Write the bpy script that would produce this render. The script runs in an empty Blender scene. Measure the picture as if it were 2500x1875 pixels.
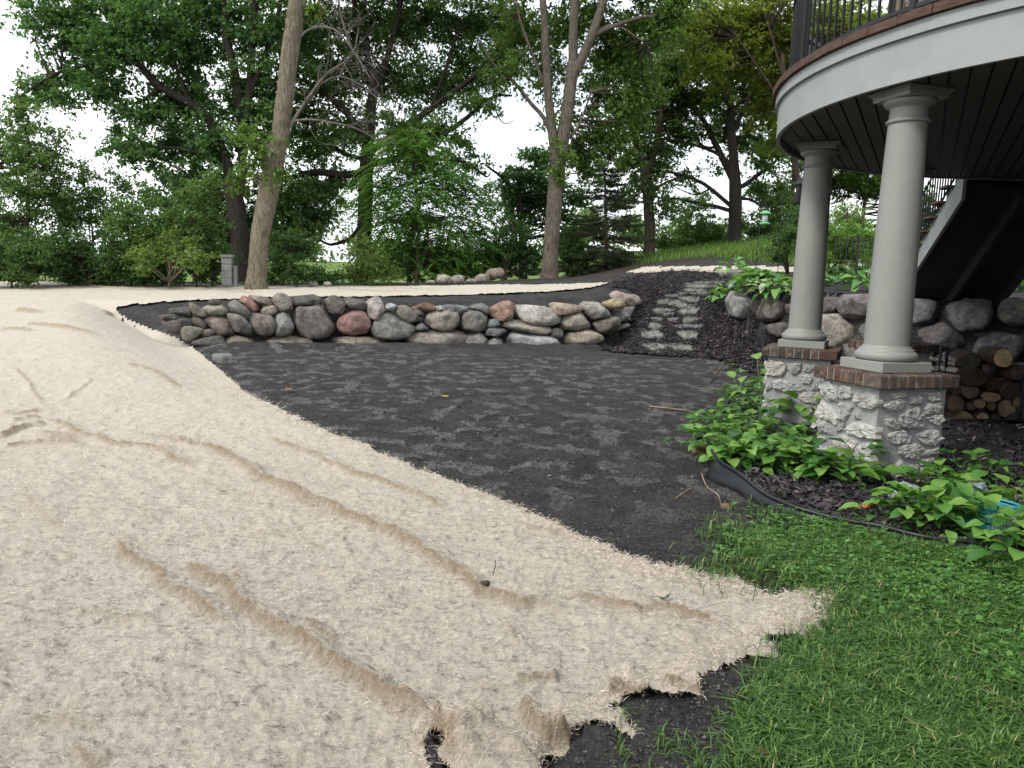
import bpy, math, random
import numpy as np
from mathutils import Matrix, Vector
rng = np.random.default_rng(7)
random.seed(7)
scene = bpy.context.scene
COL = scene.collection

# ------------------------------------------------------------------ camera, sky, sun, exposure
FPX, PITCH, ROLL, EYE = 1860.0, 0.1329, 0.0319, 1.6
IW, IH = 2500.0, 1875.0
C_P, S_P, C_R, S_R = math.cos(PITCH), math.sin(PITCH), math.cos(ROLL), math.sin(ROLL)
R0, U0, F0 = np.array([1., 0, 0]), np.array([0, S_P, C_P]), np.array([0, C_P, -S_P])
CR, CU = C_R * R0 + S_R * U0, -S_R * R0 + C_R * U0
cam_d = bpy.data.cameras.new('camera')
cam = bpy.data.objects.new('camera', cam_d)
COL.objects.link(cam)
cam_d.sensor_width = 36.0
cam_d.lens = FPX / IW * 36.0
cam_d.clip_start, cam_d.clip_end = 0.05, 3000.0
mw = Matrix.Identity(4)
for i in range(3):
    mw[i][0], mw[i][1], mw[i][2] = CR[i], CU[i], -F0[i]
mw[2][3] = EYE
cam.matrix_world = mw
scene.camera = cam

world = bpy.data.worlds.new('World')
scene.world = world
world.use_nodes = True
wn, wl = world.node_tree.nodes, world.node_tree.links
wn.clear()
SUN_EL, SUN_AZ = math.radians(44), math.radians(-126)   # azimuth from +Y towards +X
sky = wn.new('ShaderNodeTexSky'); sky.sky_type = 'NISHITA'; sky.sun_disc = False
sky.sun_elevation = SUN_EL; sky.sun_rotation = SUN_AZ
sky.air_density = 1.0; sky.dust_density = 2.0
sbg = wn.new('ShaderNodeBackground'); sbg.inputs[1].default_value = 0.12
wl.new(sky.outputs[0], sbg.inputs[0])
cbg = wn.new('ShaderNodeBackground'); cbg.inputs[0].default_value = (0.93, 0.97, 1.0, 1); cbg.inputs[1].default_value = 1.15
tc = wn.new('ShaderNodeTexCoord')
nz = wn.new('ShaderNodeTexNoise'); nz.inputs['Scale'].default_value = 2.6; nz.inputs['Detail'].default_value = 6
wl.new(tc.outputs['Generated'], nz.inputs['Vector'])
rp = wn.new('ShaderNodeValToRGB'); rp.color_ramp.elements[0].position = 0.36; rp.color_ramp.elements[1].position = 0.56
rp.color_ramp.elements[0].color = (.5, .5, .5, 1)
wl.new(nz.outputs[0], rp.inputs[0])
mx = wn.new('ShaderNodeMixShader')
wl.new(rp.outputs[0], mx.inputs[0]); wl.new(sbg.outputs[0], mx.inputs[1]); wl.new(cbg.outputs[0], mx.inputs[2])
wo = wn.new('ShaderNodeOutputWorld'); wl.new(mx.outputs[0], wo.inputs[0])

sd = bpy.data.lights.new('sun', 'SUN'); sd.energy = 1.5; sd.angle = math.radians(12); sd.color = (1, .95, .87)
sun = bpy.data.objects.new('sun', sd); COL.objects.link(sun)
sdir = Vector((math.sin(SUN_AZ) * math.cos(SUN_EL), math.cos(SUN_AZ) * math.cos(SUN_EL), math.sin(SUN_EL)))
sun.rotation_euler = (-sdir).to_track_quat('-Z', 'Y').to_euler()
scene.view_settings.view_transform = 'Standard'
scene.view_settings.look = 'None'
scene.view_settings.gamma = 1.0
scene.view_settings.use_curve_mapping = False
scene.view_settings.exposure = 0.68
scene.render.engine = 'CYCLES'
scene.cycles.max_bounces = 8
scene.cycles.transparent_max_bounces = 4

# ------------------------------------------------------------------ noise and terrain
def _h(ix, iy, s):
    n = (ix.astype(np.int64) * 374761393 + iy.astype(np.int64) * 668265263 + s * 1442695041) & 0x7fffffff
    n = ((n ^ (n >> 13)) * 1274126177) & 0x7fffffff
    return ((n ^ (n >> 16)) & 0xffff) / 65535.0
def vnoise(x, y, s=0):
    ix, iy = np.floor(x), np.floor(y)
    fx, fy = x - ix, y - iy
    fx, fy = fx * fx * (3 - 2 * fx), fy * fy * (3 - 2 * fy)
    a, b = _h(ix, iy, s), _h(ix + 1, iy, s)
    c, d = _h(ix, iy + 1, s), _h(ix + 1, iy + 1, s)
    return (a * (1 - fx) + b * fx) * (1 - fy) + (c * (1 - fx) + d * fx) * fy
def fbm(x, y, s=0, o=4):
    t, a, n = 0, .5, 0
    for k in range(o):
        t = t + a * (vnoise(x, y, s + k) - .5); n += a; a *= .5; x, y = x * 2.03 + 7.1, y * 2.03 + 3.3
    return t / n
def sm(a, b, x):
    t = np.clip((x - a) / (b - a), 0, 1)
    return t * t * (3 - 2 * t)
def edge_x(y):
    return np.interp(y, [0, 2, 5.3, 10, 14, 16.5, 18], [1.6, 1.3, 0, -3.6, -6.2, -7.6, -8.3])
def wall_y(x):
    return np.interp(x, [-8.2, -7.2, -6, -3, .8, 2.4, 3.1, 3.6], [15.4, 15.9, 16.3, 17.2, 18.4, 19.2, 20.4, 22])
def bed_y(x):
    return np.interp(x, [4.7, 5.2, 6.5, 8, 10, 14], [17.6, 16.2, 13.9, 12.7, 12.0, 11.8])
def upper(x, y):
    z = 1.05 + .055 * np.clip(y - 17, 0, 9) + .026 * np.clip(x, -25, 0)
    hill = .07 * np.clip(x + 2, 0, 14) + .10 * np.clip(x - 2, 0, 10)
    z = z + hill * sm(17, 26, y) + .05 * np.clip(y - 24, 0, 12) * sm(2, 6, x)
    z = z - .05 * np.clip(y - 27, 0, 20) * (1 - sm(-4, 1, x))
    z = z + (1.5 + .06 * (y - 14) - z) * sm(4.7, 5.5, x) * (1 - sm(18, 22, y))
    return z + .045 * np.clip(y - 60, 0, 110)
def height(x, y):
    x, y = np.asarray(x, float), np.asarray(y, float)
    uL = sm(5.5, 17.5, y) * np.maximum(sm(-.4, 2.2, edge_x(y) - x), sm(16.2, 18.2, y) * (1 - sm(-7.6, -6.6, x)))
    uW = np.clip((y - wall_y(x) - .1) / np.interp(x, [-8.2, -6.9, -6.2], [2.6, 1.6, .6]), 0, 1); uW = uW * uW * (3 - 2 * uW) * sm(-8.6, -7.4, x)
    a = np.interp(x, [2.5, 3.6, 5], [17.3, 16.8, 13.0]); b = np.interp(x, [2.5, 3.6, 5], [24, 23.6, 18.5])
    uP = np.clip((y - a) / (b - a), 0, 1); uP = .5 * uP + .5 * uP * uP * (3 - 2 * uP)
    uR = sm(.1, .7, y - bed_y(x))
    wx, wr = sm(2.5, 3.3, x), sm(4.9, 5.3, x)
    u = np.maximum(uL, uW) * (1 - wx) + uP * wx
    u = u * (1 - wr) + uR * wr
    berm = .17 * np.exp(-((y - wall_y(x) + .28) / .30) ** 2) * sm(-7, -5.8, x) * (1 - sm(1.8, 2.6, x))
    return upper(x, y) * u + berm
def proj(P):
    P = np.asarray(P, float)
    X, Y, Z = P[..., 0], P[..., 1], P[..., 2] - EYE
    zc, yc = Y * C_P - Z * S_P, Y * S_P + Z * C_P
    zc = np.where(zc < .05, np.nan, zc)
    u, v = X / zc * FPX, -yc / zc * FPX
    return IW / 2 + u * C_R - v * S_R, IH / 2 + u * S_R + v * C_R
def ray(u, v):
    a, b = (np.asarray(u, float) - IW / 2) / FPX, (np.asarray(v, float) - IH / 2) / FPX
    d = F0 + a[..., None] * CR - b[..., None] * CU
    return d
def at_y(u, v, Y):
    d = ray(u, v); t = np.asarray(Y) / d[..., 1]
    return d * t[..., None] + np.array([0, 0, EYE])
_ts = np.exp(np.linspace(math.log(.8), math.log(160), 900))
def ground_pt(u, v):
    u = np.atleast_1d(np.asarray(u, float)); v = np.atleast_1d(np.asarray(v, float))
    d = ray(u, v)
    P = d[:, None, :] * _ts[None, :, None] + np.array([0, 0, EYE])
    g = P[..., 2] - height(P[..., 0], P[..., 1])
    below = g < 0
    i = np.where(below.any(1), below.argmax(1), len(_ts) - 1); i = np.maximum(i, 1)
    k = np.arange(len(u))
    g0, g1 = g[k, i - 1], g[k, i]
    f = np.clip(g0 / np.where(np.abs(g0 - g1) < 1e-9, 1, g0 - g1), 0, 1)
    t = _ts[i - 1] * (1 - f) + _ts[i] * f
    Q = d * t[:, None] + np.array([0, 0, EYE])
    Q[:, 2] = height(Q[:, 0], Q[:, 1])
    return Q
def in_poly(x, y, poly):
    p = np.asarray(poly, float); r = np.zeros(x.shape, bool); j = len(p) - 1
    for i in range(len(p)):
        xi, yi, xj, yj = p[i, 0], p[i, 1], p[j, 0], p[j, 1]
        if yi != yj:
            r ^= ((yi > y) != (yj > y)) & (x < (xj - xi) * (y - yi) / (yj - yi) + xi)
        j = i
    return r

# ------------------------------------------------------------------ mesh helpers
def mesh(name, V, Fs, mat, smooth=True, attrs=None):
    """Fs: (m,3)/(m,4) array, or a list of such arrays / lists"""
    V = np.asarray(V, np.float32)
    if isinstance(Fs, np.ndarray): Fs = [Fs]
    loops, starts, n = [], [], 0
    for F in Fs:
        if isinstance(F, np.ndarray):
            if not len(F): continue
            k = F.shape[1]; loops.append(F.ravel()); starts.append(n + np.arange(len(F)) * k); n += F.size
        else:
            loops.append(np.asarray(F)); starts.append(np.array([n])); n += len(F)
    me = bpy.data.meshes.new(name)
    L, S = np.concatenate(loops).astype(np.int32), np.concatenate(starts).astype(np.int32)
    me.vertices.add(len(V)); me.vertices.foreach_set('co', V.ravel())
    me.loops.add(len(L)); me.loops.foreach_set('vertex_index', L)
    me.polygons.add(len(S)); me.polygons.foreach_set('loop_start', S)
    me.polygons.foreach_set('use_smooth', np.full(len(S), bool(smooth)))
    for k, a in (attrs or {}).items():
        at = me.attributes.new(k, 'FLOAT', 'POINT'); at.data.foreach_set('value', np.asarray(a, np.float32))
    me.update(calc_edges=True)
    if mat is not None: me.materials.append(mat)
    return me
def link(name, me, parent=None, loc=None, color=None):
    o = bpy.data.objects.new(name, me); COL.objects.link(o)
    if parent is not None: o.parent = parent
    if loc is not None: o.location = loc
    if color is not None: o.color = (*color, 1)
    return o
def tag(o, label, cat, group=None):
    o['label'] = label; o['category'] = cat
    if group: o['group'] = group
    return o
def thing(name, label, cat, loc=(0, 0, 0), rz=0, group=None):
    o = bpy.data.objects.new(name, None); COL.objects.link(o)
    o.empty_display_size = .1; o.location = loc; o.rotation_euler = (0, 0, rz)
    return tag(o, label, cat, group)
class MB:
    def __init__(s): s.v, s.f, s.n = [], [], 0
    def add(s, V, F):
        V = np.asarray(V, float); s.v.append(V)
        for a in (F if isinstance(F, list) else [F]):
            s.f.append(np.asarray(a) + s.n)
        s.n += len(V); return s
    def box(s, c, h, M=None, bev=0.0):
        c = np.asarray(c, float); h = np.asarray(h, float)
        if bev:
            b = min(bev, *(h * .9)); pts = []
            sg = [(-1, -1, -1), (1, -1, -1), (1, 1, -1), (-1, 1, -1), (-1, -1, 1), (1, -1, 1), (1, 1, 1), (-1, 1, 1)]
            V = []
            for q in sg:
                q = np.array(q)
                for ax in range(3):
                    w = q * (h - b); w[ax] = q[ax] * h[ax]; V.append(w)
            V = np.array(V)
            id_ = lambda k, ax: k * 3 + ax
            Q = [(0, 3, 2, 1), (4, 5, 6, 7), (0, 1, 5, 4), (2, 3, 7, 6), (1, 2, 6, 5), (3, 0, 4, 7)]; AX = [2, 2, 1, 1, 0, 0]
            F4 = [[id_(k, a) for k in q] for q, a in zip(Q, AX)]
            E = [(0, 1, 1, 2), (1, 2, 0, 2), (2, 3, 1, 2), (3, 0, 0, 2), (4, 5, 1, 2), (5, 6, 0, 2), (6, 7, 1, 2), (7, 4, 0, 2), (0, 4, 0, 1), (1, 5, 0, 1), (2, 6, 0, 1), (3, 7, 0, 1)]
            for i, j, a, b2 in E: F4.append([id_(i, a), id_(j, a), id_(j, b2), id_(i, b2)])
            F3 = [[id_(k, 0), id_(k, 1), id_(k, 2)] for k in range(8)]
            F = [np.array(F4), np.array(F3)]
        else:
            V = np.array([(-1, -1, -1), (1, -1, -1), (1, 1, -1), (-1, 1, -1), (-1, -1, 1), (1, -1, 1), (1, 1, 1), (-1, 1, 1)]) * h
            F = np.array([(0, 3, 2, 1), (4, 5, 6, 7), (0, 1, 5, 4), (2, 3, 7, 6), (1, 2, 6, 5), (3, 0, 4, 7)])
        if M is not None: V = V @ np.asarray(M).T
        return s.add(V + c, F)
    def tube(s, P, r, n=8, cap=True):
        P = np.asarray(P, float); m = len(P)
        r = np.full(m, r, float) if np.isscalar(r) else np.asarray(r, float)
        T = np.gradient(P, axis=0); T /= np.linalg.norm(T, axis=1)[:, None] + 1e-9
        ref = np.array([0, 0, 1.]) if abs(T[:, 2]).mean() < .8 else np.array([1., 0, 0])
        A = np.cross(T, ref); A /= np.linalg.norm(A, axis=1)[:, None] + 1e-9
        B = np.cross(T, A)
        th = np.linspace(0, 2 * math.pi, n, endpoint=False)
        V = P[:, None] + r[:, None, None] * (np.cos(th)[None, :, None] * A[:, None] + np.sin(th)[None, :, None] * B[:, None])
        V = V.reshape(-1, 3)
        i = np.arange(m - 1)[:, None] * n; j = np.arange(n)[None]; j2 = (j + 1) % n
        F = np.stack([i + j, i + j2, i + n + j2, i + n + j], -1).reshape(-1, 4)
        s.add(V, F)
        if cap:
            k = s.n - len(V)
            s.f.append(np.array([[k + 0, k + (q + 1) % n, k + q] for q in range(1, n - 1)]))
            e = k + (m - 1) * n
            s.f.append(np.array([[e + 0, e + q, e + (q + 1) % n] for q in range(1, n - 1)]))
        return s
    def lathe(s, prof, n=40, c=(0, 0, 0)):
        prof = np.asarray(prof, float); th = np.linspace(0, 2 * math.pi, n, endpoint=False)
        V = np.stack([prof[:, 0, None] * np.cos(th), prof[:, 0, None] * np.sin(th), np.repeat(prof[:, 1, None], n, 1)], -1).reshape(-1, 3) + np.asarray(c)
        i = np.arange(len(prof) - 1)[:, None] * n; j = np.arange(n)[None]; j2 = (j + 1) % n
        return s.add(V, np.stack([i + j, i + j2, i + n + j2, i + n + j], -1).reshape(-1, 4))
    def mesh(s, name, mat, smooth=False):
        return mesh(name, np.concatenate(s.v), s.f, mat, smooth)
    def obj(s, name, mat, parent=None, smooth=False, color=None, loc=None):
        return link(name, s.mesh(name, mat, smooth), parent, loc, color)
def spline(P, k=6):
    P = np.asarray(P, float)
    if len(P) < 3: 
        t = np.linspace(0, 1, k + 1)[:, None]; return P[0] * (1 - t) + P[-1] * t
    Q = np.vstack([2 * P[0] - P[1], P, 2 * P[-1] - P[-2]]); out = []
    for i in range(1, len(Q) - 2):
        p0, p1, p2, p3 = Q[i - 1:i + 3]
        for t in np.linspace(0, 1, k, endpoint=False):
            out.append(.5 * (2 * p1 + (p2 - p0) * t + (2 * p0 - 5 * p1 + 4 * p2 - p3) * t * t + (3 * p1 - p0 - 3 * p2 + p3) * t ** 3))
    out.append(P[-1]); return np.array(out)
def _ico(sub):
    import bmesh
    bm = bmesh.new(); bmesh.ops.create_icosphere(bm, subdivisions=sub, radius=1)
    V = np.array([v.co[:] for v in bm.verts]); F = np.array([[v.index for v in f.verts] for f in bm.faces]); bm.free()
    return V / np.linalg.norm(V, axis=1)[:, None], F
ICO = {k: _ico(k) for k in (1, 2, 3, 4)}
def unit(a): return a / (np.linalg.norm(a, axis=-1)[..., None] + 1e-9)
def n3(P, s, seed):
    return (fbm(P[:, 0] * s + P[:, 2] * s * .7, P[:, 1] * s - P[:, 2] * s * .6, seed, 3) + fbm(P[:, 2] * s + 5, P[:, 0] * s + P[:, 1] * s * .8, seed + 9, 3))
def hull(pts):
    P = sorted(map(tuple, pts)); 
    def half(P):
        h = []
        for p in P:
            while len(h) > 1 and (h[-1][0] - h[-2][0]) * (p[1] - h[-2][1]) - (h[-1][1] - h[-2][1]) * (p[0] - h[-2][0]) <= 0: h.pop()
            h.append(p)
        return h
    a, b = half(P), half(P[::-1])
    return np.array(a[:-1] + b[:-1])
def stone_geo(poly, dep, p=10, rough=.03, sub=3, seed=0, fplanes=3, back=None, grow=1.07, flat=0):
    """poly: outline in a local (u,v) plane. Returns verts in (u, n, v) about the outline's centre, faces, centre."""
    r = np.random.default_rng(seed); p = np.clip(p * 4, 22, 60)
    H = hull(poly); H = H.mean(0) + (H - H.mean(0)) * grow; c = (H.min(0) + H.max(0)) / 2 * .5 + H.mean(0) * .5
    D, F = ICO[sub]
    acc = np.zeros(len(D)); m = len(H)
    for i in range(m):
        a, b = H[i] - c, H[(i + 1) % m] - c
        n = np.array([b[1] - a[1], a[0] - b[0]]); n /= np.linalg.norm(n) + 1e-9
        h = max(n @ a, 1e-3)
        t = r.uniform(-.02, .16) if flat else r.uniform(-.25, .4); N = np.array([n[0] * math.cos(t), -math.sin(t), n[1] * math.cos(t)])
        acc += np.maximum(0, D @ N / (h * max(math.cos(t), .5))) ** p
    for i in range(fplanes):
        N = np.array([r.uniform(-.55, .55), -1, r.uniform(-.45, .6)]) if not flat else np.array([r.uniform(-.16, .16), -1, r.uniform(-.16, .16)]); N /= np.linalg.norm(N)
        acc += np.maximum(0, D @ N / (dep * r.uniform(.8, 1.1))) ** p
    for i in range(2):
        N = np.array([r.uniform(-.4, .4), 1, r.uniform(-.4, .4)]); N /= np.linalg.norm(N)
        acc += np.maximum(0, D @ N / ((back or dep) * r.uniform(.85, 1.1))) ** p
    rad = acc ** (-1. / p)
    for i in range(0 if flat else 13):      # chipped corners
        N = unit(r.normal(0, 1, 3)); N[1] = -abs(N[1]); h = ((D * rad[:, None]) @ N).max() * r.uniform(.76, .94); acc += np.maximum(0, D @ N / h) ** p
    rad = acc ** (-1. / p)
    V = D * rad[:, None]
    sz = (H.max(0) - H.min(0)).mean()
    V = V * (1 + (n3(V / sz, 2.2, seed) * rough * 3 + n3(V / sz, 5, seed + 5) * rough * 2 + np.abs(n3(V / sz, 11, seed + 3)) * rough * 1.8)[:, None])
    return V, F, c

def slab_geo(poly, h, seed):
    """a chipped flat stone: ragged outline, rough face standing h proud (towards -y)"""
    r = np.random.default_rng(seed); H = hull(poly); c = H.mean(0); H = c + (H - c) * 1.10; per = []
    L = np.linalg.norm(np.roll(H, -1, 0) - H, axis=1); tot = L.sum()
    for a, b, l in zip(H, np.roll(H, -1, 0), L):
        k = max(2, int(round(26 * l / tot)))
        for j in range(k): per.append(a + (b - a) * j / k)
    per = np.array(per) - c; n = len(per); sz = tot / 4
    nr = np.linalg.norm(per, axis=1)[:, None]; per = per * (1 + r.normal(0, .045, (n, 1)) + .05 * np.sin(np.arange(n) * 1.7 + seed)[:, None])
    tilt = r.uniform(-.12, .12, 2); V = []
    for s, d in ((1.03, -.03), (1.0, .55), (.93, .92), (.72, 1.0), (.46, 1.05), (.2, 1.04)):
        q = per * s + r.normal(0, .018 * sz * (s < 1), (n, 2)); y = -d * h if d > 0 else .03
        yy = y - (q @ tilt) * (d > .5) - (r.normal(0, .16 * h, n) + .5 * h * fbm(q[:, 0] * 22, q[:, 1] * 22, seed, 3)) * (d > .5)
        V.append(np.c_[q[:, 0], yy + 0 * q[:, 0], q[:, 1]])
    V = np.vstack(V + [[[0, -1.05 * h, 0]]]); k = np.arange(n); k2 = (k + 1) % n
    F = [np.stack([k + s * n, k2 + s * n, k2 + (s + 1) * n, k + (s + 1) * n], 1) for s in range(5)] + [np.stack([k + 5 * n, k2 + 5 * n, np.full(n, 6 * n)], 1)]
    return V, F, c

# ------------------------------------------------------------------ materials
def lin(h):
    if isinstance(h, str):
        v = [int(h[i:i + 2], 16) / 255 for i in (0, 2, 4)]
        return tuple(x / 12.92 if x <= .04045 else ((x + .055) / 1.055) ** 2.4 for x in v)
    return h
class NT:
    def __init__(s, name):
        s.m = bpy.data.materials.new(name); s.m.use_nodes = True
        s.t = s.m.node_tree; s.t.nodes.clear()
        s.out = s.t.nodes.new('ShaderNodeOutputMaterial')
    def n(s, ty, **kw):
        x = s.t.nodes.new('ShaderNode' + ty)
        for k, v in kw.items():
            if k.startswith('i_'): x.inputs[k[2:].replace('_', ' ')].default_value = v
            else: setattr(x, k, v)
        return x
    def l(s, a, b): s.t.links.new(a, b)
    def coord(s, kind='Object', scale=(1, 1, 1), rnd=True, rot=(0, 0, 0)):
        if kind == 'World': o = s.n('NewGeometry').outputs['Position']
        else: o = s.n('TexCoord').outputs[kind]
        if rnd and kind == 'Object':
            a = s.n('VectorMath', operation='ADD'); q = s.n('VectorMath', operation='SCALE'); q.inputs[0].default_value = (17, 31, 23)
            s.l(s.n('ObjectInfo').outputs['Random'], q.inputs['Scale']); s.l(o, a.inputs[0]); s.l(q.outputs[0], a.inputs[1]); o = a.outputs[0]
        mp = s.n('Mapping'); mp.inputs['Scale'].default_value = scale; mp.inputs['Rotation'].default_value = rot
        s.l(o, mp.inputs[0]); return mp.outputs[0]
    def noise(s, vec, scale, detail=5, rough=.6, dist=0):
        x = s.n('TexNoise'); x.inputs['Scale'].default_value = scale; x.inputs['Detail'].default_value = detail
        x.inputs['Roughness'].default_value = rough; x.inputs['Distortion'].default_value = dist
        s.l(vec, x.inputs['Vector']); return x.outputs[0]
    def ramp(s, fac, stops):
        x = s.n('ValToRGB'); e = x.color_ramp.elements
        while len(e) < len(stops): e.new(.5)
        for q, (p, c) in zip(e, stops): q.position = p; q.color = (*lin(c), 1) if not np.isscalar(c) else (c, c, c, 1)
        s.l(fac, x.inputs[0]); return x.outputs[0]
    def mix(s, f, a, b, mode='MIX'):
        x = s.n('MixRGB', blend_type=mode)
        for v, i in ((f, 0), (a, 1), (b, 2)):
            if np.isscalar(v): x.inputs[i].default_value = v
            elif isinstance(v, (tuple, str)): x.inputs[i].default_value = (*lin(v), 1)
            else: s.l(v, x.inputs[i])
        return x.outputs[0]
    def math(s, op, a, b=0.):
        x = s.n('Math', operation=op)
        for v, i in ((a, 0), (b, 1)):
            if np.isscalar(v): x.inputs[i].default_value = v
            else: s.l(v, x.inputs[i])
        return x.outputs[0]
    def attr(s, name): return s.n('Attribute', attribute_name=name).outputs['Fac']
    def bump(s, h, strength=.5, dist=.02, prev=None):
        x = s.n('Bump'); x.inputs['Strength'].default_value = strength; x.inputs['Distance'].default_value = dist
        s.l(h, x.inputs['Height'])
        if prev is not None: s.l(prev, x.inputs['Normal'])
        return x.outputs[0]
    def done(s, col, rough=.8, bump=None, spec=.3, metal=0, trans=0., tcol=None, alpha=None):
        b = s.n('BsdfPrincipled')
        for v, k in ((col, 'Base Color'), (rough, 'Roughness')):
            if np.isscalar(v): b.inputs[k].default_value = v
            elif isinstance(v, (tuple, str)): b.inputs[k].default_value = (*lin(v), 1)
            else: s.l(v, b.inputs[k])
        b.inputs['Specular IOR Level'].default_value = spec; b.inputs['Metallic'].default_value = metal
        if bump is not None: s.l(bump, b.inputs['Normal'])
        o = b.outputs[0]
        if trans:
            t = s.n('BsdfTranslucent'); q = s.n('MixShader'); q.inputs[0].default_value = trans
            c = tcol if tcol is not None else col
            if isinstance(c, (tuple, str)): t.inputs[0].default_value = (*lin(c), 1)
            else: s.l(c, t.inputs[0])
            s.l(o, q.inputs[1]); s.l(t.outputs[0], q.inputs[2]); o = q.outputs[0]
        s.l(o, s.out.inputs[0]); return s.m
def simple(name, stops, scale=8, bump=.3, bscale=40, rough=.7, spec=.3, stretch=(1, 1, 1), kind='Object', metal=0, dist=.005):
    t = NT(name); v = t.coord(kind, stretch)
    c = t.ramp(t.noise(v, scale), stops)
    return t.done(c, rough, t.bump(t.noise(v, bscale), bump, dist) if bump else None, spec, metal)
def leafmat(name, stops, trans=.35, rough=.5, spec=.35, rnd='tint'):
    t = NT(name)
    f = t.attr('tint') if rnd == 'tint' else t.n('ObjectInfo').outputs['Random']
    c = t.ramp(f, stops)
    tc_ = t.mix(1.0, c, (1.25, 1.3, .6), 'MULTIPLY')
    return t.done(c, rough, None, spec, 0, trans, tc_)

def m_soil():
    t = NT('soil'); w = t.coord('World')
    base = t.ramp(t.noise(w, 2.2, 8, .65), [(.3, (.036, .034, .0335)), (.7, (.092, .087, .085))])
    brown = t.ramp(t.noise(w, 1.6, 8, .65), [(.3, (.035, .025, .020)), (.7, (.070, .052, .042))])
    c = t.mix(t.attr('brown'), base, brown)
    # dry crusted patches
    wd = t.coord('World', (1.0, .75, 1), rot=(0, 0, .35))
    d1 = t.noise(wd, 3.3, 3, .5, .3); d2 = t.noise(w, .55, 2)
    s = t.math('MULTIPLY', t.ramp(d1, [(.53, 0.), (.575, 1.)]), t.ramp(d2, [(.30, .15), (.45, 1.)]))
    s = t.math('MULTIPLY', t.math('MULTIPLY', s, t.attr('dry')), t.ramp(t.noise(w, 26, 6, .75), [(.36, .0), (.56, 1.)]))
    c = t.mix(t.math('MULTIPLY', s, .78), c, (.225, .213, .207))
    c = t.mix(1., c, t.ramp(t.noise(w, 30, 7, .8), [(.34, .42), (.5, .95), (.64, 1.6)]), 'MULTIPLY')
    c = t.mix(t.math('MULTIPLY', t.ramp(t.noise(w, 75, 4, .7), [(.62, 0.), (.70, 1.)]), .35), c, (.20, .18, .16))
    green = t.ramp(t.noise(w, 3, 6), [(.35, (.045, .040, .030)), (.65, (.05, .075, .024))])
    c = t.mix(t.math('MULTIPLY', t.attr('green'), .85), c, green)
    field = t.ramp(t.noise(w, .05, 4), [(.35, (.10, .17, .04)), (.7, (.15, .22, .055))])
    c = t.mix(t.attr('field'), c, field)
    b = t.bump(t.noise(w, 9, 6, .7), .9, .08)
    b = t.bump(t.noise(w, 42, 6, .75), 1., .035, b)
    return t.done(c, .92, b, .15)
def m_mulch(name, lo, hi):
    t = NT(name); w = t.coord('World')
    c = t.ramp(t.noise(w, 14, 6, .7), [(.3, lo), (.72, hi)])
    v = t.n('TexVoronoi'); v.inputs['Scale'].default_value = 22; t.l(t.coord('World', (1, .5, 1), rot=(0, 0, .6)), v.inputs['Vector'])
    return t.done(c, .9, t.bump(v.outputs[0], 1., .03), .2)
def m_blanket():
    t = NT('straw_blanket'); w = t.coord('World')
    roll = t.coord('World', (1.6, 5, 3), rot=(0, 0, .78))
    f1 = t.noise(roll, 16, 8, .75); f2 = t.noise(w, 60, 5, .75)
    c = t.ramp(f1, [(.28, (.40, .325, .245)), (.5, (.55, .49, .415)), (.72, (.665, .61, .54))])
    c = t.mix(.5, c, t.ramp(f2, [(.28, (.28, .215, .145)), (.46, (.56, .49, .405)), (.7, (.71, .65, .57))]))
    c = t.mix(t.math('MULTIPLY', t.ramp(t.noise(w, .9, 5), [(.42, 0.), (.68, 1.)]), .35), c, (.60, .58, .49))
    thin = t.math('MULTIPLY', t.ramp(t.noise(roll, 5, 7, .8), [(.46, 0.), (.62, 1.)]), t.math('MULTIPLY', t.ramp(t.noise(w, 30, 6, .85), [(.44, 0.), (.60, 1.)]), t.attr('thin')))
    c = t.mix(t.math('MULTIPLY', thin, .85), c, (.06, .06, .052))
    c = t.mix(t.math('MULTIPLY', t.attr('tan'), .8), c, t.ramp(f2, [(.3, (.14, .095, .052)), (.7, (.40, .295, .185))]))  # tan of bunched fibre, with ridge shadow darkened into it
    h = t.math('ADD', t.math('MULTIPLY', f1, .6), f2)
    b = t.bump(t.noise(w, 7, 5, .7), .45, .03); b = t.bump(h, 1., .02, b)
    return t.done(c, .95, b, .08)
def m_stone():
    t = NT('field_stone'); v = t.coord('Object')
    oc = t.n('ObjectInfo').outputs['Color']
    n1, n2 = t.noise(v, 5.0, 9, .72, .4), t.noise(v, 24, 7, .75)
    oc = t.mix(.22, oc, (.30, .285, .26)); oc = t.mix(1., oc, (1.25, 1.23, 1.2), 'MULTIPLY')
    c = t.mix(1., oc, t.ramp(n1, [(.30, .38), (.5, .95), (.70, 1.55)]), 'MULTIPLY')
    c = t.mix(1., c, t.ramp(n2, [(.32, .45), (.52, 1.), (.70, 1.45)]), 'MULTIPLY')
    li = t.ramp(t.noise(v, 7, 9, .8, 1.2), [(.57, 0.), (.64, 1.)])
    c = t.mix(t.math('MULTIPLY', li, .5), c, (.46, .45, .42))
    di = t.ramp(t.noise(v, 3.0, 7, .7), [(.54, 0.), (.64, 1.)])
    c = t.mix(t.math('MULTIPLY', di, .6), c, (.055, .05, .046))
    vo = t.n('TexVoronoi', feature='DISTANCE_TO_EDGE'); vo.inputs['Scale'].default_value = 2.6
    t.l(t.coord('Object', (1, 1, 1)), vo.inputs['Vector'])
    b = t.bump(n1, .8, .09); b = t.bump(n2, .9, .03, b); b = t.bump(t.noise(v, 60, 5, .7), .6, .008, b)
    return t.done(c, .85, b, .25)
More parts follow.
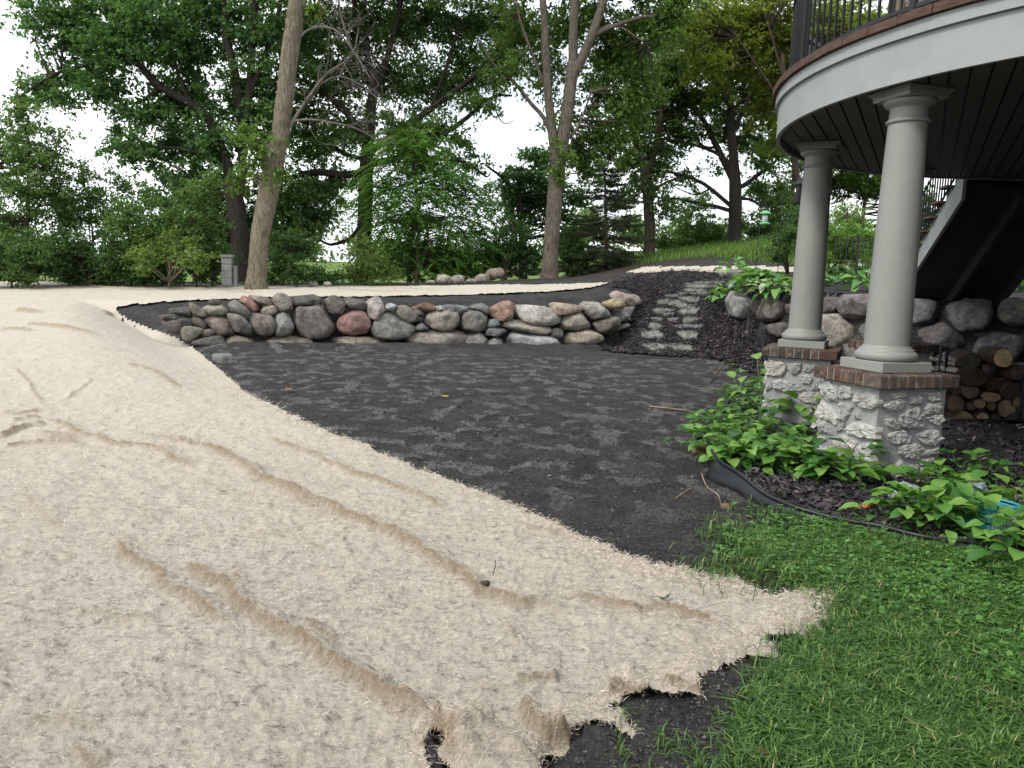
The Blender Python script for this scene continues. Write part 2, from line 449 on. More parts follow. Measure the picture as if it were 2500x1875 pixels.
def m_bark(name, a, b_, scale=1.0):
    t = NT(name); v = t.coord('World', (20 * scale, 20 * scale, 3.2 * scale))
    n = t.noise(v, 1.3, 7, .7, .5); n2 = t.noise(t.coord('World'), 2.5, 4)
    c = t.ramp(n, [(.36, a), (.58, b_)])
    c = t.mix(t.math('MULTIPLY', t.ramp(n2, [(.45, 0.), (.7, 1.)]), .35), c, tuple(x * .55 for x in a))
    return t.done(c, .9, t.bump(n, 1., .12), .15)
def m_paint(name, col, dirt=.12, rough=.5):
    t = NT(name); v = t.coord('World')
    c = t.mix(t.math('MULTIPLY', t.ramp(t.noise(v, 3, 7, .7), [(.45, 0.), (.8, 1.)]), dirt), col, tuple(x * .45 for x in lin(col)))
    c = t.mix(t.math('MULTIPLY', t.ramp(t.noise(v, 40, 3), [(.66, 0.), (.74, 1.)]), dirt), c, (.1, .09, .07))
    return t.done(c, rough, t.bump(t.noise(v, 90, 3), .08, .003), .35)
def m_brick():
    t = NT('brick_clay'); v = t.coord('Object'); oc = t.n('ObjectInfo').outputs['Color']
    c = t.mix(1., oc, t.ramp(t.noise(v, 18, 6, .7), [(.3, .5), (.7, 1.35)]), 'MULTIPLY')
    c = t.mix(t.math('MULTIPLY', t.ramp(t.noise(v, 9, 6, .75), [(.56, 0.), (.68, 1.)]), .55), c, (.30, .28, .25))
    return t.done(c, .9, t.bump(t.noise(v, 45, 6, .7), .8, .006), .2)
def m_limestone():
    t = NT('limestone'); v = t.coord('Object'); oc = t.n('ObjectInfo').outputs['Color']
    n = t.noise(v, 16, 8, .75)
    c = t.mix(1., oc, t.ramp(n, [(.28, .5), (.5, .95), (.75, 1.25)]), 'MULTIPLY')
    b = t.bump(n, 1., .025); b = t.bump(t.noise(v, 60, 5, .7), .7, .006, b)
    return t.done(c, .9, b, .15)
def m_log():
    t = NT('cut_wood'); v = t.coord('Object', rnd=True); oc = t.n('ObjectInfo').outputs['Color']
    w = t.n('TexWave', wave_type='RINGS', rings_direction='Y'); w.inputs['Scale'].default_value = 14; w.inputs['Distortion'].default_value = 3; w.inputs['Detail'].default_value = 3
    t.l(t.n('TexCoord').outputs['Object'], w.inputs['Vector'])
    c = t.mix(1., oc, t.ramp(w.outputs[0], [(0., .6), (1., 1.15)]), 'MULTIPLY')
    c = t.mix(1., c, t.ramp(t.noise(v, 9, 5), [(.3, .5), (.7, 1.2)]), 'MULTIPLY')
    return t.done(c, .85, t.bump(t.noise(v, 40), .4, .005), .2)
SOIL = m_soil(); MULCH = m_mulch('mulch_bed', (.014, .012, .014), (.05, .044, .050))
BLANKET = m_blanket(); STONE = m_stone(); BRICK = m_brick(); LIME = m_limestone()
MORTAR = simple('mortar', [(.3, (.23, .235, .235)), (.7, (.36, .365, .36))], 6, 1., 60, .95, .1, dist=.01)
BRICKMORTAR = simple('brick_mortar', [(.3, (.16, .15, .14)), (.7, (.28, .27, .25))], 8, .6, 60, .95, .1, dist=.01)
COLPAINT = m_paint('column_paint', (.255, .255, .235), .2, .45)
WHITE = m_paint('white_trim', (.30, .32, .315), .3, .5)
SOFFIT = m_paint('soffit_stain', (.062, .057, .054), .3, .6)
BLACKIRON = m_paint('black_iron', (.014, .015, .018), .1, .45)
TILE = simple('deck_edge_wood', [(.3, (.055, .033, .025)), (.7, (.12, .075, .058))], 7, .5, 40, .8, .2, (1, 1, 4))
STAIRW = m_paint('dark_stair_wood', (.045, .041, .038), .3, .7)
BARK_ASH = m_bark('ash_bark', (.13, .108, .078), (.33, .285, .21)); BARK_DARK = m_bark('dark_bark', (.030, .026, .022), (.075, .064, .052))
BARK_MID = m_bark('grey_bark', (.085, .072, .056), (.235, .20, .16)); BARK_DEAD = m_bark('dead_wood', (.17, .15, .13), (.33, .30, .27))
BARK_BROWN = m_bark('brown_bark', (.05, .04, .03), (.12, .095, .07))
PLASTIC = simple('black_plastic', [(.3, (.008, .009, .010)), (.7, (.018, .020, .023))], 5, .15, 30, .36, .35)
MULCHCHIP = NT('mulch_chip'); _c = MULCHCHIP.ramp(MULCHCHIP.attr('tint'), [(0., (.012, .010, .012)), (.7, (.045, .038, .043)), (.93, (.085, .07, .075)), (1., (.26, .22, .18))]); MULCHCHIP = MULCHCHIP.done(_c, .75, None, .35)
CLOD = NT('soil_clod'); _c = CLOD.ramp(CLOD.attr('tint'), [(0., (.050, .046, .044)), (.8, (.085, .079, .076)), (1., (.17, .16, .15))]); CLOD = CLOD.done(_c, .95, None, .1)
FIBRE = NT('straw_fibre'); _c = FIBRE.ramp(FIBRE.attr('tint'), [(0., (.34, .25, .165)), (.4, (.58, .49, .385)), (1., (.77, .70, .61))]); FIBRE = FIBRE.done(_c, .8, None, .15)
G = lambda a, b, c_: [(0., a), (.5, b), (1., c_)]
L_MAPLE = leafmat('maple_leaf', G((.036, .086, .034), (.088, .185, .062), (.19, .31, .105)), .5)
L_OAK = leafmat('oak_leaf', G((.048, .098, .036), (.115, .205, .064), (.23, .33, .105)), .5)
L_WALNUT = leafmat('walnut_leaf', G((.045, .12, .028), (.10, .23, .045), (.18, .33, .07)), .48)
L_LOCUST = leafmat('locust_leaf', G((.05, .10, .024), (.115, .205, .045), (.22, .32, .08)), .48)
L_SUNLIT = leafmat('sunlit_leaf_tint', G((.10, .14, .025), (.22, .28, .05), (.38, .42, .10)), .55)  # yellow of sunlit foliage put into the leaf colour
L_SHRUB = leafmat('shrub_leaf', G((.055, .11, .036), (.12, .215, .065), (.21, .32, .10)), .48)
L_SHRUBD = leafmat('dark_shrub_leaf', G((.032, .075, .025), (.075, .15, .045), (.145, .24, .068)), .45)
L_SHRUBY = leafmat('pale_shrub_leaf', G((.06, .115, .025), (.14, .22, .05), (.26, .33, .09)), .45)
L_SPRUCE = leafmat('spruce_needle', G((.020, .038, .020), (.05, .075, .036), (.11, .125, .06)), .2)
L_BRIGHT = leafmat('bright_bush_leaf', G((.08, .18, .035), (.17, .31, .06), (.30, .44, .11)), .4)
L_COVER = leafmat('groundcover_leaf', [(0., (.030, .10, .020)), (.35, (.075, .21, .036)), (.7, (.14, .30, .055)), (1., (.23, .39, .085))], .34, .42, .5, 'obj')
L_HOSTA = leafmat('hosta_leaf', G((.05, .15, .035), (.11, .26, .06), (.22, .40, .10)), .3, .45, .4, 'obj')
L_GRASS = leafmat('grass_blade', [(0., (.020, .058, .014)), (.4, (.062, .145, .032)), (.75, (.15, .27, .062)), (.93, (.27, .37, .11)), (1., (.36, .31, .16))], .3, .45, .4)
L_CLOVER = leafmat('clover_leaf', G((.045, .125, .030), (.095, .225, .05), (.18, .34, .08)), .3, .5, .35)
L_HILL = leafmat('hill_grass_blade', G((.06, .13, .02), (.13, .24, .04), (.24, .36, .08)), .35)
L_FAR = leafmat('far_leaf', G((.10, .17, .07), (.17, .25, .11), (.26, .33, .16)), .3)  # paler leaf colour stands in for haze and sun on the far trees

# ------------------------------------------------------------------ ground regions (outlines walked round on the terrain)
BL_POLY = [(-500, 2300), (-900, 688), (0, 688), (300, 692), (620, 696), (1000, 699), (1330, 695), (1500, 690), (1440, 705), (1336, 714), (1271, 716), (1180, 720), (1000, 724),
    (800, 726), (650, 728), (495, 735), (400, 740), (330, 748), (285, 757), (310, 776), (365, 800), (430, 822), (475, 850), (540, 905), (600, 960), (700, 1008), (790, 1050),
    (920, 1105), (1010, 1145), (1130, 1185), (1240, 1230), (1350, 1275), (1470, 1335), (1600, 1380), (1720, 1400), (1800, 1425), (1900, 1455), (1985, 1446), (2040, 1450),
    (2054, 1475), (2048, 1505), (2052, 1520), (2010, 1535), (1985, 1573), (1930, 1560), (1868, 1572), (1900, 1590), (1927, 1622), (1890, 1620), (1820, 1603), (1760, 1625), (1700, 1650),
    (1716, 1696), (1690, 1701), (1600, 1690), (1540, 1705), (1500, 1722), (1560, 1802), (1530, 1795), (1470, 1765), (1420, 1770), (1398, 1795), (1390, 1830), (1350, 1850), (1318, 1852),
    (1345, 1900), (1380, 2080), (1120, 2120), (1085, 1872), (1072, 1800), (1042, 1782), (1034, 1810), (1058, 1868), (1060, 2300)]
MAT_POLY = [(1518, 668), (1572, 651), (1660, 650), (1790, 649), (1860, 650), (1990, 655), (1990, 668), (1700, 668)]
MULCH_POLY = [(1462, 858), (1500, 820), (1530, 780), (1555, 745), (1545, 720), (1520, 705), (1480, 708), (1500, 690), (1560, 672), (1640, 662), (1740, 666), (1790, 690), (1800, 720), (1800, 745),
    (1860, 790), (1960, 800), (1970, 900), (1900, 930), (1845, 920), (1800, 905), (1750, 885), (1680, 876), (1600, 872), (1540, 868)]
BED_POLY = [(1725, 1110), (1770, 1180), (1850, 1230), (1980, 1270), (2100, 1300), (2250, 1325), (2420, 1350), (2800, 1440), (3300, 1440), (2700, 860), (2000, 880), (1860, 900), (1760, 1000)]
HILL_POLY = [(1380, 658), (1511, 648), (1613, 640), (1735, 626), (1800, 630), (1900, 642), (2100, 655), (2700, 660), (2700, 300), (1200, 300), (1300, 655)]
LAWN_POLY = [(1735, 1390), (1755, 1330), (1850, 1292), (1960, 1290), (2100, 1310), (2250, 1335), (2500, 1392), (2800, 1480), (3200, 1900), (3000, 2600), (1700, 2600), (1760, 1900), (1800, 1830),
    (1825, 1750), (1865, 1670), (1925, 1610), (2040, 1560), (2060, 1470), (1980, 1440), (1900, 1450), (1800, 1418)]

def soft(px, py, poly, w):
    """1 inside the outline, falling off over about w pixels of jitter"""
    jx, jy = px + rng.normal(0, w, px.shape), py + rng.normal(0, w * .45, py.shape)
    return in_poly(jx, jy, poly).astype(float)

def polar(r0, r1, nr, a0, a1, na):
    r = np.exp(np.linspace(math.log(r0), math.log(r1), nr)); a = np.radians(np.linspace(a0, a1, na))
    R, A = np.meshgrid(r, a, indexing='ij')
    i = np.arange(nr - 1)[:, None] * na; j = np.arange(na - 1)[None]
    F = np.stack([i + j, i + na + j, i + na + j + 1, i + j + 1], -1).reshape(-1, 4)
    return (R * np.sin(A)).ravel(), (R * np.cos(A)).ravel(), F

def soil_detail(x, y):
    d = np.hypot(x, y)
    k = 1 - sm(40, 90, d)
    return (.035 * fbm(x * 1.1, y * 1.1, 3, 4) + .03 * fbm(x * 5, y * 5, 11, 3) + .065 * np.maximum(0, fbm(x * 11, y * 11, 21, 4)) + .034 * np.abs(fbm(x * 24, y * 24, 25, 3))) * k
def ground_z(x, y):
    return height(x, y) + soil_detail(x, y)

def build_ground():
    parts = []
    ang = np.concatenate([np.linspace(-180, -44, 60)[:-1], np.linspace(-44, 44, 360), np.linspace(44, 180, 60)[1:]])
    r = np.concatenate([[0.05, .3], np.exp(np.linspace(math.log(.8), math.log(3.4), 40))[:-1], np.exp(np.linspace(math.log(3.4), math.log(17), 300))[:-1], np.exp(np.linspace(math.log(17), math.log(40), 50)), np.exp(np.linspace(math.log(43), math.log(900), 40))])
    R, A = np.meshgrid(r, np.radians(ang), indexing='ij')
    x, y = (R * np.sin(A)).ravel(), (R * np.cos(A)).ravel()
    nr, na = len(r), len(ang)
    i = np.arange(nr - 1)[:, None] * na; j = np.arange(na - 1)[None]
    F = np.stack([i + j, i + na + j, i + na + j + 1, i + j + 1], -1).reshape(-1, 4)
    z = ground_z(x, y)
    px, py = proj(np.stack([x, y, z], -1)); px = np.nan_to_num(px, nan=-9e3); py = np.nan_to_num(py, nan=-9e3)
    front = y > .5
    z = z - np.where(np.hypot(x, y) < 14, .03, .042) * in_poly(px, py, BL_POLY) * front * (np.hypot(x, y) < 45)
    # the soil under the blanket lies a little lower so that the blanket rests on it
    d = np.hypot(x, y)
    brown = sm(22.5, 25, y + .25 * x) * sm(-6, -2, x) + (1 - sm(.0, .6, 1.0 - 0 * x)) 
    brown = np.clip(sm(24, 26.5, y) * sm(-9, -4, x), 0, 1)
    green = np.clip(soft(px, py, LAWN_POLY, 10) * front + soft(px, py, HILL_POLY, 4) * (y > 19) * (x > 0) + sm(34, 38, y) * sm(0, 3, x) + sm(27, 30, y) * (1 - sm(-9, -4, x)), 0, 1)
    field = sm(48, 60, y)
    dry = (1 - sm(16.2, 17.2, y)) * (1 - soft(px, py, BED_POLY, 12)) * (1 - .5 * soft(px, py, LAWN_POLY, 10)) * sm(4, 6.5, y)
    me = mesh('ground', np.stack([x, y, z], -1), F, SOIL, True, dict(brown=brown, green=green, field=field, dry=dry))
    o = link('ground', me); o['kind'] = 'structure'
build_ground()

def patch(name, poly, mat, lift, r0, r1, nr, a0, a1, na, bumpf=None):
    x, y, F = polar(r0, r1, nr, a0, a1, na)
    z = ground_z(x, y)
    px, py = proj(np.stack([x, y, height(x, y)], -1))
    jx = px + 9 * fbm(x * 4, y * 4, 31) ; jy = py + 5 * fbm(x * 4, y * 4, 37)
    ins = in_poly(jx, jy, poly)
    z = z + lift + (bumpf(x, y) if bumpf else 0)
    keep = ins[F].all(1); F = F[keep]
    used = np.unique(F); mp = np.full(len(x), -1); mp[used] = np.arange(len(used))
    return mesh(name, np.stack([x, y, z], -1)[used], mp[F], mat)
mpath = link('mulch_path', patch('mulch_path', MULCH_POLY, MULCH, 035e-3, 10.5, 32, 150, 5, 26, 140, lambda x, y: .05 * fbm(x * 3, y * 3, 41) + .02 * fbm(x * 12, y * 12, 42)))
mpath['kind'] = 'structure'
mbed = link('mulch_bed_ground', patch('mulch_bed_ground', BED_POLY, MULCH, .02, 3.6, 17, 120, 14, 46, 120, lambda x, y: .03 * fbm(x * 4, y * 4, 43) + .015 * fbm(x * 15, y * 15, 44)))
mbed['kind'] = 'structure'
UPBED_POLY = [(1800, 745), (1790, 715), (1830, 690), (1990, 655), (2560, 655), (2700, 760), (1900, 760)]
o = link('upper_bed_ground', patch('upper_bed_ground', UPBED_POLY, MULCH, .03, 11, 22, 110, 12, 46, 130, lambda x, y: .03 * fbm(x * 4, y * 4, 45)))
o['kind'] = 'structure'

# stepping stones of the path (children of the path)
FLAG = simple('flagstone', [(.3, (.085, .083, .074)), (.5, (.17, .168, .15)), (.75, (.27, .265, .235))], 6, .6, 40, .85, .2, dist=.01)
Zp = lambda P: [(1450 + x / 4.916, 620 + y / 4.916) for x, y in P]
FLAGS = [[(590, 1120), (690, 1095), (850, 1110), (865, 1165), (700, 1175)], [(850, 1120), (1000, 1105), (1160, 1120), (1200, 1175), (980, 1180)],
    [(580, 960), (740, 945), (815, 965), (810, 1020), (640, 1035), (575, 1010)], [(1000, 950), (1130, 955), (1240, 950), (1235, 1025), (1080, 1035), (1005, 990)],
    [(640, 870), (700, 840), (840, 850), (820, 890), (760, 915), (660, 900)], [(970, 895), (1050, 870), (1295, 870), (1290, 900), (1120, 905)],
    [(1080, 800), (1150, 765), (1265, 805), (1150, 850), (1060, 840)], [(690, 800), (790, 785), (830, 800), (800, 825), (700, 815)], [(890, 800), (960, 790), (1010, 805), (930, 820)],
    [(1020, 720), (1120, 685), (1265, 680), (1230, 730), (1080, 745)], [(700, 690), (830, 670), (975, 690), (900, 715), (760, 722)], [(780, 745), (900, 735), (960, 750), (850, 765)],
    [(960, 645), (1080, 630), (1220, 640), (1180, 665), (1000, 665)], [(755, 600), (830, 578), (1040, 590), (1080, 615), (900, 630), (780, 622)],
    [(1010, 555), (1130, 540), (1260, 545), (1230, 590), (1160, 595)], [(860, 520), (950, 510), (1010, 525), (930, 538)], [(1140, 485), (1280, 475), (1390, 480), (1330, 500), (1180, 500)],
    [(1000, 490), (1080, 480), (1120, 492), (1050, 500)], [(1010, 440), (1180, 430), (1420, 440), (1400, 458), (1100, 460)], [(1070, 405), (1250, 395), (1490, 398), (1420, 415), (1120, 420)],
    [(1100, 385), (1230, 378), (1300, 390), (1150, 398)], [(1220, 365), (1380, 352), (1580, 350), (1500, 372), (1280, 378)], [(1500, 255), (1700, 245), (1880, 250), (1760, 270), (1560, 268)],
    [(330, 850), (400, 830), (440, 850), (380, 885), (320, 880)]]
for i, P in enumerate(FLAGS):
    q = ground_pt(*np.array(Zp(P)).T)[:, :2]
    H = hull(q); c = H.mean(0); rr = np.random.default_rng(i)
    # rough the outline
    pts = []
    for a, b in zip(H, np.roll(H, -1, 0)):
        for t in (0, .5): pts.append((a * (1 - t) + b * t) + rr.normal(0, .012, 2))
    pts = (np.array(pts) - c) * 1.12; n = len(pts)
    cz = ground_z(c[0], c[1]) + .068
    gx = (height(c[0] + .2, c[1]) - height(c[0] - .2, c[1])) / .4; gy = (height(c[0], c[1] + .2) - height(c[0], c[1] - .2)) / .4
    def lay(s, dz): return np.c_[pts * s, pts[:, 0] * s * gx * .8 + pts[:, 1] * s * gy * .8 + dz + rr.normal(0, .003, n)]
    V = np.vstack([lay(1.0, -.06), lay(1.0, -.008), lay(.95, .006), [[0, 0, .008]]])
    k = np.arange(n); k2 = (k + 1) % n
    F = [np.stack([k, k2, k2 + n, k + n], 1), np.stack([k + n, k2 + n, k2 + 2 * n, k + 2 * n], 1), np.stack([k + 2 * n, k2 + 2 * n, np.full(n, 3 * n)], 1)]
    link('flagstone', mesh('flagstone', V, F, FLAG, False), mpath, (c[0], c[1], cz))

def scatter_poly(poly, n, dens_px=True, pad=0):
    """n ground points: half-way between even in the picture and even on the ground"""
    p = np.asarray(poly, float); out = []
    lo, hi = np.maximum(p.min(0), (-150, 640)), np.minimum(p.max(0), (2650, 2100))
    while sum(len(o) for o in out) < n:
        u = rng.uniform(lo[0], hi[0], n * 2); v = rng.uniform(lo[1], hi[1], n * 2)
        k = in_poly(u, v, poly); out.append(np.c_[u[k], v[k]])
    q = np.concatenate(out)[:n]
    return ground_pt(q[:, 0], q[:, 1])
def chips(name, P, L, W, mat, lift=.03, flat=.35):
    n = len(P); az = rng.uniform(0, 2 * math.pi, n); el = rng.normal(0, flat, n)
    L = L * rng.uniform(.4, 1.3, n)[:, None]; W = W * rng.uniform(.5, 1.2, n)[:, None]
    a = np.c_[np.cos(az) * np.cos(el), np.sin(az) * np.cos(el), np.sin(el)]; b = np.c_[-np.sin(az), np.cos(az), rng.normal(0, .4, n)]
    up = np.cross(a, b); c = P + np.c_[np.zeros((n, 2)), rng.uniform(.2, 1.3, n) * lift]
    bend = up * L * rng.uniform(0, .18, n)[:, None]
    V = np.stack([c - a * L / 2 - b * W / 2, c - a * L / 2 + b * W / 2, c + bend - b * W / 2, c + bend + b * W / 2, c + a * L / 2 - b * W / 4, c + a * L / 2 + b * W / 4], 1).reshape(-1, 3)
    k = np.arange(n)[:, None] * 6
    F = np.concatenate([k + np.array([0, 1, 3, 2]), k + np.array([2, 3, 5, 4])])
    return mesh(name, V, F, mat, False, dict(tint=np.repeat(rng.uniform(0, 1, n), 6)))
def lumps(name, P, size, mat):
    n = len(P); D, F = np.array([(1, 0, 0), (0, 1, 0), (-1, 0, 0), (0, -1, 0), (0, 0, 1), (0, 0, -1.)]), np.array([(0, 1, 4), (1, 2, 4), (2, 3, 4), (3, 0, 4), (1, 0, 5), (2, 1, 5), (3, 2, 5), (0, 3, 5)])
    s = size * np.minimum(np.exp(rng.normal(-.15, .6, n)), 3.2); V = D[None] * s[:, None, None] * rng.uniform(.6, 1.2, (n, 6, 1)) + rng.normal(0, .25, (n, 6, 3)) * s[:, None, None]
    V = V * np.array([1, 1, .75]) + P[:, None] + np.c_[np.zeros((n, 2)), s * .3][:, None]
    Fk = (np.arange(n)[:, None, None] * 6 + F[None]).reshape(-1, 3)
    return mesh(name, V.reshape(-1, 3), Fk, mat, False, dict(tint=np.repeat(rng.uniform(0, 1, n) ** 1.5, 6)))
def lift_to(P, extra=0):
    P = P.copy(); P[:, 2] = ground_z(P[:, 0], P[:, 1]) + extra; return P
pm = np.vstack([lift_to(scatter_poly(MULCH_POLY, 17000), .05), lift_to(scatter_poly(BED_POLY, 9000), .03)])
pm = pm[pm[:, 1] < 27]
_px, _py = proj(pm); _on = np.zeros(len(pm), bool)
for P in FLAGS: _on |= in_poly(_px, _py, Zp(P))
pm = pm[~_on | (rng.uniform(0, 1, len(pm)) < .28)]
o = link('mulch_chips', chips('mulch_chips', pm, .095, .020, MULCHCHIP)); o['kind'] = 'stuff'
SOIL_POLY = [(260, 770), (500, 735), (1000, 725), (1336, 716), (1490, 700), (1560, 720), (1470, 850), (1560, 870), (1700, 885), (1830, 900), (1700, 1110), (1760, 1200), (1900, 1290), (1740, 1390),
    (1470, 1335), (1010, 1145), (600, 960), (430, 825)]
SOIL2_POLY = [(1400, 1830), (1480, 1760), (1530, 1715), (1700, 1700), (1720, 1650), (1830, 1600), (1930, 1610), (1860, 1700), (1800, 1830), (1760, 1900), (1700, 2050), (1380, 2050), (1330, 1860)]
q = lift_to(np.vstack([scatter_poly(SOIL_POLY, 24000), scatter_poly(SOIL2_POLY, 4500)]))
sz = .0058 * np.clip(np.hypot(q[:, 0], q[:, 1]) / 7, .6, 1.15)
o = link('soil_clods', lumps('soil_clods', q, sz, CLOD)); o['kind'] = 'stuff'

# ------------------------------------------------------------------ straw erosion blanket
Z7 = lambda P: [(x / 1.854, 980 + y / 1.854) for x, y in P]
Z8 = lambda P: [(900 + x / 2.212, 1300 + y / 2.212) for x, y in P]
RIDGES = [(Z7([(190, 85), (300, 115), (380, 160), (520, 205), (640, 215), (720, 235), (800, 280), (910, 320)]), .045, .07),
    (Z7([(520, 158), (640, 165), (740, 185), (850, 205), (960, 235), (1030, 265), (1100, 310), (1230, 400), (1350, 460), (1430, 480), (1500, 510), (1620, 560)]) +
     Z8([(120, 40), (220, 80), (275, 115), (330, 160), (430, 225), (520, 270), (605, 330), (640, 372), (740, 395), (850, 437), (950, 430), (1040, 458), (1180, 505)]), .07, .06),
    (Z7([(1170, 160), (1300, 215), (1450, 265), (1600, 345), (1700, 370), (1850, 435)]) + [(1060, 1240), (1110, 1262)], .05, .06),
    (Z7([(1230, 400), (1330, 465), (1430, 510), (1520, 545)]), .03, .05),
    (Z7([(500, 630), (560, 705), (640, 745), (700, 780), (780, 850), (800, 880), (880, 920), (940, 960), (1000, 1000), (1100, 1040)]), .06, .06),
    (Z7([(840, 730), (890, 790), (930, 820), (1040, 880), (1080, 930), (1130, 970), (1180, 985), (1260, 1060), (1400, 1150), (1560, 1230), (1690, 1322)]) +
     Z8([(100, 920), (250, 990), (380, 1010)]), .075, .06),
    (Z8([(380, 1000), (395, 1060), (410, 1120), (440, 1190), (470, 1290)]), .09, .06),
    (Z8([(1010, 380), (1150, 395), (1300, 430), (1450, 450), (1600, 445), (1750, 495), (1900, 545)]), .055, .055),
    (Z7([(1370, 1020), (1460, 1070), (1540, 1110)]), .035, .04), (Z8([(1250, 895), (1330, 865), (1450, 880), (1540, 850)]), .06, .05), (Z8([(1590, 820), (1700, 845), (1800, 868)]), .05, .045),
    (Z8([(780, 990), (850, 1050), (910, 1120), (1000, 1150), (1100, 1090)]), .09, .06), (Z8([(780, 820), (900, 800), (1020, 812)]), .03, .04),
    (Z7([(0, 75), (90, 70), (180, 62)]), .05, .05), (Z7([(60, 105), (120, 95), (185, 88)]), .05, .05), (Z7([(0, 172), (100, 130), (215, 108)]), .06, .06), (Z7([(0, 225), (90, 205), (200, 205)]), .05, .06),
    (Z7([(350, 1580), (420, 1630), (520, 1660)]), .03, .04), (Z7([(880, 360), (960, 390), (1080, 420)]), .015, .04), (Z7([(600, 490), (650, 530), (670, 570)]), .02, .05), (Z7([(350, 980), (500, 990), (700, 1030)]), .02, .05),
    (Z7([(1050, 760), (1075, 810), (1070, 850)]), .02, .04), (Z7([(100, 1480), (300, 1470), (480, 1480)]), .02, .05), (Z7([(90, 430), (180, 510), (300, 620)]), .02, .06),
    (Z7([(1130, 590), (1300, 640), (1500, 690)]), .012, .05), (Z8([(500, 800), (640, 850), (780, 870)]), .012, .05), (Z8([(740, 480), (770, 560), (790, 640)]), .02, .05),
    ([(60, 797), (140, 803), (235, 826)], .08, .13), ([(300, 893), (380, 915), (450, 960)], .04, .09), ([(0, 810), (80, 812)], .08, .12), ([(150, 985), (210, 950), (230, 930)], .02, .06),
    ([(110, 1000), (60, 930), (30, 900)], .02, .06), ([(420, 705), (500, 710), (640, 722)], .05, .15), ([(760, 704), (900, 712), (1010, 716)], .05, .15), ([(150, 694), (330, 712)], .05, .15),
    ([(950, 706), (1080, 712)], .04, .12), ([(40, 762), (100, 768)], .1, .15), ([(250, 765), (262, 772), (275, 768)], .1, .12), ([(1270, 1040 + 260), (1340, 1310), (1370, 1320)], .03, .05)]
LUMPS = [(Z7([(150, 140), (240, 150), (365, 165), (370, 225), (200, 215)]), .045, .9), (Z8([(1600, 510), (1680, 500), (1740, 600), (1770, 690), (1700, 690), (1640, 600)]), .02, .45),
    ([(1935, 1455), (2045, 1455), (2048, 1490), (1990, 1500), (1930, 1490)], .03, .4), ([(1860, 1530), (1950, 1500), (2040, 1510), (1980, 1560), (1900, 1560)], .035, .45),
    (Z8([(390, 1010), (560, 960), (760, 1060), (900, 1180), (940, 1290), (470, 1290), (410, 1120)]), .07, .5), (Z8([(820, 970), (900, 980), (1080, 1080), (1090, 1120), (950, 1180), (880, 1080)]), .06, .6)]
def seg_dist(x, y, P):
    best = np.full(x.shape, 1e9); side = np.zeros(x.shape); tt = np.zeros(x.shape); m = len(P) - 1
    for i in range(m):
        a, b = P[i], P[i + 1]; d = b - a; L2 = d @ d + 1e-12
        t = np.clip(((x - a[0]) * d[0] + (y - a[1]) * d[1]) / L2, 0, 1)
        ex, ey = x - a[0] - t * d[0], y - a[1] - t * d[1]; q = ex * ex + ey * ey
        k = q < best; best = np.where(k, q, best); side = np.where(k, np.sign(d[0] * ey - d[1] * ex), side); tt = np.where(k, (i + t) / m, tt)
    return np.sqrt(best), side, tt
RW = []
for P, h, w in RIDGES:
    P = np.asarray(P, float); g = ground_pt(P[:, 0], P[:, 1])[:, :2]; s = spline(g, 4)
    RW.append((s + np.c_[fbm(s[:, 0] * 3, s[:, 1] * 3, 61), fbm(s[:, 0] * 3, s[:, 1] * 3, 62)] * .10 + np.c_[fbm(s[:, 0] * 11, s[:, 1] * 11, 63), fbm(s[:, 0] * 11, s[:, 1] * 11, 64)] * .05, h * .75, w))
LW = [(ground_pt(*np.array(P, float).T)[:, :2], h, t) for P, h, t in LUMPS]
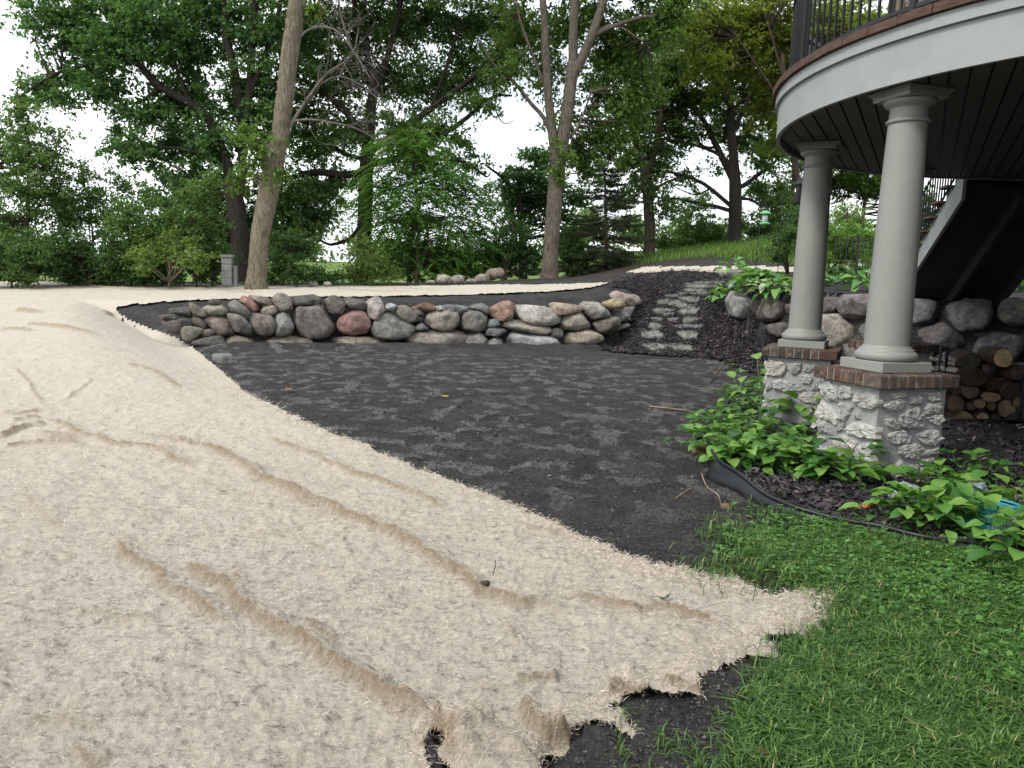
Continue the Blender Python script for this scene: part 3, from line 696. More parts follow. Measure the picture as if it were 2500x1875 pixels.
def blanket_z(x, y):
    z = height(x, y) + .8 * soil_detail(x, y) + .022
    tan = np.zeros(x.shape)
    r = np.hypot(x, y)
    # long soft folds along the rolls, and a small unevenness of the mat
    c, s = math.cos(.9), math.sin(.9); a, b = x * c + y * s, -x * s + y * c
    z = z + .018 * fbm(a * 1.6, b * .5, 71, 3) + .022 * fbm(x * 2.2, y * 2.2, 75, 4) + (.020 * fbm(x * 9, y * 9, 78, 3) + .020 * np.maximum(fbm(x * 21, y * 21, 79, 3), -.12) + .010 * fbm(x * 48, y * 48, 80, 2) * sm(7, 4, r)) * (1 - sm(8, 16, r))
    for P, h, w in RW:
        k = (x > P[:, 0].min() - 1) & (x < P[:, 0].max() + 1) & (y > P[:, 1].min() - 1) & (y < P[:, 1].max() + 1)
        if not k.any(): continue
        xx, yy = x[k], y[k]; d, sd_, t = seg_dist(xx, yy, P)
        d = d + .028 * fbm(xx * 16, yy * 16, 81, 3)
        ends = sm(0, .12, t) * (1 - sm(.88, 1, t))
        # steep on the lower side, easing out on the upper one
        ww = np.where(sd_ > 0, w * 1.1, w * .20) * (1 + .6 * fbm(xx * 2.5, yy * 2.5, 82))
        hh = h * (1 + .6 * fbm(xx * 3, yy * 3, 83))
        f = np.exp(-(np.maximum(d - .004, 0) / ww) ** 2)
        zz = z[k]; zz += hh * ends * f; z[k] = zz
        tn = tan[k]; tn = np.maximum(tn, ends * np.exp(-(d / (w * np.where(sd_ > 0, .22, .45))) ** 2) * min(1, h / .03)); tan[k] = tn  # tan set wider on the lower side, where the ridge shadow is painted
    for P, h, tn in LW:
        c = P.mean(0); k = np.hypot(x - c[0], y - c[1]) < 1.6 * np.hypot(*(P - c).T).max()
        if not k.any(): continue
        xx, yy = x[k], y[k]; d, _, _ = seg_dist(xx, yy, np.vstack([P, P[:1]]))
        ins = in_poly(xx, yy, P); q = sm(-.06, .10, np.where(ins, d, -d))
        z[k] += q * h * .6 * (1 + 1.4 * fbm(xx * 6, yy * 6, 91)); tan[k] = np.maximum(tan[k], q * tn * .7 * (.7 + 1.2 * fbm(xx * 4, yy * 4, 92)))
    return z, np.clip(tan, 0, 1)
def blanket_mesh(name, poly, r0, r1, nr, a0, a1, na, soft_=14):
    x, y, F = polar(r0, r1, nr, a0, a1, na)
    hz = height(x, y)
    px, py = proj(np.stack([x, y, hz], -1)); px = np.nan_to_num(px, nan=-9e3); py = np.nan_to_num(py, nan=9e3)
    r = np.hypot(x, y); sc = np.clip(5 / r, .25, 2.2) * np.where(r > 9, .35, 1.)
    jx = px + sc * (26 * fbm(x * 5, y * 5, 51) + 16 * fbm(x * 22, y * 22, 52)); jy = py + sc * (14 * fbm(x * 5, y * 5, 53) + 9 * fbm(x * 22, y * 22, 54))
    ins = in_poly(jx, jy, poly)
    z, tan = blanket_z(x, y)
    # thin towards its border
    A = ins.reshape(nr, na).astype(float); e = A.copy()
    for _ in range(soft_):
        p = np.pad(e, 1, mode='edge'); e = np.minimum(e, np.minimum.reduce([p[:-2, 1:-1], p[2:, 1:-1], p[1:-1, :-2], p[1:-1, 2:]]) + 1. / soft_)
    q = 1 - e.ravel(); q = q ** 3; z = z * (1 - q) + (height(x, y) + soil_detail(x, y) + np.where(r > 9, .012, .004)) * q
    thin = np.clip(.3 + .7 * sm(9, 3.5, r), 0, 1)
    keep = ins[F].all(1); Fk = F[keep]
    used = np.unique(Fk); mp = np.full(len(x), -1); mp[used] = np.arange(len(used))
    V = np.stack([x, y, z], -1)[used]
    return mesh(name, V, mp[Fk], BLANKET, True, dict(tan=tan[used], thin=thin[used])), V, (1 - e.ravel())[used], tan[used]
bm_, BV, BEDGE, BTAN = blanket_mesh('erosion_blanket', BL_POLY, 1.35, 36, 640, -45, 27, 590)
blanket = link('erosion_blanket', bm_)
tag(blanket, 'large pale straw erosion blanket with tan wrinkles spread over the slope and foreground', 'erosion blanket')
m2, V2, _, _ = blanket_mesh('erosion_blanket', MAT_POLY, 20, 40, 90, 6, 26, 120)
tag(link('erosion_blanket', m2), 'small cream straw mat laid on brown soil behind the mulch mound', 'erosion blanket')

def fibres(name, P, L, W, mat, tint, lift):
    """curly strands: three-segment ribbons"""
    n = len(P); az = rng.uniform(0, 2 * math.pi, n); cur = rng.normal(0, .9, n); L = L * rng.uniform(.4, 1.4, n)
    c = P.copy(); pts = [c]; z = rng.uniform(.1, 1, n) * lift
    c = c + np.c_[np.zeros((n, 2)), z * .3]; pts = [c]
    for k in range(2):
        dz = rng.normal(0, .35, n) + (.35 if k == 0 else -.15)
        c = c + np.c_[np.cos(az), np.sin(az), dz] * (L / 2)[:, None]; az = az + cur; pts.append(c)
    pts = np.stack(pts, 1); side = np.c_[-np.sin(az), np.cos(az), rng.normal(0, .6, n)] * W[:, None] * .5
    w = np.array([.6, 1, .4])[None, :, None]
    V = np.stack([pts - side[:, None] * w, pts + side[:, None] * w], 2).reshape(-1, 3)
    k = np.arange(n)[:, None] * 6
    F = np.concatenate([k + np.array([0, 1, 3, 2]), k + np.array([2, 3, 5, 4])])
    return mesh(name, V, F, mat, False, dict(tint=np.repeat(tint, 6)))
rB = np.hypot(BV[:, 0], BV[:, 1])
near = np.where((rB < 13) & (np.abs(proj(BV)[0] - 1250) < 1400))[0]
wgt = (1.0 + 5.0 * (BEDGE[near] > .02) + 3.0 * BTAN[near]) * np.where(rB[near] < 5, 1, .55)
pick = rng.choice(near, 52000, p=wgt / wgt.sum())
P = BV[pick] + rng.normal(0, .006, (len(pick), 3))
tint = np.clip(rng.beta(2.2, 1.4, len(pick)) - .55 * BTAN[pick], 0, 1)
o = link('straw_fibres', fibres('straw_fibres', P, .034 * np.clip(rB[pick] / 4, .8, 2), .0015 * np.clip(rB[pick] / 3.4, .7, 2.4), FIBRE, tint, .007), blanket); o['kind'] = 'stuff'
# fine white net laid over the near part
NET = simple('net_thread', [(.3, (.50, .48, .43)), (.7, (.64, .61, .56))], 8, 0)
mb = MB()
def net_lines(ax):
    c, s = math.cos(ax), math.sin(ax); Vs = []
    for k in np.arange(-5, 5, .055):
        t = np.arange(-5, 7, .045) 
        x = t * c - k * s - .4 + .006 * rng.normal(0, 1, len(t)); y = t * s + k * c + 3.3 + .006 * rng.normal(0, 1, len(t))
        px, py = proj(np.stack([x, y, height(x, y)], -1)); ok = in_poly(np.nan_to_num(px, nan=-1e4), np.nan_to_num(py, nan=1e4), BL_POLY) & (np.hypot(x, y) < 4.6) & (np.abs(px - 1250) < 1400) & (py < 2000)
        ok &= fbm(x * 1.2, y * 1.2, 95) > .03
        if ok.sum() < 3: continue
        z, _ = blanket_z(x, y); z = z + .006
        i = np.where(ok[:-1] & ok[1:])[0]
        if not len(i): continue
        P = np.stack([x, y, z], -1); d = np.array([-s, c, .3]) * .00042
        Vq = np.stack([P[i] - d, P[i] + d, P[i + 1] + d, P[i + 1] - d], 1).reshape(-1, 3)
        mb.add(Vq, np.arange(len(i) * 4).reshape(-1, 4))
net_lines(2.47); net_lines(.9)
o = mb.obj('netting', NET, blanket); o['kind'] = 'stuff'

# ------------------------------------------------------------------ boulder walls
Z3 = lambda P: [(400 + x / 3.16, 650 + y / 3.16) for x, y in P]
Z4 = lambda P: [(1000 + x / 2.765, 600 + y / 2.765) for x, y in P]
Z5 = lambda P: [(1700 + x / 2.765, 620 + y / 2.765) for x, y in P]
DK, MG, GB, PK, RD, TN, LG, BL, GG, BR, RU = (.052, .050, .050), (.125, .122, .118), (.155, .135, .12), (.27, .175, .155), (.27, .125, .11), (.31, .26, .20), (.36, .35, .33), (.135, .155, .175), (.17, .175, .155), (.10, .083, .07), (.27, .13, .085)
W1 = [  # (zoom, outline, colour, roundness, label)
    (3, [(335, 275), (375, 252), (420, 258), (447, 290), (400, 303), (350, 298)], DK, 9), (3, [(295, 330), (340, 302), (450, 303), (500, 345), (490, 380), (400, 385), (330, 380)], (.24, .235, .17), 10),
    (3, [(185, 300), (215, 285), (280, 320), (335, 390), (320, 412), (260, 395), (215, 350)], BR, 10), (3, [(40, 330), (120, 322), (215, 335), (215, 395), (150, 385), (60, 365)], DK, 12),
    (3, [(-20, 380), (60, 372), (130, 385), (150, 405), (60, 415), (-10, 410)], DK, 12), (3, [(80, 410), (150, 395), (230, 420), (230, 470), (150, 470)], DK, 12),
    (3, [(0, 440), (60, 412), (120, 435), (148, 480), (110, 520), (40, 500)], DK, 8), (3, [(215, 405), (280, 398), (330, 430), (345, 490), (280, 480), (230, 460)], BR, 10),
    (3, [(310, 425), (340, 400), (420, 390), (500, 410), (540, 460), (535, 530), (480, 545), (420, 530), (350, 490)], (.23, .175, .155), 9), (3, [(130, 480), (160, 468), (240, 470), (305, 485), (290, 540), (230, 570), (140, 560)], (.19, .19, .155), 10),
    (3, [(285, 500), (320, 487), (420, 495), (425, 515), (360, 540), (290, 545)], BR, 12), (3, [(212, 600), (260, 560), (350, 540), (440, 545), (478, 580), (475, 625), (400, 650), (260, 645)], (.085, .082, .08), 8),
    (3, [(500, 290), (540, 265), (600, 280), (650, 320), (680, 380), (640, 420), (560, 380), (500, 330)], (.14, .14, .125), 9), (3, [(585, 265), (620, 238), (690, 270), (740, 300), (745, 335), (690, 355), (630, 310)], RD, 8, 'smooth pinkish red stone'),
    (3, [(660, 240), (720, 228), (800, 245), (860, 290), (850, 310), (770, 305), (740, 295)], (.20, .16, .14), 10), (3, [(745, 345), (790, 310), (850, 305), (878, 345), (850, 378), (790, 380)], TN, 11),
    (3, [(820, 260), (880, 212), (930, 215), (980, 250), (995, 300), (950, 350), (900, 355), (870, 310)], (.20, .175, .155), 9), (3, [(985, 240), (1060, 232), (1200, 245), (1245, 290), (1200, 305), (1100, 300), (1000, 315), (985, 290)], (.038, .037, .038), 14, 'flat nearly black slab'),
    (3, [(1150, 300), (1240, 305), (1240, 345), (1190, 335)], DK, 12), (3, [(1240, 260), (1280, 235), (1360, 240), (1405, 290), (1395, 345), (1340, 375), (1270, 365), (1240, 320)], (.105, .095, .085), 7),
    (3, [(1405, 275), (1480, 262), (1565, 280), (1570, 345), (1500, 340), (1410, 330)], (.07, .062, .057), 11), (3, [(1570, 300), (1600, 263), (1680, 290), (1700, 340), (1680, 390), (1640, 412), (1585, 380), (1565, 330)], (.31, .265, .25), 8),
    (3, [(980, 350), (1060, 305), (1150, 302), (1240, 350), (1320, 440), (1345, 520), (1280, 550), (1120, 550), (1040, 500), (1000, 420)], (.155, .135, .125), 10, 'largest grey brown boulder of the wall'),
    (3, [(1325, 400), (1380, 350), (1460, 332), (1540, 345), (1600, 400), (1615, 460), (1560, 525), (1450, 535), (1370, 510), (1330, 460)], (.28, .14, .125), 6, 'round red boulder'),
    (3, [(1620, 480), (1680, 370), (1740, 355), (1800, 385), (1920, 460), (1930, 510), (1880, 560), (1760, 565), (1640, 530)], (.15, .15, .145), 10), (3, [(1770, 325), (1800, 310), (1880, 325), (1970, 385), (1990, 420), (1960, 440), (1880, 430), (1800, 370)], (.15, .145, .12), 12),
    (3, [(1705, 310), (1760, 290), (1800, 305), (1760, 345), (1715, 335)], (.30, .33, .36), 12), (3, [(1910, 320), (1990, 292), (2060, 295), (2110, 335), (2080, 358), (2000, 355)], (.21, .11, .075), 9, 'rusty brown stone'),
    (3, [(1918, 350), (1945, 327), (2000, 345), (2000, 370), (1970, 382), (1925, 375)], (.09, .085, .08), 7), (3, [(2110, 320), (2140, 310), (2155, 335), (2115, 345)], LG, 9),
    (4, [(225, 405), (300, 400), (385, 420), (390, 440), (330, 465), (235, 440)], BL, 12), (4, [(85, 475), (160, 440), (320, 440), (335, 490), (325, 570), (250, 578), (160, 560), (100, 520)], (.27, .24, .205), 10),
    (3, [(655, 410), (700, 370), (790, 370), (875, 400), (870, 480), (850, 540), (760, 540), (700, 510)], (.16, .135, .12), 10), (3, [(870, 380), (900, 362), (945, 362), (985, 420), (1005, 520), (940, 530), (865, 545), (850, 480)], (.24, .255, .24), 11, 'pale green grey stone with a dark round spot'),
    (3, [(490, 375), (540, 372), (620, 410), (690, 480), (695, 520), (620, 535), (550, 510), (520, 430)], (.19, .185, .165), 10),
    (3, [(470, 610), (490, 560), (560, 545), (690, 570), (740, 610), (735, 650), (600, 670), (500, 665)], (.19, .155, .12), 9), (3, [(780, 590), (830, 560), (1000, 550), (1080, 560), (1190, 600), (1100, 645), (900, 668), (790, 655)], (.17, .14, .11), 9),
    (3, [(1290, 570), (1400, 550), (1600, 550), (1700, 580), (1710, 635), (1550, 640), (1350, 625)], (.21, .17, .13), 11), (4, [(-40, 640), (0, 600), (100, 580), (300, 585), (390, 620), (370, 665), (260, 705), (60, 695)], (.21, .185, .16), 10),
    (3, [(1940, 470), (1990, 440), (2045, 480), (2040, 492), (1940, 505)], BL, 14), (4, [(345, 480), (380, 435), (440, 430), (500, 450), (528, 500), (500, 570), (440, 585), (350, 575), (335, 530)], (.15, .145, .13), 8),
    (4, [(410, 420), (480, 402), (535, 425), (530, 470), (490, 450)], (.11, .11, .10), 10), (4, [(525, 455), (560, 410), (655, 368), (680, 380), (705, 480), (650, 495), (540, 490)], (.30, .17, .125), 15, 'angular red brown stone'),
    (4, [(525, 520), (550, 497), (600, 497), (605, 540), (560, 555), (525, 545)], (.17, .20, .22), 12), (4, [(500, 590), (510, 560), (560, 552), (640, 570), (645, 590), (600, 612), (510, 607)], (.13, .15, .155), 13),
    (4, [(705, 450), (730, 402), (800, 405), (930, 420), (1010, 500), (1000, 540), (880, 530), (740, 510)], (.40, .385, .345), 12), (4, [(600, 530), (630, 495), (760, 510), (940, 555), (945, 592), (880, 602), (740, 577), (610, 560)], (.34, .305, .255), 12),
    (4, [(375, 650), (400, 612), (470, 595), (520, 640), (525, 690), (450, 712), (385, 695)], (.18, .175, .165), 10), (4, [(525, 660), (570, 622), (620, 650), (630, 690), (560, 716), (525, 695)], (.19, .195, .195), 12),
    (4, [(620, 620), (650, 590), (700, 585), (960, 630), (1010, 670), (900, 705), (760, 720), (640, 695)], (.37, .385, .39), 11, 'long pale grey boulder at the foot of the wall'), (4, [(950, 400), (1010, 388), (1130, 405), (1165, 445), (1100, 457), (980, 462), (955, 430)], (.33, .265, .19), 12),
    (4, [(1000, 480), (1040, 450), (1150, 450), (1220, 520), (1210, 550), (1120, 572), (1020, 567)], (.28, .245, .21), 11), (4, [(1140, 410), (1200, 382), (1280, 385), (1345, 450), (1340, 490), (1230, 500), (1170, 455)], (.24, .23, .215), 8),
    (4, [(950, 590), (980, 560), (1045, 580), (1020, 630), (960, 628)], (.11, .105, .10), 12), (4, [(1020, 640), (1070, 580), (1180, 572), (1300, 605), (1300, 645), (1200, 680), (1030, 675)], (.33, .28, .23), 10),
    (4, [(1225, 530), (1260, 497), (1415, 490), (1425, 550), (1330, 600), (1260, 572)], (.17, .145, .12), 10), (4, [(1295, 385), (1370, 362), (1440, 365), (1455, 400), (1420, 422), (1330, 432)], (.33, .26, .15), 9),
    (4, [(1340, 350), (1380, 310), (1440, 320), (1500, 345), (1530, 410), (1460, 415), (1400, 380)], (.29, .23, .21), 11), (4, [(1440, 320), (1520, 335), (1560, 345), (1560, 385), (1530, 412), (1480, 380)], (.27, .23, .19), 11),
    (4, [(1345, 440), (1420, 422), (1510, 425), (1500, 460), (1450, 500), (1355, 487)], (.24, .24, .235), 11), (4, [(1415, 540), (1470, 525), (1490, 545), (1430, 572)], (.36, .345, .31), 12), (4, [(1440, 490), (1480, 465), (1485, 500), (1450, 517)], (.36, .35, .33), 11),
]
def place_stone(poly, base, color, p, parent, name, label=None, seed=0, rough=.04, depk=.5, mat=None, off=0., batter=.25):
    """stands a stone where the ray through its outline's centre meets the wall face"""
    P = np.asarray(poly, float); c = (P.min(0) + P.max(0)) / 2
    d = ray(c[0], c[1]); t = np.linspace(2, 40, 1600)[:, None] * d + np.array([0, 0, EYE])
    q = t[:, 1] - base(t[:, 0]) - batter * np.clip(t[:, 2], 0, 2) - off
    i = int((q > 0).argmax()); C = t[i]
    hd = np.array([d[0], d[1], 0]); hd /= np.linalg.norm(hd)
    U = np.array([hd[1], -hd[0], 0]); Zv = np.array([0, 0, 1.])
    D = ray(P[:, 0], P[:, 1]); k = (C - [0, 0, EYE]) @ hd / (D @ hd)
    W = D * k[:, None] + np.array([0, 0, EYE]) - C
    loc = np.c_[W @ U, W[:, 2]]
    sz = (loc.max(0) - loc.min(0)); dep = depk * sz.mean()
    V, F, cc = stone_geo(loc, dep, p, rough, 4 if max(P.max(0) - P.min(0)) > 45 else 3, seed, 3, dep * 1.2)
    M = np.stack([U, hd, Zv], 0)
    o = link(name, mesh(name, V @ M, F, mat or STONE), parent, C + U * cc[0] + Zv * cc[1] + hd * dep * .55, color)
    if label: o['label'] = label
    return o
wall = thing('boulder_wall', 'long dry stacked wall of mixed red, grey and tan boulders behind the bare soil', 'retaining wall')
for i, e in enumerate(W1):
    place_stone((Z3 if e[0] == 3 else Z4)(e[1]), lambda x: wall_y(x) - .15, e[2], e[3], wall, 'stone', e[4] if len(e) > 4 else None, i + 1)
b = place_stone(Z3([(385, 715), (430, 690), (520, 690), (580, 760), (585, 810), (520, 800), (430, 775)]), lambda x: wall_y(x) - 3.1, (.15, .15, .15), 9, None, 'boulder', None, 77, batter=0)
tag(b, 'half buried dark boulder with pale streaks by the blanket edge, in front of the wall', 'boulder', 'loose boulders')
W2 = [([(205, 300), (240, 272), (330, 285), (420, 345), (415, 400), (320, 430), (240, 415), (210, 360)], (.20, .21, .21), 8), ([(430, 400), (470, 325), (550, 315), (630, 340), (640, 390), (560, 460), (450, 450)], (.13, .11, .10), 8),
    ([(600, 350), (660, 335), (740, 350), (740, 420), (660, 430), (610, 400)], (.10, .09, .085), 9), ([(740, 340), (860, 325), (870, 400), (760, 410)], (.13, .12, .11), 9), ([(850, 305), (910, 292), (980, 300), (950, 340), (930, 400), (850, 398)], (.15, .14, .13), 11),
    ([(945, 350), (1000, 285), (1080, 272), (1170, 280), (1230, 350), (1200, 420), (1060, 447), (960, 412)], (.22, .19, .205), 8), ([(815, 430), (870, 408), (1000, 425), (1100, 480), (1090, 560), (960, 628), (830, 610)], (.36, .33, .29), 9, 'pale tan boulder'),
    ([(1100, 520), (1150, 460), (1260, 450), (1330, 520), (1300, 610), (1150, 620)], (.20, .20, .20), 9), ([(1230, 310), (1330, 290), (1400, 330), (1390, 430), (1240, 440)], (.17, .17, .18), 9), ([(1400, 330), (1500, 305), (1620, 320), (1645, 400), (1600, 462), (1450, 492), (1400, 420)], (.185, .20, .23), 8),
    ([(1670, 400), (1760, 310), (1880, 308), (1985, 325), (2010, 430), (1960, 515), (1790, 530), (1700, 465)], (.155, .17, .195), 12), ([(2028, 380), (2080, 310), (2212, 298), (2300, 330), (2300, 470), (2150, 485), (2050, 455)], (.21, .195, .18), 9),
    ([(1490, 515), (1560, 492), (1680, 487), (1760, 532), (1840, 600), (1780, 660), (1600, 650), (1500, 600)], (.10, .10, .115), 10), ([(1870, 640), (1920, 560), (2050, 530), (2200, 560), (2250, 640), (2100, 720), (1900, 720)], (.11, .125, .155), 9),
    ([(2260, 500), (2400, 480), (2480, 580), (2400, 680), (2270, 640)], (.13, .13, .14), 9), ([(2310, 330), (2420, 300), (2520, 330), (2540, 460), (2400, 480), (2310, 440)], (.16, .15, .15), 9), ([(640, 440), (760, 420), (820, 440), (830, 540), (700, 560), (640, 520)], (.12, .11, .10), 9),
    ([(490, 480), (560, 465), (640, 470), (650, 540), (560, 560), (500, 540)], (.16, .145, .13), 9), ([(1640, 680), (1780, 665), (1880, 700), (1860, 800), (1700, 820), (1640, 760)], (.10, .10, .11), 9), ([(2000, 730), (2150, 720), (2250, 760), (2230, 860), (2050, 860)], (.12, .12, .13), 9),
    ([(1320, 620), (1450, 600), (1600, 660), (1620, 760), (1450, 800), (1330, 740)], (.12, .12, .125), 9), ([(1000, 640), (1150, 625), (1310, 650), (1300, 760), (1100, 780), (1010, 720)], (.15, .145, .14), 9), ([(760, 610), (900, 640), (990, 680), (980, 760), (820, 760), (740, 700)], (.14, .13, .12), 9)]
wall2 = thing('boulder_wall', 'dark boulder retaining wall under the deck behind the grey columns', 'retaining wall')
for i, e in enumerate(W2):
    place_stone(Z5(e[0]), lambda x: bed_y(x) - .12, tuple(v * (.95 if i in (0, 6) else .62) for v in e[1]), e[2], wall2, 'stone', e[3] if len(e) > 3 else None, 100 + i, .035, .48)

# boulder border by the trees
BORD = [(145, 245, 70, 25, TN, 'low tan'), (235, 230, 130, 56, (.30, .27, .23), 'long pale domed'), (330, 225, 92, 62, (.29, .25, .22), 'cracked rounded tan'), (418, 238, 84, 36, (.32, .29, .25), 'low pale'), (490, 220, 115, 62, (.31, .27, .23), 'broad tan'),
    (580, 182, 116, 72, (.26, .205, .16), 'tall brown'), (665, 190, 72, 34, (.28, .25, .23), 'small grey'), (738, 186, 82, 32, (.32, .24, .17), 'flat orange tan'), (830, 178, 104, 38, (.38, .37, .34), 'pale white'), (882, 165, 56, 30, (.25, .24, .22), 'small grey trunk side'),
    (1035, 152, 78, 50, (.36, .29, .25), 'pinkish pointed'), (1112, 142, 98, 52, (.06, .058, .06), 'black rounded')]
BLAB = ['small low tan boulder at the left end of the border below the sapling', 'long pale domed boulder near the sapling stem', 'cracked round tan boulder between two pale ones in the border', 'low pale boulder half hidden by sapling fronds', 'broad tan boulder below the tall brown one in the border',
    'tall brown boulder rising highest in the border left of the forked tree', 'small grey boulder right of the tall brown one', 'flat orange tan boulder in the middle of the soil border', 'pale white flat boulder left of the forked tree trunk', 'small grey boulder touching the left side of the forked trunk',
    'pinkish pointed boulder just right of the forked tree trunk', 'black rounded boulder right of the forked trunk, under dark shrubs']
for i, (x, y, w, h, c, _) in enumerate(BORD):
    a = np.linspace(0, 2 * math.pi, 9)[:-1] + .3 * i; r = np.random.default_rng(i + 300)
    poly = Z4([(x + w / 2 * math.cos(t) * r.uniform(.88, 1.08), y - h / 2 * math.sin(t) * r.uniform(.85, 1.1) * (1 if math.sin(t) > 0 else 1.15)) for t in a])
    gx_, gy_ = Z4([(x, y + h * .42)])[0]; Yb = float(np.clip(ground_pt(gx_, gy_)[0][1], 24.6 + .1 * i, 26.4 if i < 6 else 30.))
    o = place_stone(poly, lambda X, Y=Yb: Y + 0 * X, tuple(v * 1.15 for v in c), 8, None, 'boulder', None, 310 + i, .03, .45, None, 0, 0)
    tag(o, BLAB[i], 'boulder', 'boulders bordering the trees')
for i, (x, w, l) in enumerate([(1150, 84, 'pale boulder top showing above the blanket right of the leaning trunk'), (1262, 74, 'second pale boulder top above the blanket, further from the leaning trunk')]):
    poly = Z3([(x - w / 2, 140), (x - w / 3, 124), (x, 118), (x + w / 3, 124), (x + w / 2, 140), (x, 158)])
    tag(place_stone(poly, lambda X: 23.2 + 0 * X, (.36, .34, .31), 7, None, 'boulder', None, 340 + i, .03, .45, None, 0, 0), l, 'boulder', 'boulders bordering the trees')

# ------------------------------------------------------------------ deck
DC, DR, SZ = np.array([6.31, 7.87]), 3.57, 3.313
XE = 10.2
def rim(r, n=96):
    """outline of the round-ended deck, from the far straight side round to the near one"""
    a = np.radians(np.linspace(90, 270, n)); P = np.c_[DC[0] + r * np.cos(a), DC[1] + r * np.sin(a)]
    return np.vstack([[XE, DC[1] + r], P, [XE, DC[1] - r]])
def band(name, ro, ri, z0, z1, mat, parent):
    A, B = rim(ro), rim(ri); n = len(A)
    V = np.vstack([np.c_[A, np.full(n, z0)], np.c_[A, np.full(n, z1)], np.c_[B, np.full(n, z1)], np.c_[B, np.full(n, z0)]])
    k = np.arange(n - 1); F = np.concatenate([np.stack([k + s * n, k + 1 + s * n, k + 1 + ((s + 1) % 4) * n, k + ((s + 1) % 4) * n], 1) for s in range(4)])
    return link(name, mesh(name, V, F[:, ::-1], mat, False), parent)
deck = thing('raised_deck', 'round fronted raised deck with white fascia and dark board underside on the right', 'deck')
band('fascia_board', DR, DR - .04, SZ - .02, SZ + .310, WHITE, deck)
band('fascia_trim', DR + .035, DR - .03, SZ + .313, SZ + .412, WHITE, deck)
A = rim(DR - .05); n = len(A)
V = np.vstack([np.c_[A, np.full(n, SZ + .06)], np.c_[A, np.full(n, SZ + .412)]])
k = np.arange(n); k2 = (k + 1) % n
link('deck_floor', mesh('deck_floor', V, [np.stack([k, k2, k2 + n, k + n], 1), list(range(n))[::-1], list(range(n, 2 * n))], STAIRW, False), deck)
# underside boards, cut to the round outline
bd = np.array([.470, .883]); bp = np.array([.883, -.470]); pitch_ = .142
o0 = DC @ bp
for i in range(-26, 52):
    lo, hi = o0 + i * pitch_, o0 + i * pitch_ + pitch_ - .017
    ends = []
    for off in (lo, hi):
        t = np.linspace(-8, 8, 1601); Q = bp * off + bd * (DC @ bd) + bd * t[:, None]
        ins = ((np.hypot(*(Q - DC).T) < DR - .042) | ((Q[:, 0] > DC[0]) & (Q[:, 0] < XE - .05) & (abs(Q[:, 1] - DC[1]) < DR - .042)))
        if ins.sum() < 8: break
        ends.append((Q[ins][0], Q[ins][-1]))
    if len(ends) < 2: continue
    q = [ends[0][0], ends[1][0], ends[1][1], ends[0][1]]; zz = SZ + .004 * (i % 3 == 0)
    V = np.array([(*p, zz) for p in q] + [(*p, zz + .03) for p in q])
    link('soffit_board', mesh('soffit_board', V, np.array([(0, 1, 2, 3), (7, 6, 5, 4), (0, 4, 5, 1), (1, 5, 6, 2), (2, 6, 7, 3), (3, 7, 4, 0)]), SOFFIT, False), deck)
link('soffit_backing', mesh('soffit_backing', np.c_[A, np.full(n, SZ + .045)], [list(range(n))[::-1]], BLACKIRON, False), deck)
# wooden edge pieces
step = .30
rt = DR + .075
na = int(math.pi * rt / step)
for i in range(-12, na + 12):
    if 0 <= i < na:
        a0, a1 = math.pi / 2 + (i + .012) * math.pi / na, math.pi / 2 + (i + .988) * math.pi / na
        ring = lambda r: [(DC[0] + r * math.cos(a), DC[1] + r * math.sin(a)) for a in (a0, (a0 + a1) / 2, a1)]
    else:
        s = 1 if i < 0 else -1; k0 = (-i - 1 if i < 0 else i - na)
        x0, x1 = DC[0] + k0 * step + .003, DC[0] + (k0 + 1) * step - .003
        if x1 > XE: continue
        xs = (x0, (x0 + x1) / 2, x1) if s < 0 else (x1, (x0 + x1) / 2, x0)
        ring = lambda r: [(x, DC[1] + s * r) for x in xs]
    dz = random.uniform(-.003, .003); o_, n_ = ring(rt + random.uniform(-.004, .004)), ring(DR - .28)
    V = np.array([(*p, SZ + .417 + dz) for p in o_] + [(*p, SZ + .487 + dz) for p in o_] + [(*p, SZ + .487 + dz) for p in n_] + [(*p, SZ + .417 + dz) for p in n_])
    F = [np.array([(a, a + 1, a + 4, a + 3), (a + 3, a + 4, a + 7, a + 6), (a + 6, a + 7, a + 10, a + 9), (a + 9, a + 10, a + 1, a)]) for a in (0, 1)] + [np.array([(0, 3, 6, 9), (2, 11, 8, 5)])]
    link('edge_board', mesh('edge_board', V, F, TILE, False), deck)
# railing: two rails, posts and balusters
rr_ = DR - .09; ZT = SZ + .489
rl = MB()
for zz, h in ((ZT + .085, .016), (ZT + .93, .02)):
    A = rim(rr_ + .016, 90); B = rim(rr_ - .016, 90); n = len(A)
    V = np.vstack([np.c_[A, np.full(n, zz - h)], np.c_[A, np.full(n, zz + h)], np.c_[B, np.full(n, zz + h)], np.c_[B, np.full(n, zz - h)]])
    k = np.arange(n - 1); rl.add(V, np.concatenate([np.stack([k + ((s + 1) % 4) * n, k + 1 + ((s + 1) % 4) * n, k + 1 + s * n, k + s * n], 1) for s in range(4)]))
railing = rl.obj('railing', BLACKIRON, deck)
bmesh_ = MB().box((0, 0, .42), (.010, .010, .44)).mesh('baluster', BLACKIRON)
pmesh_ = MB().box((0, 0, .5), (.026, .026, .52), bev=.005).box((0, 0, .012), (.05, .05, .012)).mesh('rail_post', BLACKIRON)
L_arc = math.pi * rr_
def at_s(s):
    if s < 0: return (DC[0] - s, DC[1] + rr_, 0)
    if s > L_arc: return (DC[0] + s - L_arc, DC[1] - rr_, 0)
    a = math.pi / 2 + s / rr_; return (DC[0] + rr_ * math.cos(a), DC[1] + rr_ * math.sin(a), a)
s = -3.6; k = 0
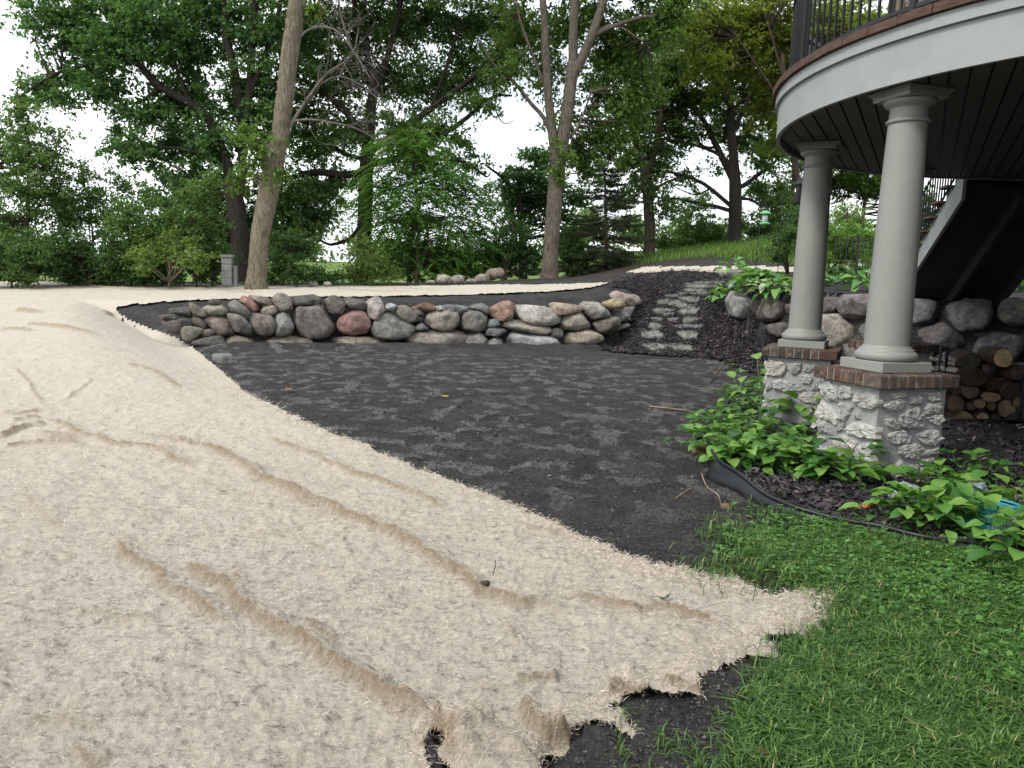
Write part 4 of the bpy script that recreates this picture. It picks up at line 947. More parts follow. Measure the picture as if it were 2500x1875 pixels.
while s < L_arc + 3.6:
    x, y, a = at_s(s); post = (k % 14 == 5)
    o = link('rail_post' if post else 'baluster', pmesh_ if post else bmesh_, railing, (x, y, ZT)); o.rotation_euler.z = a
    s += .118; k += 1
# chair on the deck
CHW = simple('chair_slat', [(.3, (.17, .13, .10)), (.7, (.27, .21, .165))], 6, .3, 40, .7, .2, (1, 1, .3))
ch = thing('deck_chair', 'slatted tan deck chair with dark frame behind the railing', 'chair', (3.47, 6.92, ZT), math.radians(-70))
for k in range(7):
    MB().box((-.33 + k * .11, .02, .42), (.047, .011, .40), bev=.004).obj('back_slat', CHW, ch)
MB().box((-.42, .06, .36), (.03, .035, .36)).obj('leg', BLACKIRON, ch); MB().box((.42, .06, .36), (.03, .035, .36)).obj('leg', BLACKIRON, ch)
MB().box((-.42, .62, .22), (.03, .03, .22)).obj('leg', BLACKIRON, ch); MB().box((.42, .62, .22), (.03, .03, .22)).obj('leg', BLACKIRON, ch)
MB().box((0, .34, .38), (.38, .28, .016)).obj('seat', CHW, ch)
MB().box((-.44, .33, .60), (.05, .36, .014)).obj('armrest', BLACKIRON, ch); MB().box((.44, .33, .60), (.05, .36, .014)).obj('armrest', BLACKIRON, ch)

# house wall that carries the deck, and an added shade block (out of frame on the right)
SIDING = simple('house_siding', [(.3, (.12, .115, .105)), (.7, (.17, .165, .15))], 3, .1, 30, .7, .2, (1, 1, 8))
hw = MB()
for k in range(46): hw.box((XE + .16 + .006 * (k % 2), 8.2, -.1 + .15 * k), (.1, 4.6, .073))
hw.box((XE + 2.3, 8.2, 3.4), (2.03, 4.6, 3.5))
hw.box((9.5, -3.4, 3.4), (4.9, 7.0, 3.5))  # unseen nearer block, added to shade the columns' right side
for k in range(46): hw.box((4.55, -3.4, -.1 + .15 * k), (.06, 7.01, .073))
o = hw.obj('house_wall_and_shade_block', SIDING); o['kind'] = 'structure'

# ------------------------------------------------------------------ columns and stone piers
ZC = .9308; HP = .0893
COLS = [((3.3152, 6.7695), .2904), ((3.528, 9.2635), -.4722), ((5.405, 10.87), -1.29)]
CLAB = ['nearest grey round column on the front stone pier', 'middle grey round column on the stone pier behind the front one', 'third grey column mostly hidden behind the nearest column']
def column(c, rot, label):
    t = thing('porch_column', label, 'column', (*c, ZC), rot, 'grey columns carrying the deck')
    MB().box((0, 0, HP / 2), (.262, .262, HP / 2), bev=.006).obj('plinth', COLPAINT, t)
    r0, r1 = .188, .152; H = SZ - ZC
    base = [(.19, HP), (.236, HP + .002), (.254, HP + .018), (.260, HP + .04), (.254, HP + .064), (.236, HP + .080), (.228, HP + .083), (.226, HP + .092), (.222, HP + .103), (.205, HP + .108), (.199, HP + .120), (.190, HP + .135)]
    MB().lathe(base, 56).obj('base_moulding', COLPAINT, t, True)
    zt = H - .135; sh = [(r0, HP + .13)]
    for q in np.linspace(0, 1, 14)[1:]: sh.append((r0 - (r0 - r1) * (q ** 1.5), HP + .13 + (zt - HP - .13) * q))
    MB().lathe(sh, 56).obj('shaft', COLPAINT, t, True)
    zr = H - .255
    MB().lathe([(r1 - .004, zr - .018), (r1 + .016, zr - .016), (r1 + .024, zr - .004), (r1 + .024, zr + .006), (r1 + .014, zr + .016), (r1 - .004, zr + .018)], 56).obj('neck_ring', COLPAINT, t, True)
    cap = MB().lathe([(r1, zt - .012), (r1 + .012, zt), (r1 + .036, zt + .010), (r1 + .052, zt + .028), (r1 + .056, zt + .046), (r1 + .052, zt + .055), (.15, zt + .056)], 56)
    cap.obj('capital_moulding', COLPAINT, t, True)
    ab = MB().box((0, 0, H - .058), (.205, .205, .020), bev=.003).box((0, 0, H - .030), (.219, .219, .010), bev=.003).box((0, 0, H - .011), (.236, .236, .0095), bev=.002)
    ab.obj('abacus', COLPAINT, t)
for (c, r), l in zip(COLS, CLAB): column(c, r, l)

ZB = lambda P: [(1800 + x / 3.687, 780 + y / 3.687) for x, y in P]
PIER_STONES = {
 (0, 'L'): [[(765, 745), (800, 740), (880, 830), (925, 900), (905, 935), (830, 890), (735, 870), (730, 820)], [(925, 760), (1000, 755), (1040, 800), (1015, 870), (985, 905), (940, 890), (935, 820)], [(1070, 850), (1110, 850), (1115, 890), (1075, 893)],
    [(745, 910), (800, 910), (870, 980), (900, 1000), (885, 1040), (830, 1015), (760, 1000)], [(905, 990), (940, 935), (980, 940), (960, 990), (915, 1005)], [(770, 590), (850, 570), (900, 630), (915, 720), (840, 725), (775, 690)], [(930, 610), (1000, 590), (1050, 630), (1040, 700), (940, 710)],
    [(1060, 690), (1120, 665), (1250, 690), (1280, 760), (1240, 800), (1130, 780), (1070, 730)], [(990, 990), (1060, 925), (1130, 930), (1290, 985), (1310, 1030), (1290, 1075), (1180, 1060), (1050, 1030)], [(935, 1060), (965, 1040), (1050, 1075), (1095, 1110), (1070, 1160), (1010, 1110)],
    [(830, 1190), (850, 1110), (920, 1085), (1000, 1130), (1070, 1260), (1050, 1330), (950, 1310), (880, 1270)], [(1095, 1190), (1110, 1140), (1230, 1115), (1330, 1125), (1350, 1180), (1330, 1270), (1250, 1340), (1170, 1330), (1110, 1270)], [(735, 1080), (760, 1040), (800, 1080), (760, 1100)],
    [(715, 1210), (745, 1140), (830, 1190), (845, 1250), (760, 1260)], [(1100, 1370), (1200, 1350), (1250, 1400), (1240, 1470), (1140, 1480)]],
 (0, 'F'): [[(1330, 905), (1400, 890), (1440, 950), (1420, 990), (1350, 965)], [(1445, 880), (1500, 830), (1610, 790), (1660, 850), (1665, 930), (1590, 970), (1470, 955)], [(1310, 770), (1370, 740), (1450, 710), (1500, 750), (1460, 800), (1350, 815)], [(1535, 700), (1620, 680), (1660, 710), (1640, 755), (1550, 750)],
    [(1680, 800), (1700, 760), (1800, 750), (1835, 790), (1780, 835), (1690, 840)], [(1710, 890), (1740, 860), (1825, 860), (1830, 910), (1790, 950), (1730, 920)], [(1360, 1050), (1400, 1010), (1480, 1000), (1535, 1050), (1500, 1105), (1400, 1110)], [(1600, 1040), (1680, 1000), (1780, 1000), (1815, 1060), (1770, 1120), (1680, 1120)],
    [(1450, 1160), (1500, 1125), (1600, 1120), (1635, 1160), (1610, 1245), (1500, 1240), (1460, 1200)], [(1640, 1210), (1700, 1175), (1780, 1150), (1780, 1190), (1700, 1215), (1650, 1230)], [(1350, 1370), (1460, 1275), (1530, 1360), (1530, 1410), (1440, 1440), (1365, 1420)], [(1535, 1310), (1570, 1325), (1610, 1305), (1600, 1355), (1550, 1360)],
    [(1640, 1260), (1750, 1240), (1760, 1270), (1650, 1310)], [(1640, 1340), (1700, 1310), (1740, 1340), (1660, 1400)], [(1390, 660), (1500, 640), (1510, 690), (1400, 705)], [(1690, 660), (1800, 650), (1810, 720), (1720, 735)]],
 (1, 'F'): [[(258, 400), (300, 370), (420, 390), (430, 460), (380, 505), (270, 490)], [(455, 440), (480, 395), (570, 400), (565, 460), (500, 495)], [(600, 430), (650, 405), (680, 440), (650, 470), (605, 465)], [(570, 505), (640, 495), (680, 530), (650, 575), (590, 570)], [(335, 560), (400, 530), (490, 570), (620, 630), (560, 640), (430, 645), (345, 610)],
    [(660, 620), (700, 590), (710, 625), (680, 640)], [(560, 690), (620, 655), (720, 660), (780, 710), (720, 755), (600, 740)], [(400, 690), (470, 685), (490, 715), (420, 730)], [(255, 600), (300, 570), (310, 610), (262, 640)], [(500, 790), (560, 760), (610, 790), (540, 815)], [(700, 530), (745, 540), (755, 590), (720, 630)], [(640, 800), (720, 790), (740, 850), (660, 860)], [(300, 740), (380, 760), (370, 820), (290, 800)]]}
PS, BS, BH = .70, .8362, .1155
PLAB = ['front stone pier topped with a red brick cap, nearest the lawn', 'second stone pier behind the front one, half hidden by leafy plants', 'third brick capped pier in the dark behind the front column']
for ci, ((c, rot), pl) in enumerate(zip(COLS, PLAB)):
    t = thing('stone_pier', pl, 'pier', (*c, 0), rot, 'stone piers under the deck columns')
    ca, sa = math.cos(rot), math.sin(rot); EX, EY = np.array([ca, sa, 0]), np.array([-sa, ca, 0]); O = np.array([*c, 0.])
    # mortar core with an uneven face
    g = 22; faces = MB(); hz0, hz1 = -.25, ZC - BH - .004
    rrn = np.random.default_rng(ci)
    for k in range(4):
        a = k * math.pi / 2; n = np.array([math.sin(a), -math.cos(a), 0]); u = np.array([math.cos(a), math.sin(a), 0])
        U, Wv = np.meshgrid(np.linspace(-1, 1, g), np.linspace(0, 1, g), indexing='ij')
        bulge = .018 * fbm(U * 4 + 9 * k + 31 * ci, Wv * 6, 120, 3) * (1 - U ** 8) * 2
        P = u * (U * PS / 2)[..., None] + n * (PS / 2 + bulge)[..., None] + np.array([0, 0, 1]) * (hz0 + (hz1 - hz0) * Wv)[..., None]
        i = np.arange(g - 1)[:, None] * g; j = np.arange(g - 1)[None]
        faces.add(P.reshape(-1, 3), np.stack([i + j, i + g + j, i + g + j + 1, i + j + 1], -1).reshape(-1, 4))
    faces.obj('mortar_core', MORTAR, t, True)
    for fk in range(4):
        a = (fk) * math.pi / 2       # 0: front (-y), 1: +x, 2: back, 3: left (-x)
        n = np.array([math.sin(a), -math.cos(a), 0]); u = np.array([math.cos(a), math.sin(a), 0])
        key = (ci, {0: 'F', 3: 'L'}.get(fk, '-'))
        polys = []
        if key in PIER_STONES:
            nw = EX * n[0] + EY * n[1]; uw = EX * u[0] + EY * u[1]
            for Pz in PIER_STONES[key]:
                D = ray(*np.array(ZB(Pz)).T); e = np.array([0, 0, EYE]); q = O + nw * PS / 2
                tt = ((q - e) @ nw) / (D @ nw); Wp = e + D * tt[:, None] - O
                lp = np.c_[Wp @ uw, Wp[:, 2]]; lp[:, 0] = np.clip(lp[:, 0], -PS / 2 - .02, PS / 2 + .02); polys.append(lp)
        else:
            for row in range(5):
                x = -PS / 2 + .02
                while x < PS / 2 - .08:
                    w = rrn.uniform(.09, .2); h = rrn.uniform(.07, .13); zc_ = .06 + row * .155 + rrn.uniform(-.03, .03)
                    aa = np.linspace(0, 2 * math.pi, 8)[:-1]; polys.append(np.c_[x + w / 2 + w / 2 * np.cos(aa) * rrn.uniform(.75, 1.05, 7), zc_ + h / 2 * np.sin(aa) * rrn.uniform(.75, 1.05, 7)]); x += w + .03
        for si, lp in enumerate(polys):
            szm = (lp.max(0) - lp.min(0)).mean()
            V, F, cc = slab_geo(lp, .020 + .018 * min(1, szm / .2), 500 + ci * 97 + fk * 31 + si)
            M = np.stack([u, -n, [0, 0, 1]], 0)
            s = rrn.uniform(.82, 1.1); w_ = rrn.uniform(-.02, .03)
            link('stone', mesh('stone', V @ M, F, LIME, False), t, u * cc[0] + np.array([0, 0, cc[1]]) + n * (PS / 2 + .002), (.47 * s + w_, .465 * s + w_ * .5, .445 * s))
    # brick cap: a rowlock course round a mortar bed
    zc_ = ZC - BH / 2
    MB().box((0, 0, zc_), (BS / 2 - .009, BS / 2 - .009, BH / 2 - .006)).obj('cap_bed', BRICKMORTAR, t)
    bw = .092; nb = int(round((BS - .20) / bw)) + 1; bw = (BS + .0) / (nb + 1)
    bl = .20
    for fk in range(4):
        a = fk * math.pi / 2; n = np.array([math.sin(a), -math.cos(a), 0]); u = np.array([math.cos(a), math.sin(a), 0])
        s0 = -BS / 2; m = int((BS - bl) / .089); w = (BS - bl) / m
        for k in range(m):
            xx = s0 + (k + .5) * w
            o = MB().box((0, 0, 0), (w / 2 - .005 + rrn.uniform(-.0015, .0015), bl / 2, BH / 2 + rrn.uniform(-.004, .003)), bev=.009).obj('brick', BRICK, t)
            ctr = u * xx + n * (BS / 2 - bl / 2 + rrn.uniform(-.004, .008)) + np.array([0, 0, zc_])
            o.location = ctr; o.rotation_euler = (0, 0, a + rrn.uniform(-.02, .02))
            q = rrn.uniform(0, 1); base = np.array([.125, .072, .057]) * (1 - q) + np.array([.095, .079, .069]) * q
            o.color = (*(base * rrn.uniform(.65, 1.2)), 1)

# ------------------------------------------------------------------ staircase behind the deck
st = thing('staircase', 'dark wooden stairs with a white stringer coming down behind the deck', 'stairs')
top, bot = np.array([6.55, 11.5, SZ + .12]), np.array([7.1, 14.3, 1.62])
run = bot - top; NT_ = 9; wdir = np.array([1., -.13, 0]); wdir /= np.linalg.norm(wdir); WID = 1.62
dirn = run / np.linalg.norm(run); upn = np.cross(wdir, dirn); upn = upn if upn[2] > 0 else -upn
def beam(name, o, th, dep, mat):
    a, b = top + wdir * o, bot + wdir * o
    V = []
    for p in (a, b):
        for sx in (-th / 2, th / 2):
            for dz in (0, -dep): V.append(p + wdir * sx + np.array([0, 0, dz]))
    F = np.array([(0, 1, 3, 2), (4, 6, 7, 5), (0, 4, 5, 1), (2, 3, 7, 6), (0, 2, 6, 4), (1, 5, 7, 3)])
    return link(name, mesh(name, V, F, mat, False), st)
# outer stringer: saw-tooth top edge
sv, sf = [], []
for k in range(NT_ + 1):
    pass
step_ = run / NT_; prof = []
for k in range(NT_):
    p = top + step_ * k; prof += [p + np.array([0, 0, 0.]), p + np.array([step_[0], step_[1], 0])]
low = [top + np.array([0, 0, -.42]), bot + np.array([0, 0, -.20])]
out = prof + [bot, low[1], low[0]]
n = len(out); V = np.array([p - wdir * .025 for p in out] + [p + wdir * .025 for p in out]); k = np.arange(n); k2 = (k + 1) % n
link('stringer', mesh('stringer', V, [np.stack([k, k2, k2 + n, k + n], 1), list(range(n))[::-1], list(range(n, 2 * n))], WHITE, False), st)
beam('stringer', .80, .07, .34, STAIRW).location = (0, 0, -.13); beam('stringer', WID, .07, .46, STAIRW).location = (0, 0, -.0)
for k in range(NT_ * 2):
    a_, b_ = top + np.array([0, 0, -.20]) + run * (k + .04) / (NT_ * 2), top + np.array([0, 0, -.20]) + run * (k + .96) / (NT_ * 2)
    Vq = np.array([q + wdir * o_ + np.array([0, 0, z_ + .006 * (k % 2)]) for q in (a_, b_) for o_ in (.03, WID + .02) for z_ in (0, -.025)])
    link('underside_board', mesh('underside_board', Vq, np.array([(0, 2, 3, 1), (4, 5, 7, 6), (0, 1, 5, 4), (2, 6, 7, 3), (0, 4, 6, 2), (1, 3, 7, 5)]), STAIRW, False), st)
for k in range(NT_):
    p = top + step_ * (k + .5); ya = math.atan2(run[1], run[0]) - math.pi / 2
    M = np.array([[math.cos(ya), -math.sin(ya), 0], [math.sin(ya), math.cos(ya), 0], [0, 0, 1]])
    hl = np.hypot(step_[0], step_[1]) / 2
    c = top + step_ * k + np.array([step_[0] / 2, step_[1] / 2, .02]) + wdir * (WID / 2 - .04)
    MB().box(c, (WID / 2 + .09, hl + .02, .018), M, .004).obj('tread', TILE, st)
    MB().box(c + np.array([step_[0] * .5, step_[1] * .5, step_[2] * .5 - .004]), (WID / 2 - .03, .011, abs(step_[2]) / 2 - .012), M).obj('riser', STAIRW, st)
srl = MB()
for dz in (.10, .92): srl.tube([top - wdir * .06 + np.array([0, 0, dz]), bot - wdir * .06 + np.array([0, 0, dz])], .018, 6)
sr_ = srl.obj('stair_railing', BLACKIRON, st)
sbm = MB().box((0, 0, .5), (.009, .009, .46)).mesh('baluster', BLACKIRON)
for k in range(24): link('baluster', sbm, sr_, top + run * (k + .5) / 24 - wdir * .06 + np.array([0, 0, .02]))

# ------------------------------------------------------------------ firewood in its rack
BIRCH = NT('birch_bark'); _v = BIRCH.coord('Object', (3, 1, 3)); _c = BIRCH.ramp(BIRCH.noise(_v, 9, 6, .7), [(.38, (.05, .04, .035)), (.5, (.46, .42, .36)), (.7, (.62, .59, .53))]); BIRCH = BIRCH.done(_c, .8, BIRCH.bump(BIRCH.noise(_v, 20), .5, .01), .2)
LOGBARK = simple('log_bark', [(.3, (.025, .019, .015)), (.7, (.085, .065, .052))], 9, .9, 22, .95, .1, (3, 1, 3), dist=.02)
CUT = m_log()
ZL = lambda x, y: (2200 + x / 2.37, 400 + y / 2.37)
LOGS = [(590, 1125, 54, 56, (.50, .37, .20), 'big freshly cut tan log crowning the firewood pile'), (678, 1207, 46, 46, (.10, .075, .055), 'dark log right of the freshly cut tan log on top'), (415, 1235, 78, 60, (.06, .045, .035), 'thick dark log near the top of the pile, below the birch sticks'), (400, 1318, 55, 38, (.14, .10, .07), 'flat oval log with pale bark under the thick dark log'),
    (520, 1350, 56, 28, (.28, .195, .115), 'wide tan split log in the middle of the pile'), (315, 1390, 55, 46, (.11, .08, .055), 'large brown log at the left beside the stone pier, second row from the bottom'), (455, 1388, 32, 28, (.20, .145, .09), 'small round log under the wide tan split log'), (526, 1402, 25, 24, (.13, .10, .07), 'smaller log left of the big tan log at right'),
    (610, 1415, 55, 50, (.27, .195, .125), 'big tan log at the right side of the pile'), (272, 1466, 48, 40, (.13, .095, .065), 'bottom row log nearest the stone pier'), (366, 1470, 50, 38, (.18, .135, .09), 'oval brown log second in the bottom row'), (471, 1475, 38, 33, (.33, .26, .175), 'pale log in the middle of the bottom row'),
    (546, 1480, 30, 28, (.12, .09, .065), 'small dark log right of the pale bottom log'), (660, 1480, 42, 37, (.08, .06, .048), 'dark log at the right end of the bottom row'), (672, 1380, 27, 26, (.20, .15, .10), 'small log tucked above the right end of the pile'), (402, 1406, 28, 24, (.10, .075, .055), 'small brown log between two larger ones, second row'),
    (540, 1275, 52, 40, (.055, .042, .033), 'dark split log below the freshly cut tan log'), (640, 1318, 52, 46, (.05, .04, .032), 'black shadowed log at the upper right of the pile'), (288, 1322, 52, 40, (.06, .046, .036), 'dark log peeking out right of the brick cap'), (395, 1140, 62, 48, (.06, .055, .045), 'mossy grey log lying behind the birch sticks on top'),
    (520, 1508, 20, 17, (.26, .21, .15), 'tiny split piece on the ground under the pile, left one'), (600, 1508, 22, 16, (.30, .25, .18), 'tiny pale split piece on the ground under the pile, right one'), (490, 1190, 24, 30, (.12, .09, .07), 'bark covered stick leaning on the tan log'), (740, 1300, 40, 36, (.10, .075, .055), 'log at the far right edge of the pile')]
LY = 9.55
def log_obj(c, rx, rz, L, col, bark, label, axis, seed):
    r = np.random.default_rng(seed); n = 20
    t = thing('firewood_log', label, 'log', tuple(c), 0, 'logs in the firewood pile')
    th = np.linspace(0, 2 * math.pi, n, endpoint=False); w = 1 + .07 * np.cos(2 * th + r.uniform(0, 6)) + .04 * np.cos(3 * th + r.uniform(0, 6)) + r.normal(0, .015, n)
    ax = np.asarray(axis, float); ax /= np.linalg.norm(ax); sx = np.cross(ax, [0, 0, 1.]); sx /= np.linalg.norm(sx); sz = np.cross(sx, ax)
    ringf = lambda s, k: (sx * (rx * w * k * np.cos(th))[:, None] + sz * (rz * w * k * np.sin(th))[:, None]) + ax * s
    V = np.vstack([ringf(0, .93), ringf(.012, 1.0), ringf(L * .5, 1.02), ringf(L - .012, .99), ringf(L, .93)])
    i = np.arange(4)[:, None] * n; j = np.arange(n)[None]; j2 = (j + 1) % n
    link('bark', mesh('bark', V, [np.stack([i + j, i + j2, i + n + j2, i + n + j], -1).reshape(-1, 4), list(range(4 * n, 5 * n))], bark), t)
    E = ringf(-.002, .93); V = np.vstack([E, ringf(-.004, .5), [ax * -.005]]); k = np.arange(n); k2 = (k + 1) % n
    F = [np.stack([k, k2, k2 + n, k + n], 1), np.stack([k + n, k2 + n, np.full(n, 2 * n)], 1)]
    link('cut_face', mesh('cut_face', V, F, CUT, False), t, None, col)
    return t
for i, (x, y, rx, rz, col, lab) in enumerate(LOGS):
    c = at_y(*[np.array(v) for v in ZL(x, y)], LY + random.uniform(-.05, .06)); k = LY / FPX / 2.37 * 1.03
    log_obj(c, rx * k, rz * k, random.uniform(.40, .5), col, LOGBARK, lab, (.12 + random.uniform(-.1, .1), 1, random.uniform(-.04, .04)), 700 + i)
def pxy(x, y, Y): return at_y(*[np.array(v) for v in ZL(x, y)], Y)
log_obj(pxy(322, 1195, 9.5), .035, .035, .36, (.45, .35, .24), BIRCH, 'short birch log lying beside the black hoop on the firewood', (-1, .25, .04), 760)
log_obj(pxy(308, 1160, 9.6), .022, .022, .30, (.5, .42, .3), BIRCH, 'thin white birch stick at the left on top of the firewood', (-1, .2, .22), 761)
log_obj(pxy(400, 1176, 9.55), .026, .026, .36, (.5, .42, .3), BIRCH, 'thin white birch stick slanting down across the top of the firewood', (-1, .3, .42), 762)
rack = thing('firewood_rack', 'black tube rack with a rounded hoop end holding the firewood', 'log rack')
for (xa, Y) in ((205, 9.5), (205, 9.95), (700, 9.5), (700, 9.95)):
    a = pxy(xa - 18, 1490, Y)[0]; b = pxy(xa + 18, 1490, Y)[0]; zt = float(pxy(xa, 1062, Y)[2])
    P = [(a, Y, .02), (a, Y, zt - .06), (a + .015, Y, zt - .02), ((a + b) / 2, Y, zt), (b - .015, Y, zt - .02), (b, Y, zt - .06), (b, Y, .02)]
    MB().tube(spline(P, 5), .019, 8).obj('hoop', BLACKIRON, rack, True)
xa, xb = pxy(205, 1490, 9.5)[0], pxy(700, 1490, 9.5)[0]
for Y in (9.5, 9.95): MB().tube([(xa, Y, .06), (xb, Y, .06)], .017, 8).obj('bottom_rail', BLACKIRON, rack, True)

# ------------------------------------------------------------------ trees and shrubs
def T(x, y): return (x * 1.1302, y * 1.1302)
def leaf_cards(C, A, N, L, W, fold=.25):
    """two-triangle leaves: C base, A axis, N roughly the face normal"""
    S = np.cross(A, N); S /= np.linalg.norm(S, axis=1)[:, None] + 1e-9; N2 = np.cross(S, A)
    L = L[:, None]; W = W[:, None]
    V = np.stack([C, C + A * L * .45 + S * W * .5 + N2 * W * fold, C + A * L - N2 * L * .06, C + A * L * .45 - S * W * .5 + N2 * W * fold], 1).reshape(-1, 3)
    k = np.arange(len(C))[:, None] * 4
    return V, np.concatenate([k + np.array([0, 1, 2]), k + np.array([0, 2, 3])])
def leaf_tris(C, A, N, L, W):
    S = np.cross(A, N); S /= np.linalg.norm(S, axis=1)[:, None] + 1e-9
    L = L[:, None]; W = W[:, None]; B = C + A * L * .12
    V = np.stack([B + S * W * .55, C + A * L * 1.05, B - S * W * .55], 1).reshape(-1, 3)
    return V, np.arange(len(V)).reshape(-1, 3)
def unit(a): return a / (np.linalg.norm(a, axis=-1)[..., None] + 1e-9)
NLEAF = [0]
def foliage(blobs, leaf, dens, rg, droop=.35, clump=.42, shell=.5, tri=False):
    """clusters of leaves spread through egg-shaped masses. blobs: (centre, (rx, ry, rz), weight)"""
    Cs, As, Ns, tint, cl = [], [], [], [], []
    for c, r, w in blobs:
        r = np.asarray(r); m = 42
        n = max(3, int(3.5 * dens * w * (r[0] * r[2] + .6 * r[0] * r[1]) / (clump ** 2)))
        n = int(n * (2.0 if tri else 1.1)); d = unit(rg.normal(0, 1, (n, 3))); q = rg.uniform(0, 1, n) ** shell
        pc = c + d * q[:, None] * r * (1 + .25 * rg.normal(0, 1, (n, 1)))
        cr = clump * rg.uniform(.5, 1.25, n)
        ax = unit(d * np.array([1, 1, .4]) + rg.normal(0, .5, (n, 3)) + np.array([0, 0, -.1]))
        t = rg.uniform(-.8, 1, (n, m, 1))
        p = pc[:, None] + ax[:, None] * t * cr[:, None, None] + rg.normal(0, .36, (n, m, 3)) * cr[:, None, None] * np.array([1, 1, .6])
        a = unit(ax[:, None] * .6 + rg.normal(0, .75, (n, m, 3)) + np.array([0, 0, -droop]))
        nn = unit(rg.normal(0, .6, (n, m, 3)) + np.array([0, 0, 1.0]))
        tb = .45 + .24 * (rg.uniform(0, 1, (n, 1)) - .5)
        Cs.append(p.reshape(-1, 3)); As.append(a.reshape(-1, 3)); Ns.append(nn.reshape(-1, 3)); tint.append(np.clip(tb + rg.normal(0, .2, (n, m)), 0, 1).ravel()); cl += list(zip(pc, ax, cr))
    C, A, N = np.concatenate(Cs), np.concatenate(As), np.concatenate(Ns); t = np.concatenate(tint)
    L = leaf * (1.12 if tri else 1.15) * rg.uniform(.6, 1.3, len(C)); NLEAF[0] += len(C)
    W = L * rg.uniform(.5, .75, len(C))
    V, F = leaf_tris(C, A, N, L, W) if tri else leaf_cards(C, A, N, L, W)
    return V, F, np.repeat(t, 3 if tri else 4), cl
def w3(p, Y):
    """picture place at depth Y (+ its own offset)"""
    x, y = T(p[0], p[1]); return at_y(np.array(x), np.array(y), Y + (p[3] if len(p) > 3 else 0.))
def limb_pts(pts, Y, k=5):
    P = np.array([w3(p, Y) for p in pts]); R = np.array([p[2] * 1.1302 / FPX * (Y + (p[3] if len(p) > 3 else 0)) / 2 for p in pts])
    return spline(P, k), np.interp(np.linspace(0, 1, (len(pts) - 1) * k + 1), np.linspace(0, 1, len(pts)), R)
def tree(name, label, Y, trunk, limbs, blobs, leafm, barkm, leaf=.12, dens=1.0, seed=0, clump=.42, droop=.35, group='trees behind the yard', twigs=True, cat='tree', shell=.5, depth=.8):
    rg = np.random.default_rng(seed); mb = MB(); samples = []
    tp, tr = limb_pts(trunk, Y, 6)
    g = height(tp[0, 0], tp[0, 1]); base = tp[0].copy()
    tp = np.vstack([[tp[0, 0], tp[0, 1], min(g, base[2]) - .3], tp]); tr = np.r_[tr[0] * 1.15, tr]; tr[1] *= 1.12
    tp = tp + np.c_[rg.normal(0, .01, (len(tp), 2)), np.zeros(len(tp))]
    mb.tube(tp, tr, 14); samples.append(tp[len(tp) // 3:])
    for l in limbs:
        p, r = limb_pts(l, Y, 5); 
        p = p + np.cumsum(rg.normal(0, .012, p.shape), 0) * np.linspace(0, 1, len(p))[:, None]
        mb.tube(p, r, 8); samples.append(p)
    S = np.concatenate(samples)
    bl = []
    for b in blobs:
        x, y, rx, ry = b[:4]; dy = b[4] if len(b) > 4 else (rg.uniform(-.5, 2.2) if cat == 'tree' else rg.uniform(-1, 1)); w = b[5] if len(b) > 5 else 1
        c = w3((x, y), Y + dy); k = 1.1302 / FPX * (Y + dy)
        bl.append((c, (rx * k, (rx + ry) / 2 * k * depth, ry * k), w))
    V, F, t, cl = foliage(bl, leaf, dens, rg, droop, clump, shell, cat == 'tree')
    if twigs:
        for pc, ax, cr in cl[::max(2, len(cl) // 230)]:
            i = np.argmin(((S - pc) ** 2).sum(1) + 1.5 * np.maximum(0, S[:, 2] - pc[2]) ** 2); a = S[i]; L = np.linalg.norm(pc - a)
            if L > 3.4 or L < .2: continue
            m = (a + pc) / 2 + rg.normal(0, .08 * L, 3) + np.array([0, 0, .08 * L])
            mb.tube(np.array([a, m, pc, pc + ax * cr * .8]), [.010 + .010 * L, .007 + .005 * L, .007, .003], 4, False)
    root = thing(name, label, cat, tuple(tp[1]), 0, group)
    mb.v = [v - tp[1] for v in mb.v]
    mb.obj('trunk', barkm, root, True)
    link('crown', mesh('crown', V - tp[1], F, leafm, False, dict(tint=t)), root)
    return root, tp[1]
TREES = 'trees behind the yard'
# leaning bare trunk with dead branches
ash, ash0 = tree('leaning_tree', 'tall bare pale trunk leaning right with dead twiggy branches, left of centre', 22.2,
    [(553, 616, 44), (557, 560, 38), (564, 500, 39), (575, 440, 42), (586, 390, 42), (597, 330, 39), (606, 285, 36), (614, 220, 36), (622, 150, 35), (633, 70, 36), (642, 10, 36), (655, -90, 33), (672, -240, 28), (690, -420, 20)],
    [[(655, -90, 18), (600, -200, 12, -1), (560, -330, 7, -1.5)], [(668, -200, 16), (740, -300, 10, 1), (790, -400, 6, 1.5)]],
    [(580, -330, 110, 70), (700, -420, 130, 80), (800, -380, 90, 60), (560, 320, 34, 40, -.3, .55), (530, 300, 30, 40, .1, .5), (590, 365, 22, 26, -.3, .6), (520, 380, 26, 40, .2, .4), (668, 20, 12, 16, 0, .4)], L_LOCUST, BARK_ASH, .13, 1.0, 11, .36)
rg = np.random.default_rng(5)
dead = MB()
def dead_branch(P, R, lvl):
    dead.tube(P, R, 6 if lvl < 1 else 3, False)
    if lvl > 2: return
    L = np.linalg.norm(P[-1] - P[0])
    for _ in range([8, 5, 2][lvl]):
        i = int(rg.integers(max(1, len(P) // 4), len(P))); a = P[i]
        d = unit(unit(P[min(i + 1, len(P) - 1)] - P[i - 1]) + rg.normal(0, .65, 3) * np.array([1, .8, 1])); l = L * rg.uniform(.25, .55)
        pts = [a]
        for k in range(4): d = unit(d + rg.normal(0, .3, 3) + np.array([.03, 0, -.05])); pts.append(pts[-1] + d * l / 4)
        r0 = R[min(i, len(R) - 1)] * .6
        dead_branch(spline(pts, 2), np.linspace(max(r0 * .8, .007), .004, 9), lvl + 1)
